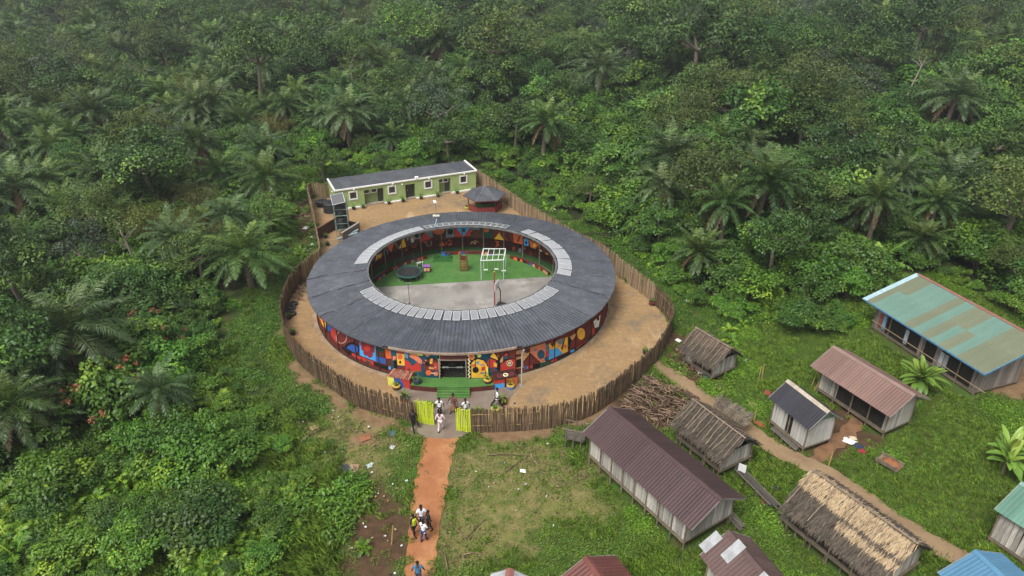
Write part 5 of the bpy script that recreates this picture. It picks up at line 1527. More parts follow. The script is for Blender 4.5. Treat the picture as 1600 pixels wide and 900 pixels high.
MB().lathe([(0, .1), (.1, .06), (.1, -.04), (0, -.08)], (-.12, 1.3, 2.0), 10).build('wall_lamp', mat('lamp_white', (.8, .8, .78)), gbld)
MB().lathe([(0, .1), (.1, .06), (.1, -.04), (0, -.08)], (fx(630), -.1, 2.15), 10).build('wall_lamp', mat('lamp_white', (.8, .8, .78)), gbld)

# ------------------------------------------------------------------ gazebo
gc = Vector(G2(758, 326))
gz = empty('gazebo', (gc.x, gc.y, 0), R(8))
tag(gz, 'hexagonal gazebo with grey roof and low red-brown walls', 'gazebo')
m_gw = mat('gazebo_red', '7d3630', '672a26', scale=2, rough=.85)
hexp = lambda r_, z, k: (r_ * math.cos(R(60 * k)), r_ * math.sin(R(60 * k)), z)
for k in range(6):
    a, b_ = Vector(hexp(2.05, 0, k)), Vector(hexp(2.05, 0, k + 1))
    if k != 2:
        MB().bar(a + Vector((0, 0, .42)), b_ + Vector((0, 0, .42)), .1, .84).build('low_wall', m_gw, gz)
    MB().tube([a, a + Vector((0, 0, 1.95))], .06, 8).build('post', mat('gazebo_post', '5a3026', '47251e'), gz)
    q = MB()
    ra, rbb, ap = Vector(hexp(2.65, 1.9, k)), Vector(hexp(2.65, 1.9, k + 1)), Vector((0, 0, 2.95))
    nrow = 10; vs_ = []
    for j in range(nrow + 1):
        p = ra.lerp(rbb, j / nrow)
        top = ra.lerp(rbb, j / nrow).lerp(ap, .94)
        dz = .014 if j % 2 else -.012
        vs_ += [p + Vector((0, 0, dz)), top + Vector((0, 0, dz * .2))]
    q.add(vs_, [(2 * j, 2 * j + 2, 2 * j + 3, 2 * j + 1) for j in range(nrow)])
    q.build('roof_sheet', m_roof2, gz)
    MB().bar(ra - Vector((0, 0, .05)), rbb - Vector((0, 0, .05)), .05, .1).build('eaves_board', mat('gazebo_eave', '6b3a34', '55302a'), gz)
    MB().bar(ra + Vector((0, 0, .02)), ap + Vector((0, 0, .0)), .1, .03).build('hip_ridge', mat('roof_lap_grey', '4a4c50'), gz)
MB().lathe([(0, .18), (.12, .1), (.2, 0)], (0, 0, 2.88), 12).build('finial', mat('roof_lap_grey', '4a4c50'), gz)
MB().lathe([(0, .05), (1.95, .05)], (0, 0, 0), 6).build('floor', m_turf, gz)
MB().lathe([(0, .74), (.5, .74), (.5, .7), (.08, .68), (.08, .06)], (0, 0, 0), 12).build('table', mat('table_brown', '4a352a'), gz)

# ------------------------------------------------------------------ fence and gates
m_stick = mat('fence_stick', '66543f', '493b2c', scale=3, rough=.95, var=.45, hue=.012, stretch=(3, 3, .5))
STICK = []
for k in range(6):
    r_ = random.Random(k); mb = MB()
    mb.tube([(0, 0, -.05), (r_.uniform(-.03, .03), r_.uniform(-.03, .03), 1.0), (r_.uniform(-.04, .04), r_.uniform(-.04, .04), 2.0 + r_.uniform(-.1, .12))], [.055 + r_.uniform(-.012, .012), .05, .04], 6)
    STICK.append(mb.mesh('fence_stick')); STICK[-1].materials.append(m_stick)
def run(line, step):
    out = []; acc = 0.0; nxt = 0.0
    for a, b_ in zip(line[:-1], line[1:]):
        L = (b_ - a).length
        while nxt <= acc + L:
            out.append(a.lerp(b_, (nxt - acc) / L)); nxt += step
        acc += L
    return out
def stick_fence(label, line, seed, step=.098, hs=1.0, limit=150):
    r_ = random.Random(seed)
    e = empty('stick_fence', (line[0].x, line[0].y, 0))
    tag(e, label, 'fence', 'stick fences round the yard')
    P = run(line, step)
    order = sorted(range(len(P)), key=lambda i: P[i].y)
    near = set(order[:limit])
    st = MB()
    for i, p in enumerate(P):
        loc = (p.x - line[0].x + r_.uniform(-.03, .03), p.y - line[0].y + r_.uniform(-.03, .03), 0)
        sc = (r_.uniform(.8, 1.25), r_.uniform(.8, 1.25), hs * r_.uniform(.93, 1.06))
        k = r_.randrange(6); rot = r_.uniform(0, 6.28)
        if i in near:
            o = link('stick', STICK[k], None, e); o.location = loc; o.scale = sc; o.rotation_euler = (r_.uniform(-.03, .03), r_.uniform(-.03, .03), rot)
        else:
            h = 2.0 * sc[2]; rd = .05 * sc[0]
            st.tube([Vector(loc) + Vector((0, 0, -.05)), Vector(loc) + Vector((r_.uniform(-.05, .05), r_.uniform(-.05, .05), h))], [rd, rd * .8], 5)
    if st.v: tag(st.build('sticks', m_stick2, e), kind='stuff')
    # two rails of split bamboo
    for z in (.55 * hs, 1.55 * hs):
        mb = MB(); Q = [(p.x - line[0].x, p.y - line[0].y, z + r_.uniform(-.03, .03)) for p in line[::4]] + [(line[-1].x - line[0].x, line[-1].y - line[0].y, z)]
        mb.tube(Q, .035, 6); mb.build('rail', mat('bamboo_rail', '9a8258', '7a6444', scale=3), e)
    return e
# far sticks share one mesh: brightness changes stick by stick along the run
m_stick2, nt, b = nmat('fence_stick_far')
c1, _ = noise_mix(nt, srgb('9c866a'), srgb('66543f'), 5.0, 3, .4, .6, stretch=(1, 1, .02))
nt.links.new(c1, b.inputs['Base Color']); b.inputs['Roughness'].default_value = .95
stick_fence('stick fence of bare poles from the right yellow gate round to the back', FENCE_R, 1, limit=290)
stick_fence('stick fence of bare poles behind the green building', FENCE_B, 2, limit=0)
stick_fence('short stick fence beside the tanks at the back left', FENCE_L0, 3, limit=0)
stick_fence('stick fence of bare poles from the left yellow gate round the left side', FENCE_L, 4, limit=290)
m_lime = mat('lime_paint', (0.52, 0.62, 0.03), (0.42, 0.50, 0.03), scale=3, rough=.7, var=.12)
LST = []
for k in range(4):
    me_ = STICK[k].copy(); me_.materials.clear(); me_.materials.append(m_lime); LST.append(me_)
for (pa, pb, lab) in [((650, 659), (678, 664), 'lime yellow stick gate leaf left of the gateway'), ((714, 672), (735, 675), 'lime yellow stick gate leaf right of the gateway')]:
    a, b_ = Vector(G2(*pa)), Vector(G2(*pb))
    e = empty('gate_leaf', (a.x, a.y, 0)); tag(e, lab, 'gate', 'yellow gate leaves')
    n_ = int((b_ - a).length / .115)
    for k in range(n_ + 1):
        p = (b_ - a) * (k / n_)
        o = link('stick', LST[k % 4], None, e); o.location = (p.x, p.y, 0); o.rotation_euler = (0, 0, k * 1.3); o.scale = (1.05, 1.05, .94 + .03 * (k % 3))
    for z in (.4, 1.5): MB().bar((0, .07, z), (b_.x - a.x, b_.y - a.y + .07, z), .05).build('rail', m_lime, e)
# ------------------------------------------------------------------ plants: where they stand
PT = PXP([(-900, 800), (0, 770), (190, 700), (310, 650), (345, 575), (335, 480), (395, 425), (440, 385), (428, 320), (420, 252), (520, 244), (600, 250), (700, 245), (765, 250), (830, 280), (900, 316), (970, 366),
          (1065, 432), (1110, 462), (1200, 462), (1290, 470), (1350, 455), (1405, 425), (1455, 412), (1620, 500), (1700, 520), (2600, 600)]) + [(120, -40), (-120, -40)]
PS = PXP([(-900, 1080), (0, 985), (300, 960), (440, 900), (490, 800), (470, 720), (415, 655), (365, 595), (340, 525), (365, 465), (425, 415), (458, 350), (450, 300), (446, 258), (500, 260), (520, 286), (600, 282), (700, 270), (750, 264), (778, 278),
          (835, 306), (905, 344), (975, 388), (1062, 462), (1085, 492), (1160, 510), (1245, 532), (1310, 522), (1352, 480), (1408, 432), (1452, 422), (1600, 510), (1700, 535), (2600, 620)]) + [(120, -40), (-120, -40)]
def in_view(X, Y, pad=10):
    return np.abs(X) < 0.745 * (CP * Y + SP * CAM_H) + pad
def jgrid(x0, x1, y0, y1, st, seed):
    r_ = np.random.RandomState(seed)
    xs, ys = np.meshgrid(np.arange(x0, x1, st), np.arange(y0, y1, st))
    X = xs.ravel() + r_.uniform(-.48, .48, xs.size) * st
    Y = ys.ravel() + r_.uniform(-.48, .48, xs.size) * st
    return X, Y, r_
placed = []           # hand-placed crowns: (x, y, radius)
def plant(name, proto, loc, rz, sc, label, cat, group=None, crown='crown', trunk='trunk'):
    e = empty(name, loc, rz)
    q_ = random.Random(label + str(loc))
    e.scale = (sc * q_.uniform(.9, 1.12), sc * q_.uniform(.9, 1.12), sc * q_.uniform(.85, 1.15))
    e.rotation_euler = (q_.uniform(-.07, .07), q_.uniform(-.07, .07), rz)
    tag(e, label, cat, group)
    link(trunk, proto['trunk'], None, e)
    link(crown, proto['crown'], None, e)
    if 'blossom' in proto: link('blossom', proto['blossom'], None, e)
    return e
def at_crown(px, py, proto, sc, zoff=0.0):
    z = proto['h'] * sc * 0.8 + zoff
    v = G(px, py, z)
    return (v.x, v.y, 0.0)
rg = random.Random(77)
hand_palms = [
 ((848, 185), 3, 1.15, 'tall oil palm with a brown skirt of hanging fronds right of the green building'), ((1310, 95), 1, 1.0, 'lone oil palm with clear pale crown high on the right'),
 ((1190, 112), 3, 1.2, 'oil palm with dead lower fronds left of the lone far palm'), ((1052, 232), 1, 1.25, 'big drooping oil palm above the yard fence right of the round roof'),
 ((1135, 325), 3, 0.95, 'browned oil palm nearest the fence on the right'), ((1050, 105), 1, 1.0, 'oil palm in the middle of the far right forest'), ((1003, 100), 4, 0.9, 'small oil palm beside the far middle right palm'),
 ((1490, 145), 1, 1.3, 'wide oil palm with sparse fronds near the far right edge'), ((1370, 310), 4, 1.0, 'dark oil palm behind the young bright palm'),
 ((310, 222), 3, 1.0, 'oil palm with radiating narrow fronds up the left slope'), ((150, 262), 0, 1.1, 'spreading oil palm in the left forest, left of the radiating palm'), ((405, 222), 1, 1.05, 'oil palm with long drooping fronds left of the green building'),
 ((378, 372), 4, 1.05, 'wide oil palm with ring of hanging fronds beside the left clearing'), ((262, 160), 0, 1.1, 'oil palm above the radiating palm on the left'), ((440, 150), 3, 1.05, 'oil palm with brown skirt behind the left lawn'),
 ((540, 168), 1, 1.1, 'dark oil palm behind the green building, left one of a pair'), ((600, 160), 0, 1.0, 'dark oil palm behind the green building, right one of a pair'), ((28, 45), 4, 1.0, 'grey oil palm in the far left corner'),
 ((88, 62), 0, 1.1, 'feathery oil palm beside the far left corner palm'), ((410, 268), 4, 0.95, 'oil palm leaning over the rubbish strip left of the fence'), ((118, 505), 1, 1.05, 'grey oil palm with combed fronds on the near left'),
 ((72, 565), 4, 0.85, 'oil palm with fan of narrow fronds below the combed palm'), ((5, 605), 3, 0.9, 'yellowing oil palm cut by the left edge'), ((610, 205), 2, 0.9, 'yellowish oil palm just behind the green building roof'), ((1560, 115), 0, 1.15, 'grey oil palm at the right edge of the far forest'), ((1570, 320), 2, 1.0, 'oil palm sunk in creepers at the right edge')]
for (px, py), k, sc, lab in hand_palms:
    p = PALMS[k]
    loc = at_crown(px, py, p, sc)
    plant('oil_palm', p, loc, rg.uniform(0, 6.28), sc, lab, 'palm tree', 'oil palms')
    placed.append((loc[0], loc[1], p['rad'] * sc * 0.55))
for (px, py), k, sc, lab in [((1372, 388), 0, 1.15, 'bright young palm between the creepers and the teal roof'), ((215, 475), 0, 1.0, 'bright young palm above the red flowering tree'), ((90, 300), 0, 1.0, 'bright young palm low in the left forest'), ((420, 320), 0, .9, 'bright young palm near the rubbish strip')]:
    loc = at_crown(px, py, YPALMS[k], sc, 0.5)
    plant('young_palm', YPALMS[k], loc, rg.uniform(0, 6.28), sc, lab, 'palm tree', 'young palms')
    placed.append((loc[0], loc[1], 2.0))
for (px, py), sc, lab in [((222, 505), 0.95, 'small tree with red flowers below the bright young palm'), ((160, 590), 1.1, 'bushy tree with red flowers at the near left')]:
    loc = at_crown(px, py, FLOWERING[0], sc)
    plant('flowering_tree', FLOWERING[0], loc, rg.uniform(0, 6.28), sc, lab, 'tree', 'red flowering trees')
    placed.append((loc[0], loc[1], 2.2))
for (px, py), k, sc, lab in [((585, 85), 0, 1.35, 'yellow-green bamboo clump behind the green building'), ((300, 140), 0, 1.2, 'yellowish bamboo clump in the upper left forest'), ((425, 185), 1, 1.1, 'bamboo clump left behind the green building'), ((205, 110), 1, 1.2, 'pale bamboo clump far up on the left'),
        ((225, 340), 0, 0.9, 'olive bamboo clump left of the wide palm'), ((268, 352), 1, 0.95, 'olive bamboo clump just left of the wide palm'), ((320, 365), 1, 0.85, 'yellow-green bamboo clump touching the wide palm'), ((310, 300), 0, 0.9, 'rounded bamboo clump above the wide palm'), ((665, 180), 1, .8, 'small yellow bamboo clump behind the green roof')]:
    loc = at_crown(px, py, BAMBOO[k], sc)
    plant('bamboo_clump', BAMBOO[k], loc, rg.uniform(0, 6.28), sc, lab, 'bamboo', 'bamboo clumps', trunk='culms')
    placed.append((loc[0], loc[1], 2.4))
for (px, py), k, sc, lab in [((100, 100 + 0), 5, 1.15, 'dense dark tree in the upper left forest'), ((395, 75), 5, 1.3, 'dense rounded dark tree at the top left of centre'), ((250, 55), 3, 1.15, 'olive broadleaf tree at the top left'), ((215, 265), 0, 0.9, 'dark broadleaf tree among the left palms'),
        ((690, 150), 4, 1.2, 'greyish sparse tree behind the green building'), ((1180, 45), 4, 1.1, 'grey sparse tree on the far right'), ((1420, 60), 4, 1.3, 'large grey-green tree on the far right'), ((1280, 50), 1, 1.3, 'large green tree at the top right'), ((560, 60), 1, 1.1, 'green tree behind the bamboo clump'), ((955, 240), 2, 0.9, 'leafy green tree left of the big drooping palm'), ((500, 235), 2, .75, 'low leafy tree behind the left end of the green building'), ((700, 195), 2, .95, 'light green tree behind the right half of the green building'), ((880, 120), 0, 1.1, 'dark tree behind the palm with the brown skirt')]:
    loc = at_crown(px, py, TREES[k], sc)
    plant('broadleaf_tree', TREES[k], loc, rg.uniform(0, 6.28), sc, lab, 'tree', 'broadleaf trees')
    placed.append((loc[0], loc[1], TREES[k]['rad'] * sc * 0.6))
for (px, py), k, sc, lab in [((1455, 590), 0, 1.1, 'banana plant between the pink roof and the teal roof'), ((1585, 705), 1, 1.1, 'banana plant in the grass at the right edge'), ((930, 275), 1, .8, 'yellow-green banana plant in the shrubs by the fence')]:
    v = G(px, py, 1.6 * sc)
    plant('banana_plant', BANANA[k], (v.x, v.y, 0), rg.uniform(0, 6.28), sc, lab, 'plant', 'banana plants', trunk='stem')
    placed.append((v.x, v.y, 1.2))
# two pale trees
def bare_tree(loc, lab, h, lean, seed, crown=None):
    r_ = random.Random(seed)
    e = empty('pale_tree', loc)
    tag(e, lab, 'tree', 'pale bare-branched trees')
    mb = MB()
    top = Vector((lean[0], lean[1], h))
    mb.tube([(0, 0, -0.1), Vector((lean[0] * .4, lean[1] * .4, h * .5)), top], [0.16, 0.12, 0.07], 7)
    for k in range(6):
        t = r_.uniform(0.5, 0.95); a = r_.uniform(0, 6.28)
        b0 = Vector((0, 0, 0)).lerp(top, t)
        b1 = b0 + Vector((math.cos(a), math.sin(a), .7)) * r_.uniform(1.2, 2.4)
        mb.tube([b0, b0.lerp(b1, .5) + Vector((0, 0, .15)), b1], [0.06, 0.04, 0.015], 5)
    mb.build('trunk', M_PALE, e)
    vg = Veg(); q = np.random.RandomState(seed)
    for k in range(9):
        clump(vg, q, np.array(top) + q.normal(0, .8, 3) * np.array([1.5, 1.5, .3]), .9, 42, .32, .16, 0, vbias=.1)
    link('crown', vg.mesh('pale_tree_crown', [M_LEAF['olive']]), None, e)
v = G(45, 690, 0.5); bare_tree((v.x, v.y, 0), 'leaning pale-trunked tree with flat top at the near left', 3.6, (1.0, 1.4), 5)
v = G(1412, 145, 5); bare_tree((v.x, v.y, 0), 'bare pale tree with forked branches far on the right', 11.0, (2.5, 0.5), 6)
v = G(212, 405, 2); bare_tree((v.x, v.y, 0), 'pale-barked leaning tree among the left bamboo', 5.5, (-1.6, 1.2), 7)
v = G(550, 138, 5); bare_tree((v.x, v.y, 0), 'thin upright pale tree behind the green building', 9.5, (.2, 0.2), 8)

# the forest: candidates on a jittered grid, kinds in patches
X, Y, r_ = jgrid(-330, 330, 20, 380, 4.4, 5)
ok = in_view(X, Y, 14) & ~inside(PT, X, Y)
for (a, b_, q) in placed: ok &= np.hypot(X - a, Y - b_) > q
X, Y = X[ok], Y[ok]
n = len(X)
pn = lattice(X, Y, 17, 21)
pp = np.where(X < -6, 0.46, np.where(Y > 140, 0.32, 0.05)) + (pn - 0.5) * 0.7
bn = lattice(X, Y, 23, 22)
u = r_.rand(n)
kind = np.where(u < pp, 0, 1)
kind[(bn > 0.66) & (X < 5) & (r_.rand(n) < 0.45)] = 2
keep = r_.rand(n) < np.where(kind == 0, 0.8, 0.8)
X, Y, kind = X[keep], Y[keep], kind[keep]
n = len(X)
tn = lattice(X, Y, 31, 23)
sc = r_.uniform(0.55, 1.25, n) * (0.8 + 0.45 * tn)
# smaller growth where the forest meets the clearing
edge = dist_line(PT + [PT[0]], X, Y)
sc *= np.clip(0.55 + edge / 16, 0.55, 1.0)
sc = np.where((kind == 1) & (X < -8) & (Y < 190), sc * .86, sc)
sc = np.where((kind == 0) & (Y > 62), np.maximum(sc, .75) * 1.15, sc)
# trees in front of the clearing stay low
sc = np.where(Y < 62, np.minimum(sc, np.where(kind == 1, .78, .62)), sc)
sc = np.where((kind == 1) & (Y > 100) & (r_.rand(n) < .09), sc * 1.45, sc)
rz = r_.uniform(0, 6.28, n)
var = r_.randint(0, 1000, n)
tmix = (lattice(X, Y, 9, 24) * 10.99 + r_.uniform(-1.2, 1.2, n)).astype(int) % 10
tmix = np.where((X > 4) & (Y < 125) & (r_.rand(n) < .6), np.array([8, 9, 2, 6])[r_.randint(0, 4, n)], tmix)
size = sc / np.hypot(Y, CAM_H)
LAND = [(G(px, py, 5.0), nm) for px, py, nm in [(848, 185, 'the brown-skirted palm'), (1310, 95, 'the lone far palm'), (1190, 112, 'the palm with dead lower fronds'), (1052, 232, 'the big drooping palm'), (1135, 325, 'the browned palm'), (1050, 105, 'the far middle palm'), (1490, 145, 'the sparse wide palm'), (1372, 388, 'the bright young palm'),
        (310, 222, 'the radiating left palm'), (150, 262, 'the spreading left palm'), (405, 222, 'the long-fronded palm'), (378, 372, 'the wide ringed palm'), (28, 45, 'the far left corner'), (118, 505, 'the combed palm'), (160, 590, 'the red flowering tree'), (585, 85, 'the yellow bamboo'), (300, 140, 'the upper left bamboo'), (395, 75, 'the rounded dark tree'),
        (600, 160, 'the dark palm pair'), (640, 250, 'the green building'), (1420, 60, 'the large grey-green tree'), (1480, 400, 'the teal roof'), (955, 240, 'the leafy fence-side tree'), (690, 150, 'the greyish sparse tree'), (1570, 320, 'the right edge'), (1180, 45, 'the far grey tree'), (60, 800, 'the near left corner'), (760, 20, 'the top middle'), (950, 20, 'the top right of centre')]]
def place_words(x, y):
    v, nm = min(LAND, key=lambda q: (q[0].x - x) ** 2 + (q[0].y - y) ** 2)
    dx, dy = x - v.x, y - v.y
    far = 'just ' if math.hypot(dx, dy) < 9 else ('well ' if math.hypot(dx, dy) > 24 else '')
    if abs(dx) > 1.6 * abs(dy): rel = ('right' if dx > 0 else 'left') + ' of '
    elif abs(dy) > 1.6 * abs(dx): rel = 'behind ' if dy > 0 else 'in front of '
    else: rel = ('behind' if dy > 0 else 'in front') + ' and ' + ('right' if dx > 0 else 'left') + ' of '
    return far + rel + nm
TREE_LOOK = ['dense dark', 'tall green', 'mid green', 'olive', 'sparse greyish', 'tall dark', 'broad-leaved', 'upright dark', 'low bright', 'bushy green']
PALM_LOOK = ['feathery', 'drooping', 'short', 'brown-skirted', 'wide', 'ragged leaning', 'tight-crowned', 'long-fronded']
SHRUB_LOOK = ['bright leafy', 'round green', 'large bright', 'low yellow-green', 'mid green leafy', 'small yellow-green', 'tall mounded', 'tall upright']
def size_word(q): return 'small ' if q < .68 else ('big ' if q > .98 else '')
allp = [PALMS, TREES, BAMBOO]
names = [('oil_palm', 'palm tree', 'oil palms of the forest'), ('broadleaf_tree', 'tree', 'broadleaf trees of the forest'), ('bamboo_clump', 'bamboo', 'bamboo of the forest')]
rest = np.ones(n, bool)
for kd in range(3):
    ids = np.where(kind == kd)[0]
    ids = ids[np.abs(X[ids]) < 0.735 * (CP * Y[ids] + SP * CAM_H) + 1]
    if kd == 2: ids = ids[Y[ids] < 185]
    ids = ids[np.argsort(-size[ids])][:(250 if kd < 2 else 60)]
    rest[ids] = False
    nm, cat, gp = names[kd]
    for i in ids:
        w = int((tmix[i] if kd == 1 else var[i]) % len(allp[kd]))
        look = [PALM_LOOK[w % 8] + ' oil palm ', TREE_LOOK[w % 10] + ' tree ', 'yellow-green bamboo clump '][kd]
        plant(nm, allp[kd][w], (float(X[i]), float(Y[i]), 0), float(rz[i]), float(sc[i]), size_word(sc[i]) + look + place_words(float(X[i]), float(Y[i])), cat, gp, trunk='trunk' if kd < 2 else 'culms')
FC = proto_coll('forest_kinds', [p['whole'] for p in PALMS] + [p['whole'] for p in TREES] + [p['whole'] for p in BAMBOO])
gi = np.where(kind == 0, var % 8, np.where(kind == 1, 8 + tmix, 18 + var % 2))
q = rest
scatter('far_forest', FC, X[q], Y[q], np.zeros(q.sum()), rz[q], sc[q], gi[q], 'dense far-off forest of palms and broadleaf trees')

# shrubs at the forest edge and on the near left
X, Y, r_ = jgrid(-120, 125, 18, 165, 1.9, 8)
ok = in_view(X, Y, 3) & ~inside(PS, X, Y)
dT = dist_line(PT + [PT[0]], X, Y)
inT = inside(PT, X, Y)
ok &= inT | (dT < 90)
ok &= r_.rand(len(X)) < np.where(inT, 0.85, np.where(Y > 110, 0.25, 0.6))
for (a, b_, q_) in placed: ok &= np.hypot(X - a, Y - b_) > 0.6
X, Y = X[ok], Y[ok]; n = len(X)
sc = r_.uniform(.6, 1.2, n) * (0.75 + 0.5 * lattice(X, Y, 7, 31))
dS = dist_line(PS + [PS[0]], X, Y)
sc *= np.clip(np.where(X > 6, .68, .45) + dS / 7, 0.45, 1.25)
sc = np.where((Y < 42) & (X < 0), sc * 0.85, sc)
rz = r_.uniform(0, 6.28, n)
var = (lattice(X, Y, 5, 33) * 7.99 + r_.uniform(-1.3, 1.3, n)).astype(int) % 6
big = ~inside(PT, X, Y) & (r_.rand(n) < .42)
var = np.where(big, 6 + r_.randint(0, 2, n), var)
sc = np.where(big, sc * .62, sc)
size = sc / np.hypot(Y, CAM_H)
ids = np.argsort(-size)[:280]
rest = np.ones(n, bool); rest[ids] = False
LAND += [(G(px, py, 0.0), nm) for px, py, nm in [(440, 500, 'the left fence bend'), (1045, 510, 'the right fence bend'), (900, 340, 'the back right fence'), (470, 300, 'the rubbish strip'), (560, 700, 'the cleared field'), (560, 860, 'the brown soil patch'), (300, 880, 'the bottom left edge'), (300, 640, 'the near left bank'), (1260, 500, 'the pink roofed house'), (760, 270, 'the gazebo'), (1100, 480, 'the small thatched hut')]]
for i in ids:
    plant('shrub', SHRUBS[var[i]], (float(X[i]), float(Y[i]), 0), float(rz[i]), float(sc[i]), size_word(sc[i]) + SHRUB_LOOK[var[i]] + ' shrub ' + place_words(float(X[i]), float(Y[i])), 'shrub', 'shrubs of the thicket', trunk='stems', crown='foliage')
SC_ = proto_coll('thicket_kinds', [p['whole'] for p in SHRUBS])
scatter('thicket_undergrowth', SC_, X[rest], Y[rest], np.zeros(rest.sum()), rz[rest], sc[rest], var[rest], 'dense low thicket filling the gaps under the trees')

# look-alikes beside the same landmark: say which is nearer
same = {}
for o in COL.objects:
    if o.get('group') in ('oil palms of the forest', 'broadleaf trees of the forest', 'bamboo of the forest', 'shrubs of the thicket'): same.setdefault(o['label'], []).append(o)
for lab, L_ in same.items():
    if len(L_) in (2, 3):
        L_.sort(key=lambda o: o.location.y)
        for o, w in zip(L_, (('nearer one', 'farther one') if len(L_) == 2 else ('nearest one', 'middle one', 'farthest one'))):
            t_ = lab + ', the ' + w
            if len(t_.split()) <= 16: o['label'] = t_
# low plants, creepers and grass on open ground
houses_keepout = []   # filled below before the grass is laid
# ------------------------------------------------------------------ things in the courtyard
m_steel = mat('steel_grey', (.32, .33, .34), None, rough=.45, metal=.5)
m_black = mat('black_rubber', (.02, .02, .022), (.035, .035, .035), scale=3, rough=.8)
tc_ = G(640, 434)
tr = empty('trampoline', (tc_.x, tc_.y, 0)); tag(tr, 'round black trampoline with green pad and net poles', 'trampoline')
MB().lathe([(0, .66), (1.12, .66)], (0, 0, 0), 32).build('mat', m_black, tr)
MB().torus((0, 0, .66), 1.24, .10, 32, 8).build('edge_pad', mat('pad_green', '2f5a50', '264a44'), tr)
for k in range(6):
    a = R(60 * k + 15); q = MB()
    q.tube([(1.3 * math.cos(a), 1.3 * math.sin(a), .05), (1.3 * math.cos(a), 1.3 * math.sin(a), 2.2)], .03, 6); q.build('net_pole', m_black, tr)
    a2 = R(60 * k + 45)
    MB().tube([(1.2 * math.cos(a), 1.2 * math.sin(a), .6), (1.25 * math.cos(a), 1.25 * math.sin(a), .04), (1.25 * math.cos(a2), 1.25 * math.sin(a2), .04), (1.2 * math.cos(a2), 1.2 * math.sin(a2), .6)], .025, 6).build('leg', m_steel, tr)
m_net, nt, b = nmat('net_mesh')
b.inputs['Base Color'].default_value = (.015, .015, .015, 1); b.inputs['Alpha'].default_value = .16
MB().lathe([(1.29, .75), (1.29, 2.1)], (0, 0, 0), 24).build('net', m_net, tr)
v = G(667, 424); pb_ = empty('toy_box', (v.x, v.y, 0), .1); tag(pb_, 'small toy box with purple and cream panels beside the trampoline', 'toy box')
MB().box((0, 0, .3), (.75, .6, .6)).build('body', mat('toy_dark', '2e2622'), pb_)
MB().box((-.16, -.32, .35), (.28, .03, .34)).build('panel', mat('toy_cream', 'd8b890'), pb_); MB().box((.16, -.32, .35), (.28, .03, .34)).build('panel', mat('toy_salmon', 'd89878'), pb_); MB().box((0, 0, .63), (.7, .5, .06)).build('lid', mat('toy_purple', '8a5aa0'), pb_)
# wooden play tower with ladder
v = G(725, 422); pt = empty('play_tower', (v.x, v.y, 0)); tag(pt, 'narrow wooden play tower with ladder front in the courtyard', 'play tower')
m_wood = mat('wood_orange', '8f5a34', '5f3a22', scale=4, rough=.85, var=.2)
for sx in (-.33, .33):
    for sy in (-.33, .33): MB().box((sx, sy, 1.0), (.09, .09, 2.0)).build('post', m_wood, pt)
for k in range(6): MB().box((0, -.36, .25 + .2 * k), (.66, .04, .08)).build('rung', m_wood, pt)
MB().box((0, 0, 1.25), (.75, .75, .06)).build('deck', m_wood, pt)
for s_ in (-1, 1): MB().box((s_ * .34, 0, 1.6), (.04, .6, .4)).build('side_panel', m_wood, pt)
MB().box((0, -.34, 1.62), (.6, .04, .36)).build('front_panel', mat('panel_dark', '3a2018', '6a3a20', scale=5), pt)
# white climbing frame
sa = [Vector(G2(752, 438)), Vector(G2(787, 437)), Vector(G2(790, 419)), Vector(G2(756, 419))]
sw = empty('climbing_frame', (sa[0].x, sa[0].y, 0)); tag(sw, 'white climbing frame with grid top and hanging swings', 'climbing frame')
o0 = sa[0]; lc = [p - o0 for p in sa]
m_frame = mat('frame_white', (.75, .76, .74), None, rough=.4)
for p in lc: MB().tube([(p.x, p.y, 0), (p.x, p.y, 2.2)], .035, 8).build('leg', mat('frame_grey', (.45, .5, .48), None, rough=.4), sw)
L3 = lambda p, z: (p.x, p.y, z)
for k in range(4): MB().bar(L3(lc[k], 2.22), L3(lc[(k + 1) % 4], 2.22), .06).build('top_bar', m_frame, sw)
for t in (.25, .5, .75): MB().bar(L3(lc[0].lerp(lc[1], t), 2.222), L3(lc[3].lerp(lc[2], t), 2.222), .04).build('rung', m_frame, sw)
MB().bar(L3(lc[0].lerp(lc[3], .45), 2.224), L3(lc[1].lerp(lc[2], .45), 2.224), .04).build('rung', m_frame, sw)
for t, q in ((.15, .5), (1.12, .4), (.62, .55)):
    p = lc[0].lerp(lc[1], min(t, .97)).lerp(lc[3].lerp(lc[2], min(t, .97)), q)
    s_ = MB(); s_.bar((p.x - .18, p.y, .5), (p.x - .18, p.y, 2.2), .015); s_.bar((p.x + .18, p.y, .5), (p.x + .18, p.y, 2.2), .015)
    hg = s_.build('swing_rope', m_steel, sw); MB().box((p.x, p.y, .5), (.42, .2, .05)).build('swing_seat', mat('seat_white', (.6, .6, .58)), hg)
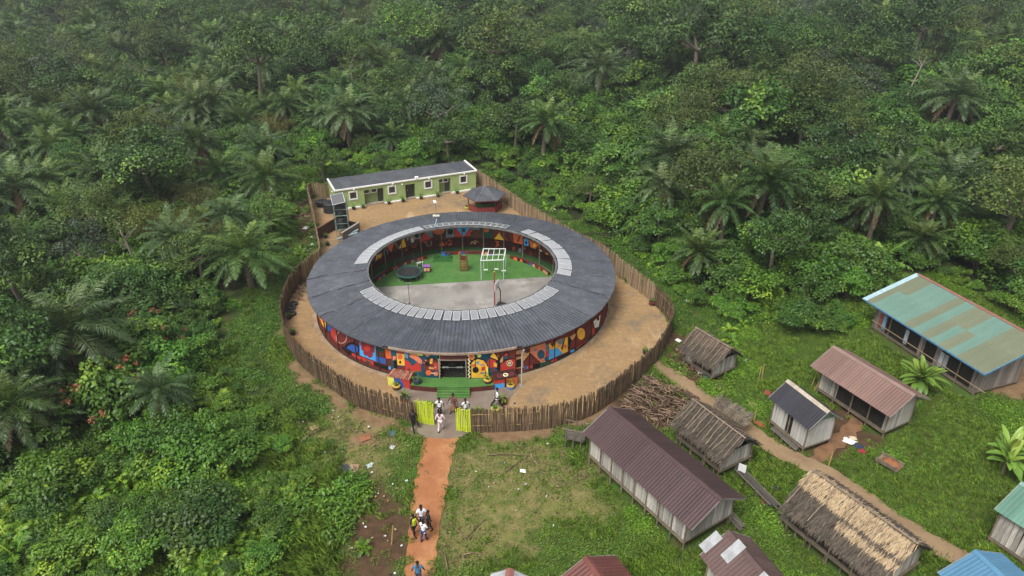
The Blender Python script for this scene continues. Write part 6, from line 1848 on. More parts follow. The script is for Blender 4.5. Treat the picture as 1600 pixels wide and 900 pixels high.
# poles and basketball stand
v = G(773, 478); e = empty('red_pole', (v.x, v.y, 0)); tag(e, 'tall thin red pole standing on the courtyard concrete', 'pole')
MB().tube([(0, 0, 0), (0, 0, 3.6)], .055, 8).build('shaft', mat('pole_red', '9a3a26', '7d2c1e', scale=3), e); MB().lathe([(0, .06), (.2, .05), (.22, 0)], (0, 0, 0), 12).build('base', m_steel, e); MB().lathe([(0, .07), (.06, .03), (.06, -.02)], (0, 0, 3.6), 8).build('cap', mat('cap_yellow', 'c9a24a'), e)
v = G(782, 477); e = empty('basketball_stand', (v.x, v.y, 0), R(70)); tag(e, 'basketball stand with tilted white backboard beside the red pole', 'basketball stand')
MB().tube([(0, 0, 0), (0, 0, 1.6), (0, .25, 2.0)], .05, 8).build('pole', mat('stand_brown', '4a2f26'), e)
MB().box((0, .34, 2.05), (1.05, .05, .75)).build('backboard', mat('board_white', (.68, .68, .66)), e); MB().torus((0, .62, 1.85), .22, .018, 16, 6).build('hoop', mat('hoop_red', 'b84a2a'), e)
MB().box((0, -.1, .1), (.6, .8, .2)).build('base', m_dark, e)
f = MB()
for q in (-.25, .25): f.box((q, .37, 2.0), (.03, .02, .4))
f.box((0, .37, 2.2), (.5, .02, .03)); f.box((0, .37, 1.8), (.5, .02, .03)); f.build('target_square', m_dark, e)
v = G(640, 474); e = empty('thin_black_pole', (v.x, v.y, 0)); tag(e, 'thin black pole on the courtyard concrete near the trampoline', 'pole')
MB().tube([(0, 0, 0), (0, 0, 2.2)], .022, 8).build('shaft', m_black, e); MB().lathe([(0, .04), (.12, .04), (.13, 0)], (0, 0, 0), 12).build('base', m_black, e)
v = G(712, 405); e = empty('green_play_mat', (G(692, 405).x, G(692, 405).y, 0.026)); tag(e, 'dark green play mat with low blocks at the back of the courtyard', 'play mat')
MB().box((0, 0, .02), (2.0, 1.3, .04)).build('mat', mat('mat_dark_green', '2a5a26', '244e20'), e)
for q in (-.7, .7): MB().box((q, .3, .12), (.4, .4, .16)).build('block', mat('mat_block', '24521f'), e)
v = G(696, 399); e = empty('paddling_pool', (v.x, v.y, .03)); tag(e, 'small blue paddling tub at the back of the courtyard', 'tub')
MB().lathe([(0, .03), (.32, .04), (.4, .22), (.44, .22), (.38, 0)], (0, 0, 0), 16).build('tub', mat('tub_blue', '2f7ac0'), e)
v = G(656, 416); e = empty('white_bench', (v.x, v.y, .03), .5); tag(e, 'small white bench behind the trampoline', 'bench')
MB().box((0, 0, .4), (.7, .25, .05)).build('seat', m_white, e)
for q in (-.28, .28): MB().box((q, 0, .19), (.05, .2, .38)).build('leg', m_white, e)

# ------------------------------------------------------------------ lamp posts
def lamp(loc, h, label, rz=0, solar_top=False):
    e = empty('lamp_post', loc, rz); tag(e, label, 'lamp post', 'yard lamp posts')
    MB().tube([(0, 0, 0), (0, 0, h)], [.055, .04], 8).build('pole', mat('pole_galvanised', (.42, .42, .40), (.34, .33, .31), scale=3, rough=.5), e)
    MB().tube([(0, 0, h), (0, -.35, h + .1)], .03, 6).build('arm', m_steel, e)
    MB().box((0, -.42, h + .1), (.12, .26, .05)).build('lamp_head', m_steel, e)
    MB().lathe([(0, .05), (.16, .05), (.18, 0)], (0, 0, 0), 10).build('base', m_steel, e)
    return e
v = G(681, 352, 3.1); 
e = empty('roof_light_mast', (G(682, 345, 3.0).x, G(682, 345, 3.0).y, 0)); tag(e, 'light mast with blue pipe rising behind the far edge of the ring roof', 'lamp post', 'yard lamp posts')
MB().tube([(0, 0, 0), (0, 0, 5.2)], [.05, .035], 8).build('pole', m_steel, e); MB().box((-.05, -.25, 5.3), (.28, .7, .09), rz=.25).build('lamp_head', m_white, e)
MB().tube([(.05, 0, 3.2), (.08, -.5, 3.3), (.12, -1.4, 3.45), (.2, -3.3, 3.75)], .07, 6).build('pipe', mat('pipe_blue_grey', '7f98a8', '93a6b0', scale=3), e)
MB().box((0, 0, 3.6), (.7, .2, .14)).build('floodlight_bar', mat('lamp_cream', (.65, .6, .45)), e)
v = G(815, 602); lamp((v.x, v.y, 0), 2.9, 'thin galvanised lamp post right of the entrance bench', R(160))

# ------------------------------------------------------------------ water tanks at the back left
m_tank = mat('tank_black', (.018, .018, .02), (.03, .03, .033), scale=2, rough=.45)
def tank(loc, r_, h, label, rx=0.0):
    e = empty('water_tank', loc); tag(e, label, 'water tank', 'black water tanks'); e.rotation_euler = (rx, 0, 0)
    pr = [(0.01, 0), (r_ * .95, 0)]
    for k in range(5):
        z0 = h * .85 * k / 5
        pr += [(r_, z0 + .03), (r_, z0 + h * .13), (r_ * .96, z0 + h * .15)]
    pr += [(r_ * .9, h * .88), (r_ * .35, h * .97), (r_ * .33, h)]
    MB().lathe(pr, (0, 0, 0), 20).build('body', m_tank, e, smooth=False)
    MB().lathe([(0.001, .06), (r_ * .34, .05), (r_ * .36, 0), (r_ * .3, 0)], (0, 0, h), 14).build('lid', m_tank, e)
    return e
bt = G(537, 366)     # foot of the tank tower
tw = empty('tank_tower', (bt.x, bt.y, 0), .15); tag(tw, 'pale green steel tank tower with two decks and a solar panel on top', 'tower')
m_tg = mat('steel_pale_green', '728a7e', '5d7066', scale=3, rough=.6)
for sx in (-.7, .7):
    for sy in (-.7, .7): MB().box((sx, sy, 2.1), (.07, .07, 4.2)).build('post', m_tg, tw)
for z in (.9, 2.55):
    q = MB()
    for s_ in (-1, 1): q.box((0, s_ * .7, z), (1.31, .08, .08)); q.box((s_ * .7, 0, z), (.08, 1.31, .08))
    q.build('deck_frame', m_tg, tw); MB().box((0, 0, z + .06), (1.3, 1.3, .04)).build('deck', m_dark, tw)
for z in (1.6, 3.3):
    q = MB()
    for s_ in (-1, 1): q.box((0, s_ * .702, z), (1.31, .05, .05)); q.box((s_ * .702, 0, z), (.05, 1.31, .05))
    q.build('guard_rail', m_tg, tw)
tank((bt.x, bt.y, 0.985), .66, 1.35, 'black water tank on the lower deck of the tank tower'); tank((bt.x, bt.y, 2.635), .66, 1.35, 'black water tank on the upper deck of the tank tower')
sp = empty('solar_panel', (bt.x - .15, bt.y - .1, 4.35)); sp.rotation_euler = (.25, -.15, .3); tag(sp, 'large pale solar panel on top of the tank tower', 'solar panel')
f = MB()
for s_ in (-1, 1): f.box((s_ * .68, 0, 0), (.05, 1.9, .05)); f.box((0, s_ * .93, .001), (1.31, .05, .05))
f.build('frame', m_alu, sp); MB().box((0, 0, 0), (1.31, 1.82, .03)).build('cells', m_cell, sp)
v = G(518, 330); tank((v.x, v.y, 0), .95, 1.35, 'big black water tank on the ground beside the green building')
v = G(503, 322); e = tank((v.x, v.y, .35), .8, .45, 'flattened dark basin left of the big ground tank'); 
# brown brick enclosure round the tower
en = empty('tank_enclosure', (bt.x, bt.y, 0), -.42); tag(en, 'roofless brown walled enclosure round the tank tower', 'enclosure')
m_enc = mat('enclosure_brown', '5e4636', '46352a', scale=2, rough=.9)
MB().box((-1.75, -.9, .65), (.14, 3.6, 1.3)).build('wall', m_enc, en); MB().box((1.55, -.6, .65), (.14, 3.2, 1.3)).build('wall', mat('enclosure_grey', '6e6862', '585350', scale=2), en); MB().box((-.1, .95, .65), (3.16, .14, 1.3)).build('wall', m_enc, en)
MB().box((1.55, -.6, 1.36), (.18, 3.3, .08)).build('wall_cap', mat('cap_grey_white', 'a8a39c', '8f8a83', scale=3), en); MB().box((-1.75, -.9, 1.34), (.2, 3.7, .06)).build('wall_cap', mat('cap_brown', '7a5a44'), en)
for k, (dx, dy, ln, a) in enumerate([(.9, -1.6, 2.2, .5), (.7, -1.9, 2.0, .35), (1.2, -1.3, 1.8, .7)]):
    e = empty('pipe', (bt.x + dx, bt.y + dy, .3 + .1 * k), a); tag(e, ['long grey pipe lying in the tank enclosure', 'blue grey pipe across the tank enclosure', 'short pale pipe against the enclosure wall'][k], 'pipe')
    MB().tube([(-ln / 2, 0, 0), (ln / 2, 0, .4)], .09, 10).build('barrel', mat('pipe_pvc', '8ea0a4', '74868c', scale=3), e); MB().torus((0, 0, 0), .08, .03, 10, 6).build('collar', mat('pipe_collar', '5f6f74'), e)
v = G(512, 306); e = empty('steel_trestle', (v.x, v.y, 0), .3); tag(e, 'pale green steel trestle by the left end of the green building', 'trestle')
for s_ in (-1, 1):
    MB().bar((s_ * .8, -.4, 0), (s_ * .8, 0, 1.0), .06).build('leg', m_tg, e); MB().bar((s_ * .8, .4, 0), (s_ * .8, 0, 1.0), .06).build('leg', m_tg, e)
MB().bar((-.9, 0, 1.0), (.9, 0, 1.0), .08).build('beam', m_tg, e)

# ------------------------------------------------------------------ pots and painted tyre planters
def pot_plant(loc, kind, label, group, sc=1.0, ps=0.45, plant_kind=0):
    e = empty('potted_plant', loc, rg5.uniform(0, 6)); sc *= .82; e.scale = (sc, sc, sc); tag(e, label, 'potted plant', group)
    if kind == 'pot':
        MB().lathe([(0, 0), (.2, 0), (.28, .36), (.31, .36), (.31, .42), (.26, .42), (.25, .36), (0, .35)], (0, 0, 0), 14).build('pot', mat('pot_dark', '2c2a28', '3b3632', scale=3), e)
        top = .36
    else:
        cols_ = {'tyre_a': ('b89a40', '3a2020'), 'tyre_b': ('2c3e46', '24343a'), 'tyre_c': ('b89a40', '4a6a9a'), 'tyre_d': ('a8a048', '8a8440'), 'tyre_e': ('5a2a26', '4a2420'), 'tyre_f': ('26343c', '8a2f26')}[kind]
        for k, c in enumerate(cols_[::-1]):
            MB().torus((0, 0, .12 + .22 * k), .28, .12, 18, 8).build('tyre', mat('tyre_' + c, c), e)
        MB().lathe([(0, .40), (.27, .38)], (0, 0, 0), 14).build('soil', mat('pot_soil', '3a2c20', '2a2018'), e); top = .36
    r_ = np.random.RandomState(rg5.randrange(9999)); vg = Veg()
    if plant_kind == 0:
        clump(vg, r_, (0, 0, top + ps * .7), ps * .8, 46, .22, .1, 0, vbias=.1, zmin=-.5)
    else:
        for k in range(8): palm_frond(vg, r_, (0, 0, top), k * 2.4, R(r_.uniform(35, 80)), ps * 1.6, 0, r_.uniform(.3, .9), pairs=10, droop=1.6, lw=.06, ll=.3 * ps)
    q = MB(); q.tube([(0, 0, top - .1), (0, 0, top + ps * .6)], .02, 5); vg.wood(q, 0, .2)
    link('plant', vg.mesh('pot_foliage', [M_LEAF['shrub' if plant_kind == 0 else 'bright']]), None, e)
    return e
rg5 = random.Random(15)
gfront = lambda px, off: ga + (gb - ga).normalized() * fx(px) + Vector((math.sin(g_rz), -math.cos(g_rz))) * off
for k, px_ in enumerate((551, 566, 606, 628, 656, 682, 712)):
    p = gfront(px_, .62)
    pot_plant((p.x, p.y, .002), 'pot', ['dark pot with plant under the first window of the green building', 'dark pot by the left recess of the green building', 'dark pot under the second window of the green building', 'dark pot with slender plant left of the green building door', 'dark pot right of the green building door', 'dark pot with tall plant left of the right recess', 'dark pot under the last window of the green building'][k], 'pots along the green building', .95, .45 if k not in (3, 5) else .6, k % 2)
for (px_, py_, kd, lab, ps, pk, z) in [(620, 607, 'tyre_a', 'yellow and dark tyre planter before the left bench', .35, 0, 0), (632, 625, 'tyre_f', 'dark tyre planter with plant on the apron left of the steps', .6, 1, 0), (652, 598, 'tyre_b', 'teal tyre planter at the left end of the porch', .7, 0, .46), (762, 597, 'tyre_a', 'yellow banded tyre planter at the right end of the porch', .4, 0, .46), (798, 606, 'tyre_c', 'yellow and blue tyre planter before the right bench', .5, 0, 0), (786, 630, 'tyre_e', 'maroon tyre planter beside the walking man', .5, 1, 0), (774, 643, 'tyre_d', 'low yellow tyre planter inside the right fence', .25, 0, 0),
        (979, 440, 'pot', 'dark pot by the right fence behind the ring roof', .35, 0, 0), (1019, 476, 'tyre_e', 'tyre planter by the bend of the right fence', .4, 0, 0), (1008, 553, 'pot', 'small pot with green plant by the right front fence', .3, 0, 0), (509, 372, 'pot', 'dark pot by the tank yard fence', .3, 0, 0), (512, 384, 'pot', 'dark crate-like pot near the left edge of the roof', .2, 0, 0),
        (452, 498, 'pot', 'dark pot against the left fence', .3, 0, 0), (458, 523, 'pot', 'dark pot with plant low on the left fence', .35, 0, 0), (730, 327, 'tyre_d', 'pale planter left of the gazebo', .3, 0, 0)]:
    v = G(px_, py_, z); pot_plant((v.x, v.y, z + .002), kd, lab, 'tyre planters and pots in the yard', 1.0, ps, pk)
for (px_, py_, sc, lab) in [(671, 636, .5, 'small pale banana sucker beside the left gate leaf'), (748, 648, .55, 'small pale banana sucker behind the right gate leaf')]:
    v = G(px_, py_); plant('banana_plant', BANANA[1], (v.x, v.y, 0), 1.0, sc * .6, lab, 'plant', None, trunk='stem')
# tyres lying by the left fence
for k, (px_, py_) in enumerate([(456, 482), (453, 486), (459, 476), (456, 492)]):
    v = G(px_, py_); o = MB().torus((0, 0, 0), .3, .11, 18, 8).build('tyre', m_black, None, (v.x, v.y, .11 + .02 * k)); tag(o, ['old black tyre leaning in the middle of the left fence heap', 'old black tyre at the left of the left fence heap', 'old black tyre at the back of the left fence heap', 'old black tyre at the front of the left fence heap'][k], 'tyre', 'old tyres by the left fence'); o.rotation_euler = (.15 * (k % 2), .1, 0)
# ------------------------------------------------------------------ village houses
m_plank = mat('plank_grey', 'b4b0a6', '857f76', scale=2.5, rough=.9, var=.32, stretch=(4, 4, .4))
m_postg = mat('stilt_wood', '7d705e', '5d5244', scale=3, rough=.9, var=.2)
m_floorw = mat('deck_wood', '6d6252', '51493d', scale=3, rough=.9, stretch=(.5, 4, 4))
m_indoor_shade = mat('painted_indoor_shade', '2a2622', '1e1b18', scale=2, rough=.95)  # indoor shade put into the colour of an added filler box
KEEP = []
def corr_sheet(w, l, ribs, amp=.011):
    """a corrugated sheet, x across the ribs, y down the slope"""
    mb = MB(); vs_ = []; n_ = ribs * 2
    for j in range(n_ + 1):
        x_ = -w / 2 + w * j / n_
        z_ = amp if j % 2 else -amp * .4
        vs_ += [(x_, 0, z_), (x_, -l, z_)]
    mb.add(vs_, [(2 * j, 2 * j + 1, 2 * j + 3, 2 * j + 2) for j in range(n_)])
    return mb.mesh('roof_sheet')
def frame_of(A, B):
    A, B = Vector(A), Vector(B)
    d = B - A
    return (A + B) / 2, d.length, math.atan2(d.y, d.x)
def house(name, label, A, B, hw, zr, ze, m_roof_, floor=.7, ie=.5, is_=.5, wall=True, gaps=(), posts=5, sheet_w=.85, rows=1, colors=None, gable=None, group='village houses', cap=None, gaps_far=(), wall_mat=None, under=True, wall_top=None, ribs=4, long_posts=True, mono=False):
    c, L, rz = frame_of(A, B)
    e = empty(name, (c.x, c.y, 0), rz); tag(e, label, 'house', group)
    yo = hw / 2 if mono else 0.0
    KEEP.append((c.x + math.sin(rz) * yo, c.y - math.cos(rz) * yo, rz, L / 2 - ie + .1, (hw / 2 if mono else hw - is_) + .1))
    sl = math.hypot(hw, zr - ze); ang = math.atan2(zr - ze, hw)
    rf_ = empty('roof'); rf_.parent = e
    nc = max(2, int(round(L / sheet_w))); w = L / nc
    me_ = corr_sheet(w + .02, sl / rows + .03, ribs, .02 if 'pink' in label or 'red' in label else .011)
    k_ = 0
    for s_ in ((-1,) if mono else (-1, 1)):
        for r0 in range(rows):
            for k in range(nc):
                mm = m_roof_ if colors is None else colors[colors_pick(s_, r0, k, nc) % len(colors)]
                key = (me_.name, mm.name)
                mx = sheet_cache.get(key)
                if mx is None:
                    mx = me_.copy(); mx.materials.append(mm); sheet_cache[key] = mx
                o = link('roof_sheet', mx, None, rf_)
                M = Matrix.Rotation(0 if s_ < 0 else math.pi, 4, 'Z') @ Matrix.Rotation(ang, 4, 'X')
                o.rotation_euler = M.to_euler()
                d0 = r0 * sl / rows
                x_ = -L / 2 + w * (k + .5)
                o.location = (x_, s_ * math.cos(ang) * d0, zr - math.sin(ang) * d0 + .006 * (k % 2) - .012 * r0)
                k_ += 1
    mb = MB()
    for s_ in (-1, 1):
        if mono and s_ > 0: continue
        mb.add([(-L / 2, 0, zr + .05), (L / 2, 0, zr + .05), (L / 2, s_ * .22, zr - .22 * math.tan(ang) + .05), (-L / 2, s_ * .22, zr - .22 * math.tan(ang) + .05)], [(0, 1, 2, 3)])
    mb.build('ridge_cap', cap or m_roof_, rf_)
    for s_ in ((-1,) if mono else (-1, 1)):
        MB().bar((-L / 2, s_ * (hw - .06), ze - .02), (L / 2, s_ * (hw - .06), ze - .02), .05, .07).build('eaves_beam', m_postg, e)
        for x_ in (-L / 2 + .03, L / 2 - .03): MB().bar((x_, s_ * hw, ze - .05), (x_, s_ * .02, zr - .06), .04, .1).build('barge_board', mat('barge_grey', '8d8a82', '74716a', scale=3), e)
    x0, x1, y1 = -L / 2 + ie, L / 2 - ie, hw - is_
    ya, yb = -y1, (-.3 if mono else y1)
    ym, yw = (ya + yb) / 2, yb - ya
    zt = wall_top or (ze + is_ * math.tan(ang) - .08)
    MB().box((0, ym, floor - .05), (x1 - x0 + .16, yw + .16, .1)).build('floor_deck', m_floorw, e)
    wm = wall_mat or m_plank
    if wall:
        mb = MB(); mb.box((0, ym, (floor + zt) / 2), (x1 - x0 - .1, yw - .1, zt - floor - .04)); mb.build('indoor_shade_box', m_indoor_shade, e)  # solid dark box added in place of the shaded interior
        pw = .26; h = zt - floor + .08
        pm = MB().box((0, 0, h / 2), (pw - .018, .03, h)).mesh('plank'); pm.materials.append(wm)
        rp = random.Random(len(KEEP))
        def planks(n_, f, rot, gp, ln):
            for k in range(n_):
                t = (k + .5) / n_
                if any(a < t < b_ for a, b_ in gp): continue
                p = f(t); o = link('plank', pm, None, e)
                o.location = (p[0], p[1], floor - .06 + rp.uniform(-.09, .03)); o.rotation_euler = (rp.uniform(-.015, .015), rp.uniform(-.022, .022), rot); o.scale = (ln / n_ / pw, 1, 1)
        nl, nw = int((x1 - x0) / pw), int(yw / pw)
        planks(nl, lambda t: (x0 + (x1 - x0) * t, -y1 - .01), 0, gaps, x1 - x0); planks(nl, lambda t: (x0 + (x1 - x0) * t, yb + .01), 0, gaps_far, x1 - x0)
        planks(nw, lambda t: (x0 - .01, ya + yw * t), math.pi / 2, (), yw); planks(nw, lambda t: (x1 + .01, ya + yw * t), math.pi / 2, (), yw)
        for x_ in (x0 - .02, x1 + .02):
            gm = MB(); zp = zt - .02; top = zr - .12; ww_ = y1
            yt = yb if mono else 0; gm.add([(x_ - .02, -ww_, zp), (x_ - .02, yb, zp), (x_ - .02, yt, top), (x_ + .02, -ww_, zp), (x_ + .02, yb, zp), (x_ + .02, yt, top)], [(0, 2, 1), (3, 4, 5), (0, 1, 4, 3), (1, 2, 5, 4), (2, 0, 3, 5)])
            gm.build('gable', gable or wm, e)
    for k in range(posts):
        x_ = x0 + (x1 - x0) * k / (posts - 1)
        for s_ in (-1, 1):
            yp = (ya - .05) if s_ < 0 else (yb + .05); MB().tube([(x_, yp, -.1), (x_, yp, ((zr - .25) if mono and s_ > 0 else ze + .1) if long_posts else floor)], .055, 7).build('post', m_postg, e)
    for yp in (ya - .08, yb + .08): MB().bar((x0, yp, floor - .12), (x1, yp, floor - .12), .07, .12).build('floor_beam', m_postg, e)
    return e
sheet_cache = {}
crng = random.Random(12); _cp = {}
def colors_pick(s_, r0, k, nc):
    return _cp.setdefault((s_, r0, k), crng.randrange(100))
def mroof(name, c1, c2, rough=.6, sc=.9, var=.13): return mat(name, c1, c2, scale=sc, rough=rough, var=var, metal=.1, stretch=(1, .35, 1))
GV = lambda px, py, z: Vector(G2(px, py, z))
m_maroon = mroof('roof_maroon', '483636', '3f2f2f', .45)
hA = house('long_house', 'long stilt house with dark maroon roof and grey plank walls beside the brushwood pile', GV(952, 635, 3.6), GV(1129, 779.5, 3.6), 2.2, 3.6, 2.4, m_maroon, floor=.85, ie=.6, is_=.3, posts=9, rows=1, gable=mat('gable_blue_grey', '8f9a98', '7a8583', scale=2), group='village houses')
m_tin = mat('tin_bright', (.42, .43, .44), (.27, .27, .27), scale=1.5, rough=.4, metal=.2)
hE = house('small_house', 'small house with black roof and pale plank walls by the village path', GV(1231, 593, 3.4), GV(1297, 643, 3.4), 1.5, 3.4, 2.3, mroof('roof_black', '34343a', '2b2a30', .5), floor=.45, ie=.35, is_=.35, gaps=((.42, .56),), posts=3, gable=mat('gable_green', '6f8a72', '5f7862', scale=2), cap=mat('ridge_cream', 'b0a494', '938878'), wall_mat=mat('plank_pale', 'bdbbb4', 'a09e97', scale=2.5, rough=.9, var=.12, stretch=(4, 4, .4)))
hF = house('verandah_house', 'house with dusty pink ribbed roof and open verandah', GV(1302, 540, 3.6), GV(1431, 617, 3.6), 2.15, 3.6, 2.45, mroof('roof_pink', '7d6259', '6e564e', .6), floor=.5, ie=.55, is_=.85, gaps=((.28, .95),), posts=5, gable=mat('gable_blue_grey', '8f9a98'), cap=mroof('cap_pink', '8f766c', '7d675e'))
teal, olive = mroof('roof_teal', '678478', '5d7a6e', .55, var=.03), mroof('roof_olive', '6f7560', '676c56', .55, var=.03)
gA, gE = GV(1436, 428, 4.2), (Vector((34.79, 42.02)) - Vector((31.0, 52.9))).normalized()
_olive_cols = {0, 1, 4, 6, 7, 10, 13, 14, 15}
_old_pick = colors_pick
def colors_pick(s_, r0, k, nc):
    base = 1 if k in ({0, 1, 5, 7, 8, 11, 12, 13} if r0 == 0 else {0, 5, 7, 9, 11, 12, 13, 14}) else 0
    return base
hG = house('large_hall', 'large hall with patchwork teal and olive roof behind the banana plant', gA, gA + gE * 11.9, 5.6, 4.2, 2.6, teal, floor=.25, ie=.8, is_=.9, posts=7, rows=2, colors=[teal, olive], gaps=((.12, .2), (.2, .45), (.5, .62), (.66, .95)), gable=mat('gable_green_pale', '86a088', '748e76', scale=2), cap=mroof('cap_red', '885850', '94665e'), wall_mat=mat('plank_mixed', '8a7a6a', '6a6a70', scale=.7, rough=.9, var=.3), wall_top=2.5, mono=True)
MB().box((0, -.28, 3.3), (10.2, .05, 1.6)).build('back_wall_top', mat('plank_mixed', '8a7a6a'), hG)
MB().box((0, -5.62, 2.6), (11.95, .05, .12)).build('fascia', mat('fascia_blue', '4a7a9c', '3f6a88'), hG)
MB().bar((5.97, -5.62, 2.58), (5.97, -.05, 4.16), .05, .14).build('fascia', mat('fascia_blue', '4a7a9c'), hG)
MB().bar((-5.97, -5.62, 2.60), (-5.97, -.05, 4.18), .45, .03).build('edge_flashing', mat('flashing_pale', '9fb6bc', '8aa4ac'), hG)
for k in range(8):
    x0 = -5.1 + k * 1.4
    MB().bar((x0, -5.0, .9), (x0 + 1.4, -5.0, .9), .05).build('verandah_rail', mat('rail_bamboo', '9a8a6a', '83745a'), hG)
for q, c in ((-1.6, '9aa3aa'), (1.9, 'a8acae'), (2.3, '8f8f90'), (-4.4, '8a4a40'), (-4.0, '7a97b0')): MB().box((q, -4.85, 1.2), (.34, .03, 1.3)).build('hanging_cloth', mat('cloth_' + c, c), hG)
hH = house('patched_house', 'small maroon roofed house patched with white sheets near the bottom edge', GV(1138, 828, 3.4), GV(1138, 828, 3.4) + Vector((.36, -.933)) * 4.4, 1.65, 3.4, 2.2, mroof('roof_maroon_dull', '4e3c3a', '5d4a46'), floor=.6, ie=.4, is_=.4, posts=3)
for (x_, y_, w, l, r_) in [(-2.3, -.95, .6, 1.25, 0), (-1.1, -.45, .62, 1.3, .12), (1.2, -.25, .9, .7, .3)]:
    an = math.atan2(1.2, 1.65); o = MB().box((0, 0, 0), (w, l, .02)).build('patch_sheet', m_tin, hH); o.location = (x_, y_, 3.4 + y_ * math.tan(an) + .06); o.rotation_euler = (an, 0, r_ * .2)
ra, rr0 = GV(915, 869, 3.3), GV(959, 868, 2.4)
hI = house('red_roof_house', 'house with rusty red ribbed roof cut by the bottom edge', ra, ra + Vector((.45, -.893)) * 4.5, 1.9, 3.3, 2.4, mroof('roof_red', '6e413a', '5c3630', .5), floor=.5, ie=.4, is_=.4, posts=3)
jd = Vector((.5, -.866)); jv = GV(1553, 795, 2.4) + Vector((.866, .5)) * 2.2
hJ = house('green_roof_house', 'house with green ribbed roof and grey wall at the right edge', jv, jv + jd * 4.5, 2.2, 3.4, 2.4, mroof('roof_green', '5c8271', '517364', .5), floor=.3, ie=.3, is_=.3, posts=3, cap=mroof('cap_green', '7d9c90', '728f84'))
kv = GV(1524, 859, 3.2)
hK = house('blue_roof_house', 'house with bright blue roof in the bottom right corner', kv, kv + Vector((.29, -.957)) * 4, 2.15, 3.2, 2.25, mroof('roof_blue', '5582a0', '4a7490', .5), floor=.4, ie=.4, is_=.4, posts=3)
lv = GV(797, 888, 2.6)
hL = house('tin_roof_shed', 'shed with pale tin roof tip at the bottom edge', lv + Vector((0, 0)), lv + Vector((-.3, -3.0)), 1.0, 2.6, 2.1, m_tin, floor=.3, ie=.3, is_=.3, posts=3, cap=mroof('cap_red', '885850', '94665e'))

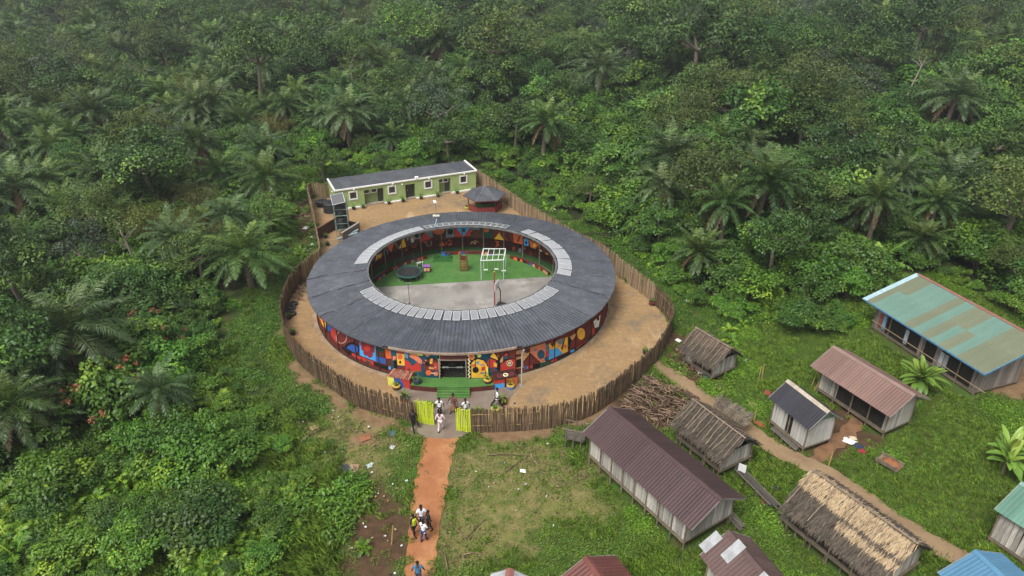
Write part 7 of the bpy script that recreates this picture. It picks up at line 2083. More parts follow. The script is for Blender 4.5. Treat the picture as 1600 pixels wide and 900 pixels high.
# ------------------------------------------------------------------ thatched huts
T_DARK = leaf_mat('thatch_dark', (.045, .036, .028), (.13, .105, .08), (.20, .165, .12), rough=.95, val=.05, hue=.0, trans=.0)
T_LIGHT = leaf_mat('thatch_light', (.30, .215, .125), (.46, .35, .215), (.56, .45, .30), rough=.95, val=.05, hue=.0, trans=.0)
T_MID = leaf_mat('thatch_mid', (.085, .062, .045), (.21, .155, .115), (.30, .235, .175), rough=.95, val=.05, hue=.0, trans=.0)
def hut(name, label, A, B, hw, zr, ze, light=0, floor=.8, ie=.35, is_=.35, poles=9, seed=1, wallf=(.6, 1.0), ridge_light=False, posts=4):
    c, L, rz = frame_of(A, B); r_ = np.random.RandomState(seed)
    e = empty(name, (c.x, c.y, 0), rz); tag(e, label, 'hut', 'thatched huts')
    KEEP.append((c.x, c.y, rz, L / 2 - ie + .1, hw - is_ + .1))
    ang = math.atan2(zr - ze, hw); sl = math.hypot(hw, zr - ze)
    rf_ = empty('thatched_roof'); rf_.parent = e
    # sagging underlay
    mb = MB()
    for s_ in (-1, 1):
        mb.add([(-L / 2, 0, zr - .06), (L / 2, 0, zr - .06), (L / 2, s_ * hw * .97, ze - .04), (-L / 2, s_ * hw * .97, ze - .04), (-L / 2, 0, zr - .18), (L / 2, 0, zr - .18), (L / 2, s_ * hw * .97, ze - .14), (-L / 2, s_ * hw * .97, ze - .14)], [(0, 1, 2, 3), (7, 6, 5, 4), (2, 6, 7, 3), (0, 3, 7, 4), (1, 5, 6, 2)])
    mb.build('underlay', mat('thatch_under', (.06, .048, .036), (.04, .032, .025), scale=4, rough=.95), rf_)
    rows = int(sl / .24)
    blocks = {0: Veg(), 1: Veg()}
    for s_ in (-1, 1):
        D = np.array([0, s_ * math.cos(ang), -math.sin(ang)]); Nn = np.array([0, s_ * math.sin(ang), math.cos(ang)])
        for q in range(rows + 1):
            d0 = max(0, sl * q / rows - .15); n_ = int(L * 64)
            x_ = r_.uniform(-L / 2 - .08, L / 2 + .08, n_)
            sag = .05 * np.sin(x_ * 2.1 + q) + r_.uniform(-.02, .03, n_)
            P = np.stack([x_, np.full(n_, 0.0), np.full(n_, zr)], 1) + D * (d0 + r_.uniform(-.08, .08, n_))[:, None] + Nn * (.02 + sag[:, None] * .6)
            U = D + r_.normal(0, .17, (n_, 3)) + Nn * r_.uniform(-.02, .14, (n_, 1))
            V, F = leaves(P, U, Nn + r_.normal(0, .15, (n_, 3)), r_.uniform(.34, .62, n_), r_.uniform(.03, .06, n_), fold=.1, mid=.5)
            if light:
                bright = (q < rows * .40) | ((q > rows * .44) & (q < rows * .72) & (np.sin(x_ * .8 + 1.0 + s_) > -.25))
                if isinstance(bright, (bool, np.bool_)): bright = np.full(n_, bright)
                if s_ > 0: bright = np.full(n_, q < 3)
                if rows * .40 < q < rows * .5: bright = np.zeros(n_, bool)
                bright = bright & (r_.rand(n_) < .93)
            elif ridge_light: bright = np.full(n_, q < rows * .45) & (r_.rand(n_) < .75)
            else: bright = np.zeros(n_, bool)
            v = np.clip(r_.uniform(0, .9, n_) * .8 + .1 * np.sin(x_ * 5), 0, 1)
            for mi, mask in ((0, ~bright), (1, bright)):
                if mask.any():
                    Vm = V.reshape(-1, 4, 3)[mask].reshape(-1, 3)
                    blocks[mi].add(Vm, np.arange(len(Vm)).reshape(-1, 4), 0, np.repeat(v[mask], 4))
    tag(link('thatch', blocks[0].mesh('thatch', [T_DARK if not ridge_light else T_DARK]), None, rf_), kind='stuff')
    if blocks[1].b: tag(link('pale_thatch', blocks[1].mesh('pale_thatch', [T_LIGHT if light else T_MID]), None, rf_), kind='stuff')
    rp = random.Random(seed)
    for k in range(poles):
        x_ = -L / 2 + .15 + (L - .3) * k / max(1, poles - 1) + rp.uniform(-.05, .05)
        for s_ in (-1, 1):
            MB().tube([(x_, s_ * .02, zr + .17), (x_ + rp.uniform(-.08, .08), s_ * hw * .5, (zr + ze) / 2 + .19), (x_ + rp.uniform(-.1, .1), s_ * hw * rp.uniform(.85, 1.0), ze + (zr - ze) * .06 + .19)], .032, 5).build('roof_pole', mat('thatch_pole', '8a7a68', '6e6154', scale=3, var=.2), rf_)
    MB().tube([(-L / 2 - .1, 0, zr + .07), (0, .02, zr + .04), (L / 2 + .1, 0, zr + .08)], .05, 6).build('ridge_pole', mat('thatch_pole', '7a6a58'), rf_)
    x0, x1, y1 = -L / 2 + ie, L / 2 - ie, hw - is_
    MB().box((0, 0, floor - .05), (x1 - x0 + .3, 2 * y1 + .3, .1)).build('floor_deck', m_floorw, e)
    for k in range(posts):
        x_ = x0 + (x1 - x0) * k / (posts - 1)
        for s_ in (-1, 1): MB().tube([(x_ + rp.uniform(-.08, .08), s_ * (y1 + .1), -.1), (x_, s_ * (y1 + .06), ze + .15)], .05, 6).build('post', m_postg, e)
    zt = ze + is_ * math.tan(ang) - .15
    pw = .25; h = zt - floor + .05
    pm = MB().box((0, 0, h / 2), (pw - .02, .03, h)).mesh('plank'); pm.materials.append(m_plank)
    nw = max(3, int(2 * y1 / pw))
    for k in range(nw):
        for x_ in (x0, x1):
            o = link('plank', pm, None, e); o.location = (x_, -y1 + 2 * y1 * (k + .5) / nw, floor - .02); o.rotation_euler = (0, rp.uniform(-.03, .03), math.pi / 2)
    nl = int((x1 - x0) / pw)
    for k in range(nl):
        t = (k + .5) / nl
        o = link('plank', pm, None, e); o.location = (x0 + (x1 - x0) * t, y1, floor - .02); o.rotation_euler = (0, rp.uniform(-.02, .02), 0)
        if wallf[0] < t < wallf[1]:
            o = link('plank', pm, None, e); o.location = (x0 + (x1 - x0) * t, -y1, floor - .02)
    MB().box((0, 0, (floor + zt) / 2), (x1 - x0 - .12, 2 * y1 - .12, zt - floor - .1)).build('indoor_shade_box', m_indoor_shade, e)  # added dark box, coloured as the shade inside the hut
    return e
hut('thatched_hut', 'weathered dark thatched hut with pole-ribbed roof beside the brushwood pile', GV(1083, 625, 3.0), GV(1163, 685, 3.0), 1.7, 3.0, 1.75, floor=.7, poles=12, seed=2, wallf=(2, 3))
hut('thatched_hut', 'large hut with pale straw thatch above the village path', GV(1270, 735, 3.6), GV(1432, 850, 3.6), 2.2, 3.6, 1.9, light=1, floor=.75, poles=5, seed=3, wallf=(2, 3), posts=5)
hut('thatched_hut', 'small thatched hut with dusty straw ridge near the fence bend', GV(1088, 513, 2.75), GV(1142, 545, 2.75), 1.6, 2.75, 1.5, floor=.45, poles=8, seed=4, wallf=(-1, .3), ridge_light=True)
# lean-to of dry palm leaves on the far side of the ribbed hut
v = G(1140, 640, 1.6); e = empty('palm_leaf_screen', (v.x, v.y, 0), R(-55)); tag(e, 'grey dry palm leaf screen behind the pole-ribbed hut', 'screen')
vg = Veg(); r_ = np.random.RandomState(4)
for k in range(14): palm_frond(vg, r_, (-1.3 + .2 * k, 0, .9), R(90 + r_.uniform(-15, 15)), R(50), 1.3, 0, r_.uniform(.2, .9), pairs=12, droop=.8, lw=.1, ll=.35)
link('dry_leaves', vg.mesh('dry_leaves', [T_DARK]), None, e)
MB().bar((-1.4, 0, 1.0), (1.4, 0, 1.0), .06).build('pole', m_postg, e)
for q in (-1.2, 1.2): MB().tube([(q, 0, -.1), (q, 0, 1.05)], .05, 6).build('post', m_postg, e)

# ------------------------------------------------------------------ jetties, walkways, benches
def platform(name, label, cat, a, b_, w, z, n=8, posts=3, rail=False):
    a, b_ = Vector(a), Vector(b_); c, L, rz = frame_of(a, b_)
    e = empty(name, (c.x, c.y, 0), rz); tag(e, label, cat)
    rp = random.Random(int(L * 100))
    for k in range(n): MB().box((rp.uniform(-.1, .1), -w / 2 + w * (k + .5) / n, z + rp.uniform(-.015, .015)), (L * rp.uniform(.85, 1.05), w / n * .8, .04)).build('plank', mat('walk_plank', '5f5a52', '45413b', scale=3, var=.3, rough=.9, stretch=(.4, 4, 4)), e)
    for k in range(posts):
        x_ = -L / 2 + L * (k + .5) / posts
        for s_ in (-1, 1): MB().tube([(x_, s_ * w * .45, -.1), (x_, s_ * w * .45, z + (.9 if rail else .03))], .045, 6).build('post', m_postg, e)
        MB().bar((x_, -w / 2, z - .06), (x_, w / 2, z - .06), .06).build('beam', m_postg, e)
    if rail:
        for s_ in (-1, 1): MB().bar((-L / 2, s_ * w * .45, z + .8), (L / 2, s_ * w * .45, z + .8), .05).build('rail', m_postg, e)
    return e
platform('walkway', 'dark plank walkway between the maroon house and the big straw hut', 'walkway', G2(1148, 735), G2(1212, 800), .7, .45, 4, 4)
platform('walkway', 'plank walkway behind the patched house', 'walkway', G2(1125, 795), G2(1160, 835), .6, .4, 4, 3)
platform('open_jetty', 'rickety open deck with rails at the near end of the maroon house', 'deck', G2(880, 690), G2(915, 697), 1.1, .75, 5, 3, True)
platform('front_deck', 'narrow plank deck before the black roofed house', 'deck', G2(1207, 672), G2(1246, 706), .7, .3, 4, 3)
platform('hut_deck', 'long pole deck under the front eave of the big straw hut', 'deck', G2(1215, 810), G2(1330, 900), .8, .55, 5, 5)
platform('hut_deck', 'pole deck under the front eave of the pole-ribbed hut', 'deck', G2(1058, 690), G2(1128, 745), .6, .5, 4, 4)
# cart-like tray of red earth
v = G(1388, 728); e = empty('earth_tray', (v.x, v.y, 0), R(-52)); tag(e, 'wooden tray heaped with red earth in the grass', 'tray')
for s_ in (-1, 1): MB().box((0, s_ * .42, .35), (1.5, .05, .3)).build('side_board', m_postg, e)
MB().box((0, 0, .22), (1.5, .84, .05)).build('floor_board', m_postg, e)
q = MB(); r_ = random.Random(3)
q.lathe([(0.01, .62), (.25, .55), (.45, .42), (.55, .26)], (.1, 0, 0), 12); q.v = [(x * 1.2, y * .75, z + r_.uniform(-.04, .04)) for x, y, z in q.v]; q.build('red_earth', mat('earth_red', '8a5a3a', '74482e', scale=3), e)
for sx in (-.6, .6):
    for sy in (-.4, .4): MB().box((sx, sy, .11), (.07, .07, .22)).build('leg', m_postg, e)
# notice board
v = G(1157, 745); e = empty('white_board', (v.x, v.y, 0), R(-35)); tag(e, 'white board leaning beside the dark plank walkway', 'board')
MB().box((0, 0, .75), (.5, .03, .62)).build('sheet', mat('board_pale', (.68, .68, .68)), e); MB().box((0, .04, .5), (.05, .05, 1.0)).build('stake', m_postg, e)
# planks leaning on the pink house, poles in the grass
for k, (px_, py_, dx, h, lab) in enumerate([(1272, 612, .5, 2.1, 'bamboo pole leaning on the left end of the pink roofed house'), (1267, 606, .35, 1.8, 'short bamboo pole leaning beside the longer one at the pink roofed house'), (1190, 592, .05, 1.3, 'dry stake standing in the grass above the black roofed house'), (1186, 590, .1, 1.0, 'shorter dry stake in the grass above the black roofed house'), (1295, 727, .15, 1.0, 'thin stake beside the muddy side path'), (48, 900, .3, 1.5, 'stake'), (1178, 660, .05, 1.2, 'stake at the path edge left of the black roofed house'), (612, 850, .15, 1.3, 'pale stake in the brown soil left of the red path')]):
    if lab == 'stake': continue
    v = G(px_, py_); o = MB().tube([(0, 0, -.05), (dx * .5, .1, h * .5), (dx, .2, h)], [.05, .045, .035], 7).build('wooden_stake', mat('stake_bamboo', '9a8450', '82704a', scale=3), None, (v.x, v.y, 0)); tag(o, lab, 'pole')

# ------------------------------------------------------------------ heaps of brushwood
m_brush = mat('brushwood', '7d6856', '493829', scale=3, rough=.95, var=.6, hue=.012)
BR = []
for k in range(8):
    r_ = random.Random(100 + k); L = r_.uniform(.7, 1.5); q = MB()
    q.tube([(-L / 2, 0, 0), (-L / 6, r_.uniform(-.1, .1), r_.uniform(0, .08)), (L / 5, r_.uniform(-.12, .12), r_.uniform(0, .08)), (L / 2, r_.uniform(-.1, .1), 0)], [.034, .034, .028, .015], 5)
    BR.append(q.mesh('branch')); BR[-1].materials.append(m_brush)
def heap(label, poly, n, hmax, seed, sc=1.0):
    r_ = random.Random(seed); c = Vector((sum(p[0] for p in poly) / len(poly), sum(p[1] for p in poly) / len(poly)))
    e = empty('brushwood_pile', (c.x, c.y, 0)); tag(e, label, 'wood pile', 'piles of cut wood')
    xs_ = [p[0] for p in poly]; ys_ = [p[1] for p in poly]; k = 0
    line = list(poly) + [poly[0]]
    q = MB()
    while k < n:
        x_, y_ = r_.uniform(min(xs_), max(xs_)), r_.uniform(min(ys_), max(ys_))
        if not bool(inside(poly, np.array([x_]), np.array([y_]))[0]): continue
        d = float(dist_line(line, np.array([x_]), np.array([y_]))[0])
        z = .05 + min(hmax, d * .5) * r_.uniform(.3, 1.0)
        o = link('branch', BR[r_.randrange(8)], None, e); o.location = (x_ - c.x, y_ - c.y, z); o.rotation_euler = (r_.uniform(-.25, .25), r_.uniform(-.25, .25), r_.uniform(0, 6.28) if r_.random() < .6 else R(-50) + r_.uniform(-.4, .4)); o.scale = (sc * r_.uniform(.6, 1.1), sc * r_.uniform(.8, 1.5), sc * r_.uniform(.8, 1.5)); k += 1
    return e
heap('sprawling brushwood pile between the stick fence and the thatched hut', PXP([(985, 612), (1010, 588), (1050, 600), (1090, 622), (1075, 640), (1058, 665), (1030, 668), (1000, 650), (970, 640)]), 295, 1.15, 5)
heap('small wood pile under the small thatched hut near the fence bend', PXP([(1062, 540), (1085, 560), (1110, 575), (1100, 592), (1070, 580)]), 60, .3, 6, .7)
heap('little heap of sticks by the village path', PXP([(1108, 600), (1130, 600), (1135, 612), (1112, 612)]), 26, .25, 7, .6)
heap('stack of driftwood roots inside the left fence', PXP([(462, 440), (478, 430), (482, 445), (470, 472), (460, 474)]), 46, .8, 8, 1.0)
heap('heap of dry palm stalks left of the tank yard', PXP([(455, 320), (480, 312), (488, 345), (470, 360)]), 70, .4, 9, .9)
# ------------------------------------------------------------------ people
SK = mat('skin_dark', (.085, .045, .028), (.07, .036, .022), scale=8, rough=.55)
HAIR = mat('hair_black', (.012, .010, .009), None, rough=.9)
def skin_mesh(name, verts, edges, mats, sub=1, root=0):
    bm = bmesh.new(); lay = bm.verts.layers.skin.verify()
    vv = []
    for k, (p, rad) in enumerate(verts):
        q = bm.verts.new(p); q[lay].radius = rad if isinstance(rad, tuple) else (rad, rad); q[lay].use_root = (k == root); vv.append(q)
    for a, b_ in edges: bm.edges.new((vv[a], vv[b_]))
    me_ = bpy.data.meshes.new(name); bm.to_mesh(me_); bm.free()
    o = bpy.data.objects.new(name, me_); COL.objects.link(o)
    for m_ in mats: me_.materials.append(m_)
    s_ = o.modifiers.new('skin', 'SKIN'); s_.use_smooth_shade = True
    if sub: u_ = o.modifiers.new('sub', 'SUBSURF'); u_.levels = sub; u_.render_levels = sub
    return o
def person(loc, rz, label, shirt, trousers, walk=0.25, arm=(.15, -.15), elbow=(.2, .2), h=1.7, robe=False, shoes='1c1a18', extra=None, sleeves=.55, arm_out=(.10, .10), lean=0.0):
    s = h / 1.75
    e = empty('person', loc, rz); e.scale = (s, s, s); tag(e, label, 'person')
    V = []; E_ = []
    def add(p, r_, parent=None):
        V.append(((p[0], p[1] + lean * max(0, p[2] - .95), p[2]), r_)); k = len(V) - 1
        if parent is not None: E_.append((parent, k))
        return k
    pel = add((0, 0, .95), (.15, .105)); wa = add((0, 0, 1.12), (.135, .095), pel); ch = add((0, .01, 1.34), (.165, .105), wa); nb = add((0, 0, 1.47), (.07, .06), ch); nk = add((0, .0, 1.54), .055, nb)
    hd0 = add((0, -.01, 1.61), (.075, .09), nk); hd = add((0, -.01, 1.69), (.08, .095), hd0); add((0, 0, 1.75), (.055, .065), hd)
    legs_ = []
    for s_, ph in ((-1, walk), (1, -walk)):
        hp = add((s_ * .09, 0, .90), .092, pel)
        kx = math.sin(ph) * .45
        kn = add((s_ * .10, -kx, .50), .062, hp)
        an = add((s_ * .10, -kx - math.sin(ph - (.25 if ph < 0 else .02)) * .42, .10), .042, kn)
        ft = add((s_ * .105, V[an][0][1] - .07, .045), .042, an); toe = add((s_ * .11, V[an][0][1] - .17, .035), .034, ft)
        legs_.append((hp, kn, an, ft, toe))
    arms_ = []
    for k, s_ in enumerate((-1, 1)):
        sh = add((s_ * .19, 0, 1.41), .062, ch)
        a = arm[k]; o_ = arm_out[k]
        el = add((s_ * (.22 + o_), -math.sin(a) * .28, 1.41 - math.cos(a) * .28), .045, sh)
        b_ = a + elbow[k]
        wr = add((s_ * (.22 + o_ * 1.25), V[el][0][1] - math.sin(b_) * .25, V[el][0][2] - math.cos(b_) * .25), .032, el)
        D = Vector((0, -math.sin(b_), -math.cos(b_)))
        pm = add(Vector(V[wr][0]) + D * .07, (.034, .022), wr)
        for j, (oy, ln) in enumerate(((-.03, .075), (-.01, .09), (.012, .085), (.032, .065))):
            sd_ = Vector((0, D.z, -D.y)).normalized()
            f1 = add(Vector(V[pm][0]) + D * ln * .55 + sd_ * oy, .0095, pm); add(Vector(V[f1][0]) + D * ln * .5 + Vector((-s_ * .018, 0, 0)), .008, f1)
        t1 = add(Vector(V[wr][0]) + D * .045 + Vector((-s_ * .012, -.04, 0)), .011, wr); add(Vector(V[t1][0]) + D * .04 + Vector((0, -.012, 0)), .009, t1)
        arms_.append((sh, el, wr))
    body = skin_mesh('body', V, E_, [SK]); body.parent = e
    P = lambda k: V[k][0]
    up = lambda k, x: (V[k][1] if isinstance(V[k][1], tuple) else (V[k][1],) * 2)
    g = lambda k, f: tuple(r_ * f for r_ in up(k, 0))
    # shirt
    cv, ce = [], []
    def c_add(p, r_, parent=None):
        cv.append((p, r_)); k = len(cv) - 1
        if parent is not None: ce.append((parent, k))
        return k
    hem = c_add((0, lean * .0, .66 if robe else .84), (.19, .15) if robe else (.165, .125)); a0 = c_add(P(pel), (.172, .125), hem); a1 = c_add(P(wa), (.158, .118), a0); a2 = c_add(P(ch), (.185, .125), a1); c_add((P(nb)[0], P(nb)[1], 1.47), (.085, .075), a2)
    for sh, el, wr in arms_:
        q = c_add(P(sh), .078, a2); el_ = Vector(P(sh)).lerp(Vector(P(el)), min(1, sleeves * 1.4)); q2 = c_add(tuple(el_), .062, q)
        if sleeves > .8: c_add(tuple(Vector(P(el)).lerp(Vector(P(wr)), .9)), .045, q2)
    sh_o = skin_mesh('shirt', cv, ce, [mat('cloth_' + shirt, shirt, None, rough=.9)], root=1); sh_o.parent = e
    tv, te = [], []
    tv.append((P(pel), (.162, .115)))
    for hp, kn, an, ft, toe in legs_:
        b0 = len(tv); tv.append((P(hp), .10)); tv.append((P(kn), .075)); tv.append((P(an), .06)); te += [(0, b0), (b0, b0 + 1), (b0 + 1, b0 + 2)]
    t_o = skin_mesh('trousers', tv, te, [mat('cloth_' + trousers, trousers, None, rough=.9)]); t_o.parent = e
    for hp, kn, an, ft, toe in legs_:
        q = MB(); a, b_ = Vector(P(ft)), Vector(P(toe))
        q.tube([a + Vector((0, .07, -.005)), a, b_], [.045, .052, .04], 8); q.build('shoe', mat('shoe_' + shoes, shoes), e)
    hp_ = P(hd)
    q = MB(); q.lathe([(.001, .105), (.05, .095), (.088, .05), (.102, -.005), (.096, -.05)], (hp_[0], hp_[1] + .012, hp_[2] + .02), 12); q.build('hair', HAIR, e, smooth=True)
    # face: nose, eyes, mouth, ears (the person faces local -Y)
    q = MB(); q.tube([(hp_[0], hp_[1] - .085, hp_[2] - .01), (hp_[0], hp_[1] - .115, hp_[2] - .04)], [.012, .02], 6); q.box((hp_[0], hp_[1] - .09, hp_[2] - .075), (.05, .012, .014))
    for s_ in (-1, 1): q.box((hp_[0] + s_ * .034, hp_[1] - .088, hp_[2] - .005), (.02, .014, .012)); q.box((hp_[0] + s_ * .09, hp_[1], hp_[2] - .03), (.02, .035, .055))
    q.build('face', mat('face_features', (.05, .025, .017)), e)
    if extra: extra(e)
    return e
def ground(px, py, z=.014): v = G(px, py); return (v.x, v.y, z)
def vest(e): MB().lathe([(.19, .95), (.2, 1.15), (.215, 1.38), (.12, 1.46)], (0, 0, 0), 10).build('vest', mat('vest_lime', 'b8c832'), e).scale = (1, .72, 1)
def skirt(e): MB().lathe([(.17, 1.0), (.2, .75), (.25, .32)], (0, 0, 0), 14).build('skirt', mat('cloth_pattern', '6b3a30', '9a7a5a', scale=14), e)
def bag(e):
    q = MB().box((-.33, .0, .72), (.28, .14, .3)).build('bag', mat('bag_grey', '9aa0a2'), e)
def trolley(e): MB().box((.32, -.05, .45), (.1, .25, .3)).build('held_bag', mat('bag_dark', '25272b'), e)
person(ground(647, 670, -.03), R(20), 'person in black walking past the left yellow gate leaf with a bag', '1d1f24', '17181b', .45, (.5, -.35), h=1.72, extra=trolley)
person(ground(689, 673), R(170), 'person in pale pink tunic and trousers walking in through the gateway', 'cbb9bb', 'c9b8b8', .25, (.15, -.1), h=1.75, robe=True, sleeves=.95, shoes='3a2a22')
person(ground(687.5, 651), R(185), 'person in white shirt and dark trousers just inside the gateway', 'd8dadc', '20232a', .15, (.1, .1), h=1.7)
person(ground(709, 644), R(-30), 'person in brown patterned dress near the steps carrying a pale bag', '6a4438', '5a3028', .3, (.3, -.2), h=1.68, extra=lambda e: (skirt(e), bag(e)))
person(ground(728, 652), R(200), 'person in white shirt behind the right yellow gate leaf', 'd6d8d6', '2a2c30', .1, (.1, .1), h=1.66)
person(ground(777, 636), R(90), 'person in white shirt and black trousers striding beside the maroon planter', 'd9dad8', '16171b', .5, (.5, -.4), h=1.72)
person(ground(660, 823, .006), R(10), 'person in white shirt at the back of the group on the red path', 'd5d8dc', '2a3040', .12, (.3, .2), elbow=(1.2, .6), h=1.74)
person(ground(648, 837, .006), R(50), 'person in lime vest over black on the left of the red path group', '1d1e20', '23262c', .15, (.3, .1), h=1.72, extra=vest)
person(ground(671, 829, .006), R(-60), 'person all in black on the right of the red path group', '17181a', '17181a', .1, (.1, .1), h=1.62, robe=True)
person(ground(663, 845, .006), R(150), 'person in white shirt and blue trousers at the front of the red path group', 'd2d6da', '2a3a5e', .12, (.2, .2), elbow=(.9, .5), h=1.68)
person(ground(655, 912, .006), R(185), 'person in blue shirt cut by the bottom edge of the picture', '3f6f94', '2a2d36', .15, (.1, .1), elbow=(.4, .4), h=1.74, arm_out=(.1, .1))

# ------------------------------------------------------------------ litter, cloths, cut poles
def rag(name, px, py, w, l, c, label, cat, group=None, z=.02, hgt=.18, seed=1):
    r_ = random.Random(seed); v = G(px, py); q = MB(); n_ = 6; vs_ = []
    for i in range(n_ + 1):
        for j in range(n_ + 1):
            d = min(i, j, n_ - i, n_ - j) / 3
            vs_.append(((i / n_ - .5) * w + r_.uniform(-.06, .06) * w, (j / n_ - .5) * l + r_.uniform(-.06, .06) * l, z + hgt * min(1, d) * r_.uniform(.4, 1.0)))
    q.add(vs_, [(i * (n_ + 1) + j, (i + 1) * (n_ + 1) + j, (i + 1) * (n_ + 1) + j + 1, i * (n_ + 1) + j + 1) for i in range(n_) for j in range(n_)])
    o = q.build(name, mat('rag_' + c, c, None, rough=.8), None, (v.x, v.y, 0), r_.uniform(0, 6)); tag(o, label, cat, group); return o
for k, (px, py, w, l, c, lab) in enumerate([(614, 677, .6, .5, '3f566a', 'crumpled blue sheet on the grass left of the path'), (613, 699, .4, .35, 'a8a8a4', 'white scrap on the grass left of the path'), (540, 733, .8, .7, '4a4a58', 'dark plastic sheet on the cleared grass'), (552, 732, .8, .6, '9a7a66', 'brown cardboard beside the dark plastic sheet'), (577, 728, .4, .35, '9aa5a1', 'pale plastic bag right of the brown cardboard'), (581, 725, .25, .2, 'b5b6b4', 'small white bag right of the pale plastic bag'),
        (492, 668, .6, .5, '8d745a', 'tan sack on the grass before the left fence'), (571, 684, .8, .6, '86583f', 'patch of spilled orange earth before the left fence'), (817, 736, .4, .3, 'd8d9d6', 'white scrap in the dry field right of the path'), (1098, 582, .8, .5, 'c5ccd0', 'white and blue bundle by the small thatched hut'), (1104, 588, .7, .5, '3a4f80', 'blue cloth by the small thatched hut'), (1060, 532, .5, .4, 'd0cfc8', 'white rubbish at the fence bend'), (1075, 470, .5, .6, 'd2d4d4', 'white bag in the shrubs right of the fence'), (1166, 564, .6, .4, 'b9c6bc', 'pale bag behind the small thatched hut'), (1328, 690, .9, .6, 'd5d3cc', 'white laundry heap by the muddy side path'), (1340, 697, .7, .5, '2b3350', 'dark blue laundry by the muddy side path'), (1347, 705, .4, .5, '8a2a32', 'red cloth beside the laundry heap'), (1333, 685, .5, .4, 'b5a890', 'tan cloth on the laundry heap'),
        (1276, 605, .5, .5, 'b8a040', 'yellow tub at the pink roofed house'), (1293, 618, .7, .5, '9a5a34', 'orange bundle under the pink roofed house'), (1300, 620, .6, .6, '4a2a50', 'purple cloth under the pink roofed house'), (1199, 614, .6, .6, '7d3a34', 'red sheet beside the black roofed house'), (1177, 632, .6, .8, '8f7a66', 'brown board in the grass left of the black roofed house'), (1187, 663, .8, .4, '8a4a34', 'rusty sheet at the path edge by the black roofed house'), (1224, 668, .4, .4, 'b9b5a8', 'pale bundle on the deck of the black roofed house'), (1236, 686, .35, .3, '5f8a8a', 'teal basin on the deck of the black roofed house'), (478, 356, .8, .6, 'c9cccb', 'white plastic on the rubbish strip by the tank yard'), (462, 306, 1.0, .5, 'b5bdbe', 'pale plastic at the top of the rubbish strip'), (487, 371, .5, .4, 'c2c2bd', 'white scrap low on the rubbish strip'), (488, 402 - 20, .4, .4, 'b9bab5', 'grey scrap by the left fence corner'), (865, 327, .5, .5, 'd5d6d4', 'white bag in the weeds beside the back fence'), (1192, 785, .5, .7, '6a3226', 'rust red cloth on the plank walkway'), (1200, 788, .45, .5, '3a5a80', 'blue cloth on the plank walkway'), (1212, 763, .4, .4, '26282c', 'black bag left of the big straw hut')]):
    rag('scrap', px, py, w, l, c, lab, 'scrap', 'scraps and cloths lying about', seed=k, hgt=.1 if 'earth' in lab else .2)
# shiny water glimpsed between the trees on the left
wp = sheet('pond_water', PXP([(296, 398), (330, 396), (328, 428), (312, 445), (300, 430)]), 0.02, mat('pond', (.05, .06, .06), None, rough=.05, spec=.6))
# fallen poles in the cleared field
for k, (a, b_, lab) in enumerate([((760, 712), (832, 712), 'thin cut pole lying across the top of the dry field'), ((790, 738), (830, 710), 'thin cut pole leaning the other way in the dry field'), ((829, 711), (850, 748), 'bent cut pole in the dry field'), ((728, 842), (758, 812), 'dark branch lying beside the red path'), ((700, 815), (728, 845), 'dark branch crossing the other one beside the red path'), ((793, 748), (803, 760), 'short pale stick in the dry field'), ((664, 736), (670, 742), 'short pale stick lying on the red path'), ((470, 690), (500, 672), 'cut branch lying on the weeds left of the field'), ((695, 865), (700, 900), 'dark post lying near the bottom right of the red path'), ((722, 868), (752, 866), 'dark rail lying near the bottom of the field')]):
    a, b_ = G(*a), G(*b_); o = MB().tube([a + Vector((0, 0, .06)), (a + b_) / 2 + Vector((0, .05, .12)), b_ + Vector((0, 0, .06))], [.04, .035, .022], 6).build('fallen_pole', mat('dead_wood', '7d6a50', '4a3d2e', scale=2, var=.35), None); tag(o, lab, 'branch', 'cut poles and branches')
r_ = np.random.RandomState(44)
q = MB(); rr = random.Random(5)
for poly, n_ in [(dry_polys[0], 40), (dry_polys[1], 36), (soil_polys[0], 45), (soil_polys[1], 30), (soil_polys[5], 50), (PXP([(1040, 470), (1090, 480), (1100, 520), (1050, 520)]), 14), (PXP([(440, 400), (490, 400), (470, 470), (430, 480)]), 14), (yard_poly, 14)]:
    xs_ = [p[0] for p in poly]; ys_ = [p[1] for p in poly]; k = 0
    while k < n_:
        x_, y_ = rr.uniform(min(xs_), max(xs_)), rr.uniform(min(ys_), max(ys_))
        if not bool(inside(poly, np.array([x_]), np.array([y_]))[0]) or math.hypot(x_ - CX, y_ - CY) < 15: continue
        q.box((x_, y_, .05), (rr.uniform(.05, .18), rr.uniform(.04, .12), rr.uniform(.02, .05)), rz=rr.uniform(0, 3), mi=rr.choice((0, 1, 1, 2))); k += 1
tag(q.build('litter', [mat('litter_white', (.55, .55, .53)), mat('litter_tan', '8f7a5c'), mat('litter_dark', '3a352f')]), 'scattered small scraps of rubbish and wood chips', None, None, 'stuff')

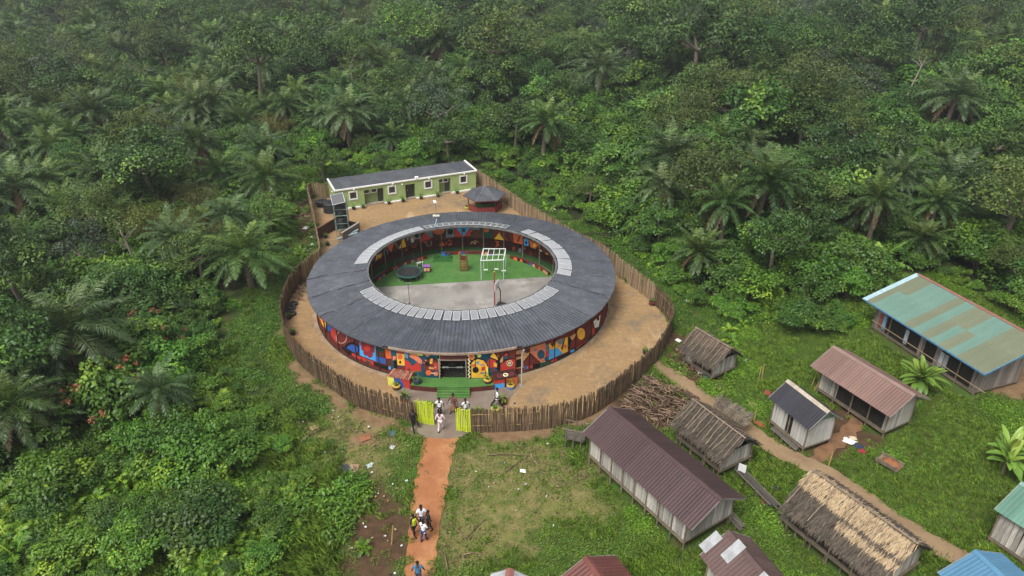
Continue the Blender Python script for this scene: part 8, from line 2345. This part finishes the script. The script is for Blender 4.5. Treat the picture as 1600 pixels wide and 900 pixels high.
# ------------------------------------------------------------------ grass and low cover on the open ground
TUFT_G = [tuft(1, .26, .30, 40, 'grass', .05), tuft(2, .30, .22, 40, 'grass', .045, .8), low_plant(3, .3, .22, 44, .13, .05, 'grass'), low_plant(11, .38, .32, 60, .16, .07, 'bright')]
TUFT_D = [tuft(4, .28, .16, 34, 'drygrass', .045, 1.2), tuft(5, .3, .20, 34, 'grass', .045, .8), low_plant(6, .25, .12, 22, .14, .07, 'creeper')]
LOW = [low_plant(7, .42, .22, 90, .13, .08, 'creeper'), low_plant(8, .5, .28, 90, .15, .09, 'creeper'), low_plant(9, .55, .5, 90, .2, .09, 'bright'), fern(10, 8, .9, 'bright'), low_plant(12, .6, .7, 110, .2, .10, 'shrub'), fern(13, 9, 1.1, 'shrub'), tuft(14, .4, .55, 60, 'grass', .05, .7)]
def off_limits(X, Y):
    rq = np.random.RandomState(5).rand(len(X))
    bad = inside(yard_poly, X, Y) | (inside(RED, X, Y) & ((dist_line(RED + [RED[0]], X, Y) > .22) | (rq > .35))) | inside(apron, X, Y)
    bad |= dist_line(village_line, X, Y) < .55 + .25 * rq
    bad |= dist_line(branch_line, X, Y) < .5
    for cx, cy, rz, hx, hy in KEEP:
        dx, dy = X - cx, Y - cy
        u_, v_ = dx * math.cos(rz) + dy * math.sin(rz), -dx * math.sin(rz) + dy * math.cos(rz)
        bad |= (np.abs(u_) < hx) & (np.abs(v_) < hy)
    return bad
def fm(polys, X, Y, soft):
    o = np.zeros(X.shape)
    for p in polys: o = np.maximum(o, fuzzy(p, X, Y, soft))
    return o
# creeping cover: a band along the fences and the near left bank
cover_poly = PXP([(-900, 1100), (-200, 800), (330, 600), (385, 440), (450, 262), (520, 250), (745, 250), (1060, 430), (1110, 470), (1240, 500), (1120, 530), (1065, 500), (1040, 480), (960, 400), (740, 265), (480, 300), (500, 400), (432, 500), (440, 560), (485, 612), (520, 632), (450, 665), (480, 705), (570, 755), (556, 830), (535, 1000), (500, 1100)])
X, Y, r_ = jgrid(-62, 46, 15, 96, .42, 61)
cov = fuzzy(cover_poly, X, Y, 1.6)
soil = fm(soil_polys, X, Y, 1.0); bare = fm(bare_polys, X, Y, .7); dry = fm(dry_polys, X, Y, 2.0)
ok = in_view(X, Y, 2) & (r_.rand(len(X)) < cov * .8) & ~off_limits(X, Y) & (r_.rand(len(X)) > bare * 1.3) & (r_.rand(len(X)) > soil * .85)
Xc, Yc = X[ok], Y[ok]; n = len(Xc)
t = lattice(Xc, Yc, 4, 71); nearl = (Xc < -2) & (Yc < 50)
dF = dist_line([(p.x, p.y) for p in FENCE_L[::4]] + [(p.x, p.y) for p in FENCE_R[::4]], Xc, Yc)
tall = np.clip(dF / 5 - .5, 0, 1) * np.where(nearl, 1, .7)
pick = np.where(r_.rand(n) < tall, np.where(t > .5, 2 + (r_.rand(n) * 5).astype(int), np.where(t > .36, 4, 6)), (r_.rand(n) * 2).astype(int))
scatter('ground_cover', proto_coll('ground_cover_kinds', LOW), Xc, Yc, np.full(n, -.05), r_.uniform(0, 6.28, n), r_.uniform(.5, 1.2, n) * (.55 + .8 * lattice(Xc, Yc, 2.2, 72)) * (1 + .35 * tall), np.clip(pick, 0, 6), 'low creeping plants and weeds covering the ground')
X, Y, r_ = jgrid(-24, 66, 15, 64, .28, 62)
cov = fuzzy(cover_poly, X, Y, 1.6)
soil = fm(soil_polys, X, Y, 1.0); bare = fm(bare_polys, X, Y, .7); dry = fm(dry_polys, X, Y, 2.0)
ok = in_view(X, Y, 2) & (r_.rand(len(X)) > cov * .8) & ~off_limits(X, Y) & (r_.rand(len(X)) > bare * 1.2) & (r_.rand(len(X)) > soil * .92) & (r_.rand(len(X)) > dry * .25) & ((Y < 52) | (X > 8))
ok &= inside(PT, X, Y)
X, Y, dry = X[ok], Y[ok], dry[ok]; n = len(X)
isd = r_.rand(n) < dry * .95
pg = lattice(X, Y, 2.6, 81)
gidx = np.where((pg > .74) & (X > 7), 3, np.where(pg > .58, 2, (r_.rand(n) * 2).astype(int)))
for msk, nm, protos, idx, lab in ((~isd, 'grass', TUFT_G, gidx, 'lush green grass around the village houses and the field'), (isd, 'dry_grass', TUFT_D, np.maximum(0, (r_.rand(n) * 4.2).astype(int) - 2), 'short dry grass of the cleared field by the red path')):
    k = int(msk.sum())
    scatter(nm, proto_coll(nm + '_kinds', protos), X[msk], Y[msk], np.full(k, -.05), r_.uniform(0, 6.28, k), r_.uniform(.6, 1.2, k) * (.75 + .5 * lattice(X[msk], Y[msk], 3.5, 82)), idx[msk], lab)

# ------------------------------------------------------------------ damp air
hz = MB().box((0, 650, 18), (3200, 2000, 41)).build('haze', None)
hm = bpy.data.materials.new('haze_air'); hm.use_nodes = True
hn = hm.node_tree; hn.nodes.clear()
ho = hn.nodes.new('ShaderNodeOutputMaterial'); hv = hn.nodes.new('ShaderNodeVolumePrincipled')
hv.inputs['Color'].default_value = (.86, .90, .95, 1); hv.inputs['Density'].default_value = 0.00032; hv.inputs['Anisotropy'].default_value = 0.2
hn.links.new(hv.outputs[0], ho.inputs['Volume'])
hz.data.materials.append(hm)
tag(hz, 'thin pale haze over the whole landscape', None, None, 'stuff')
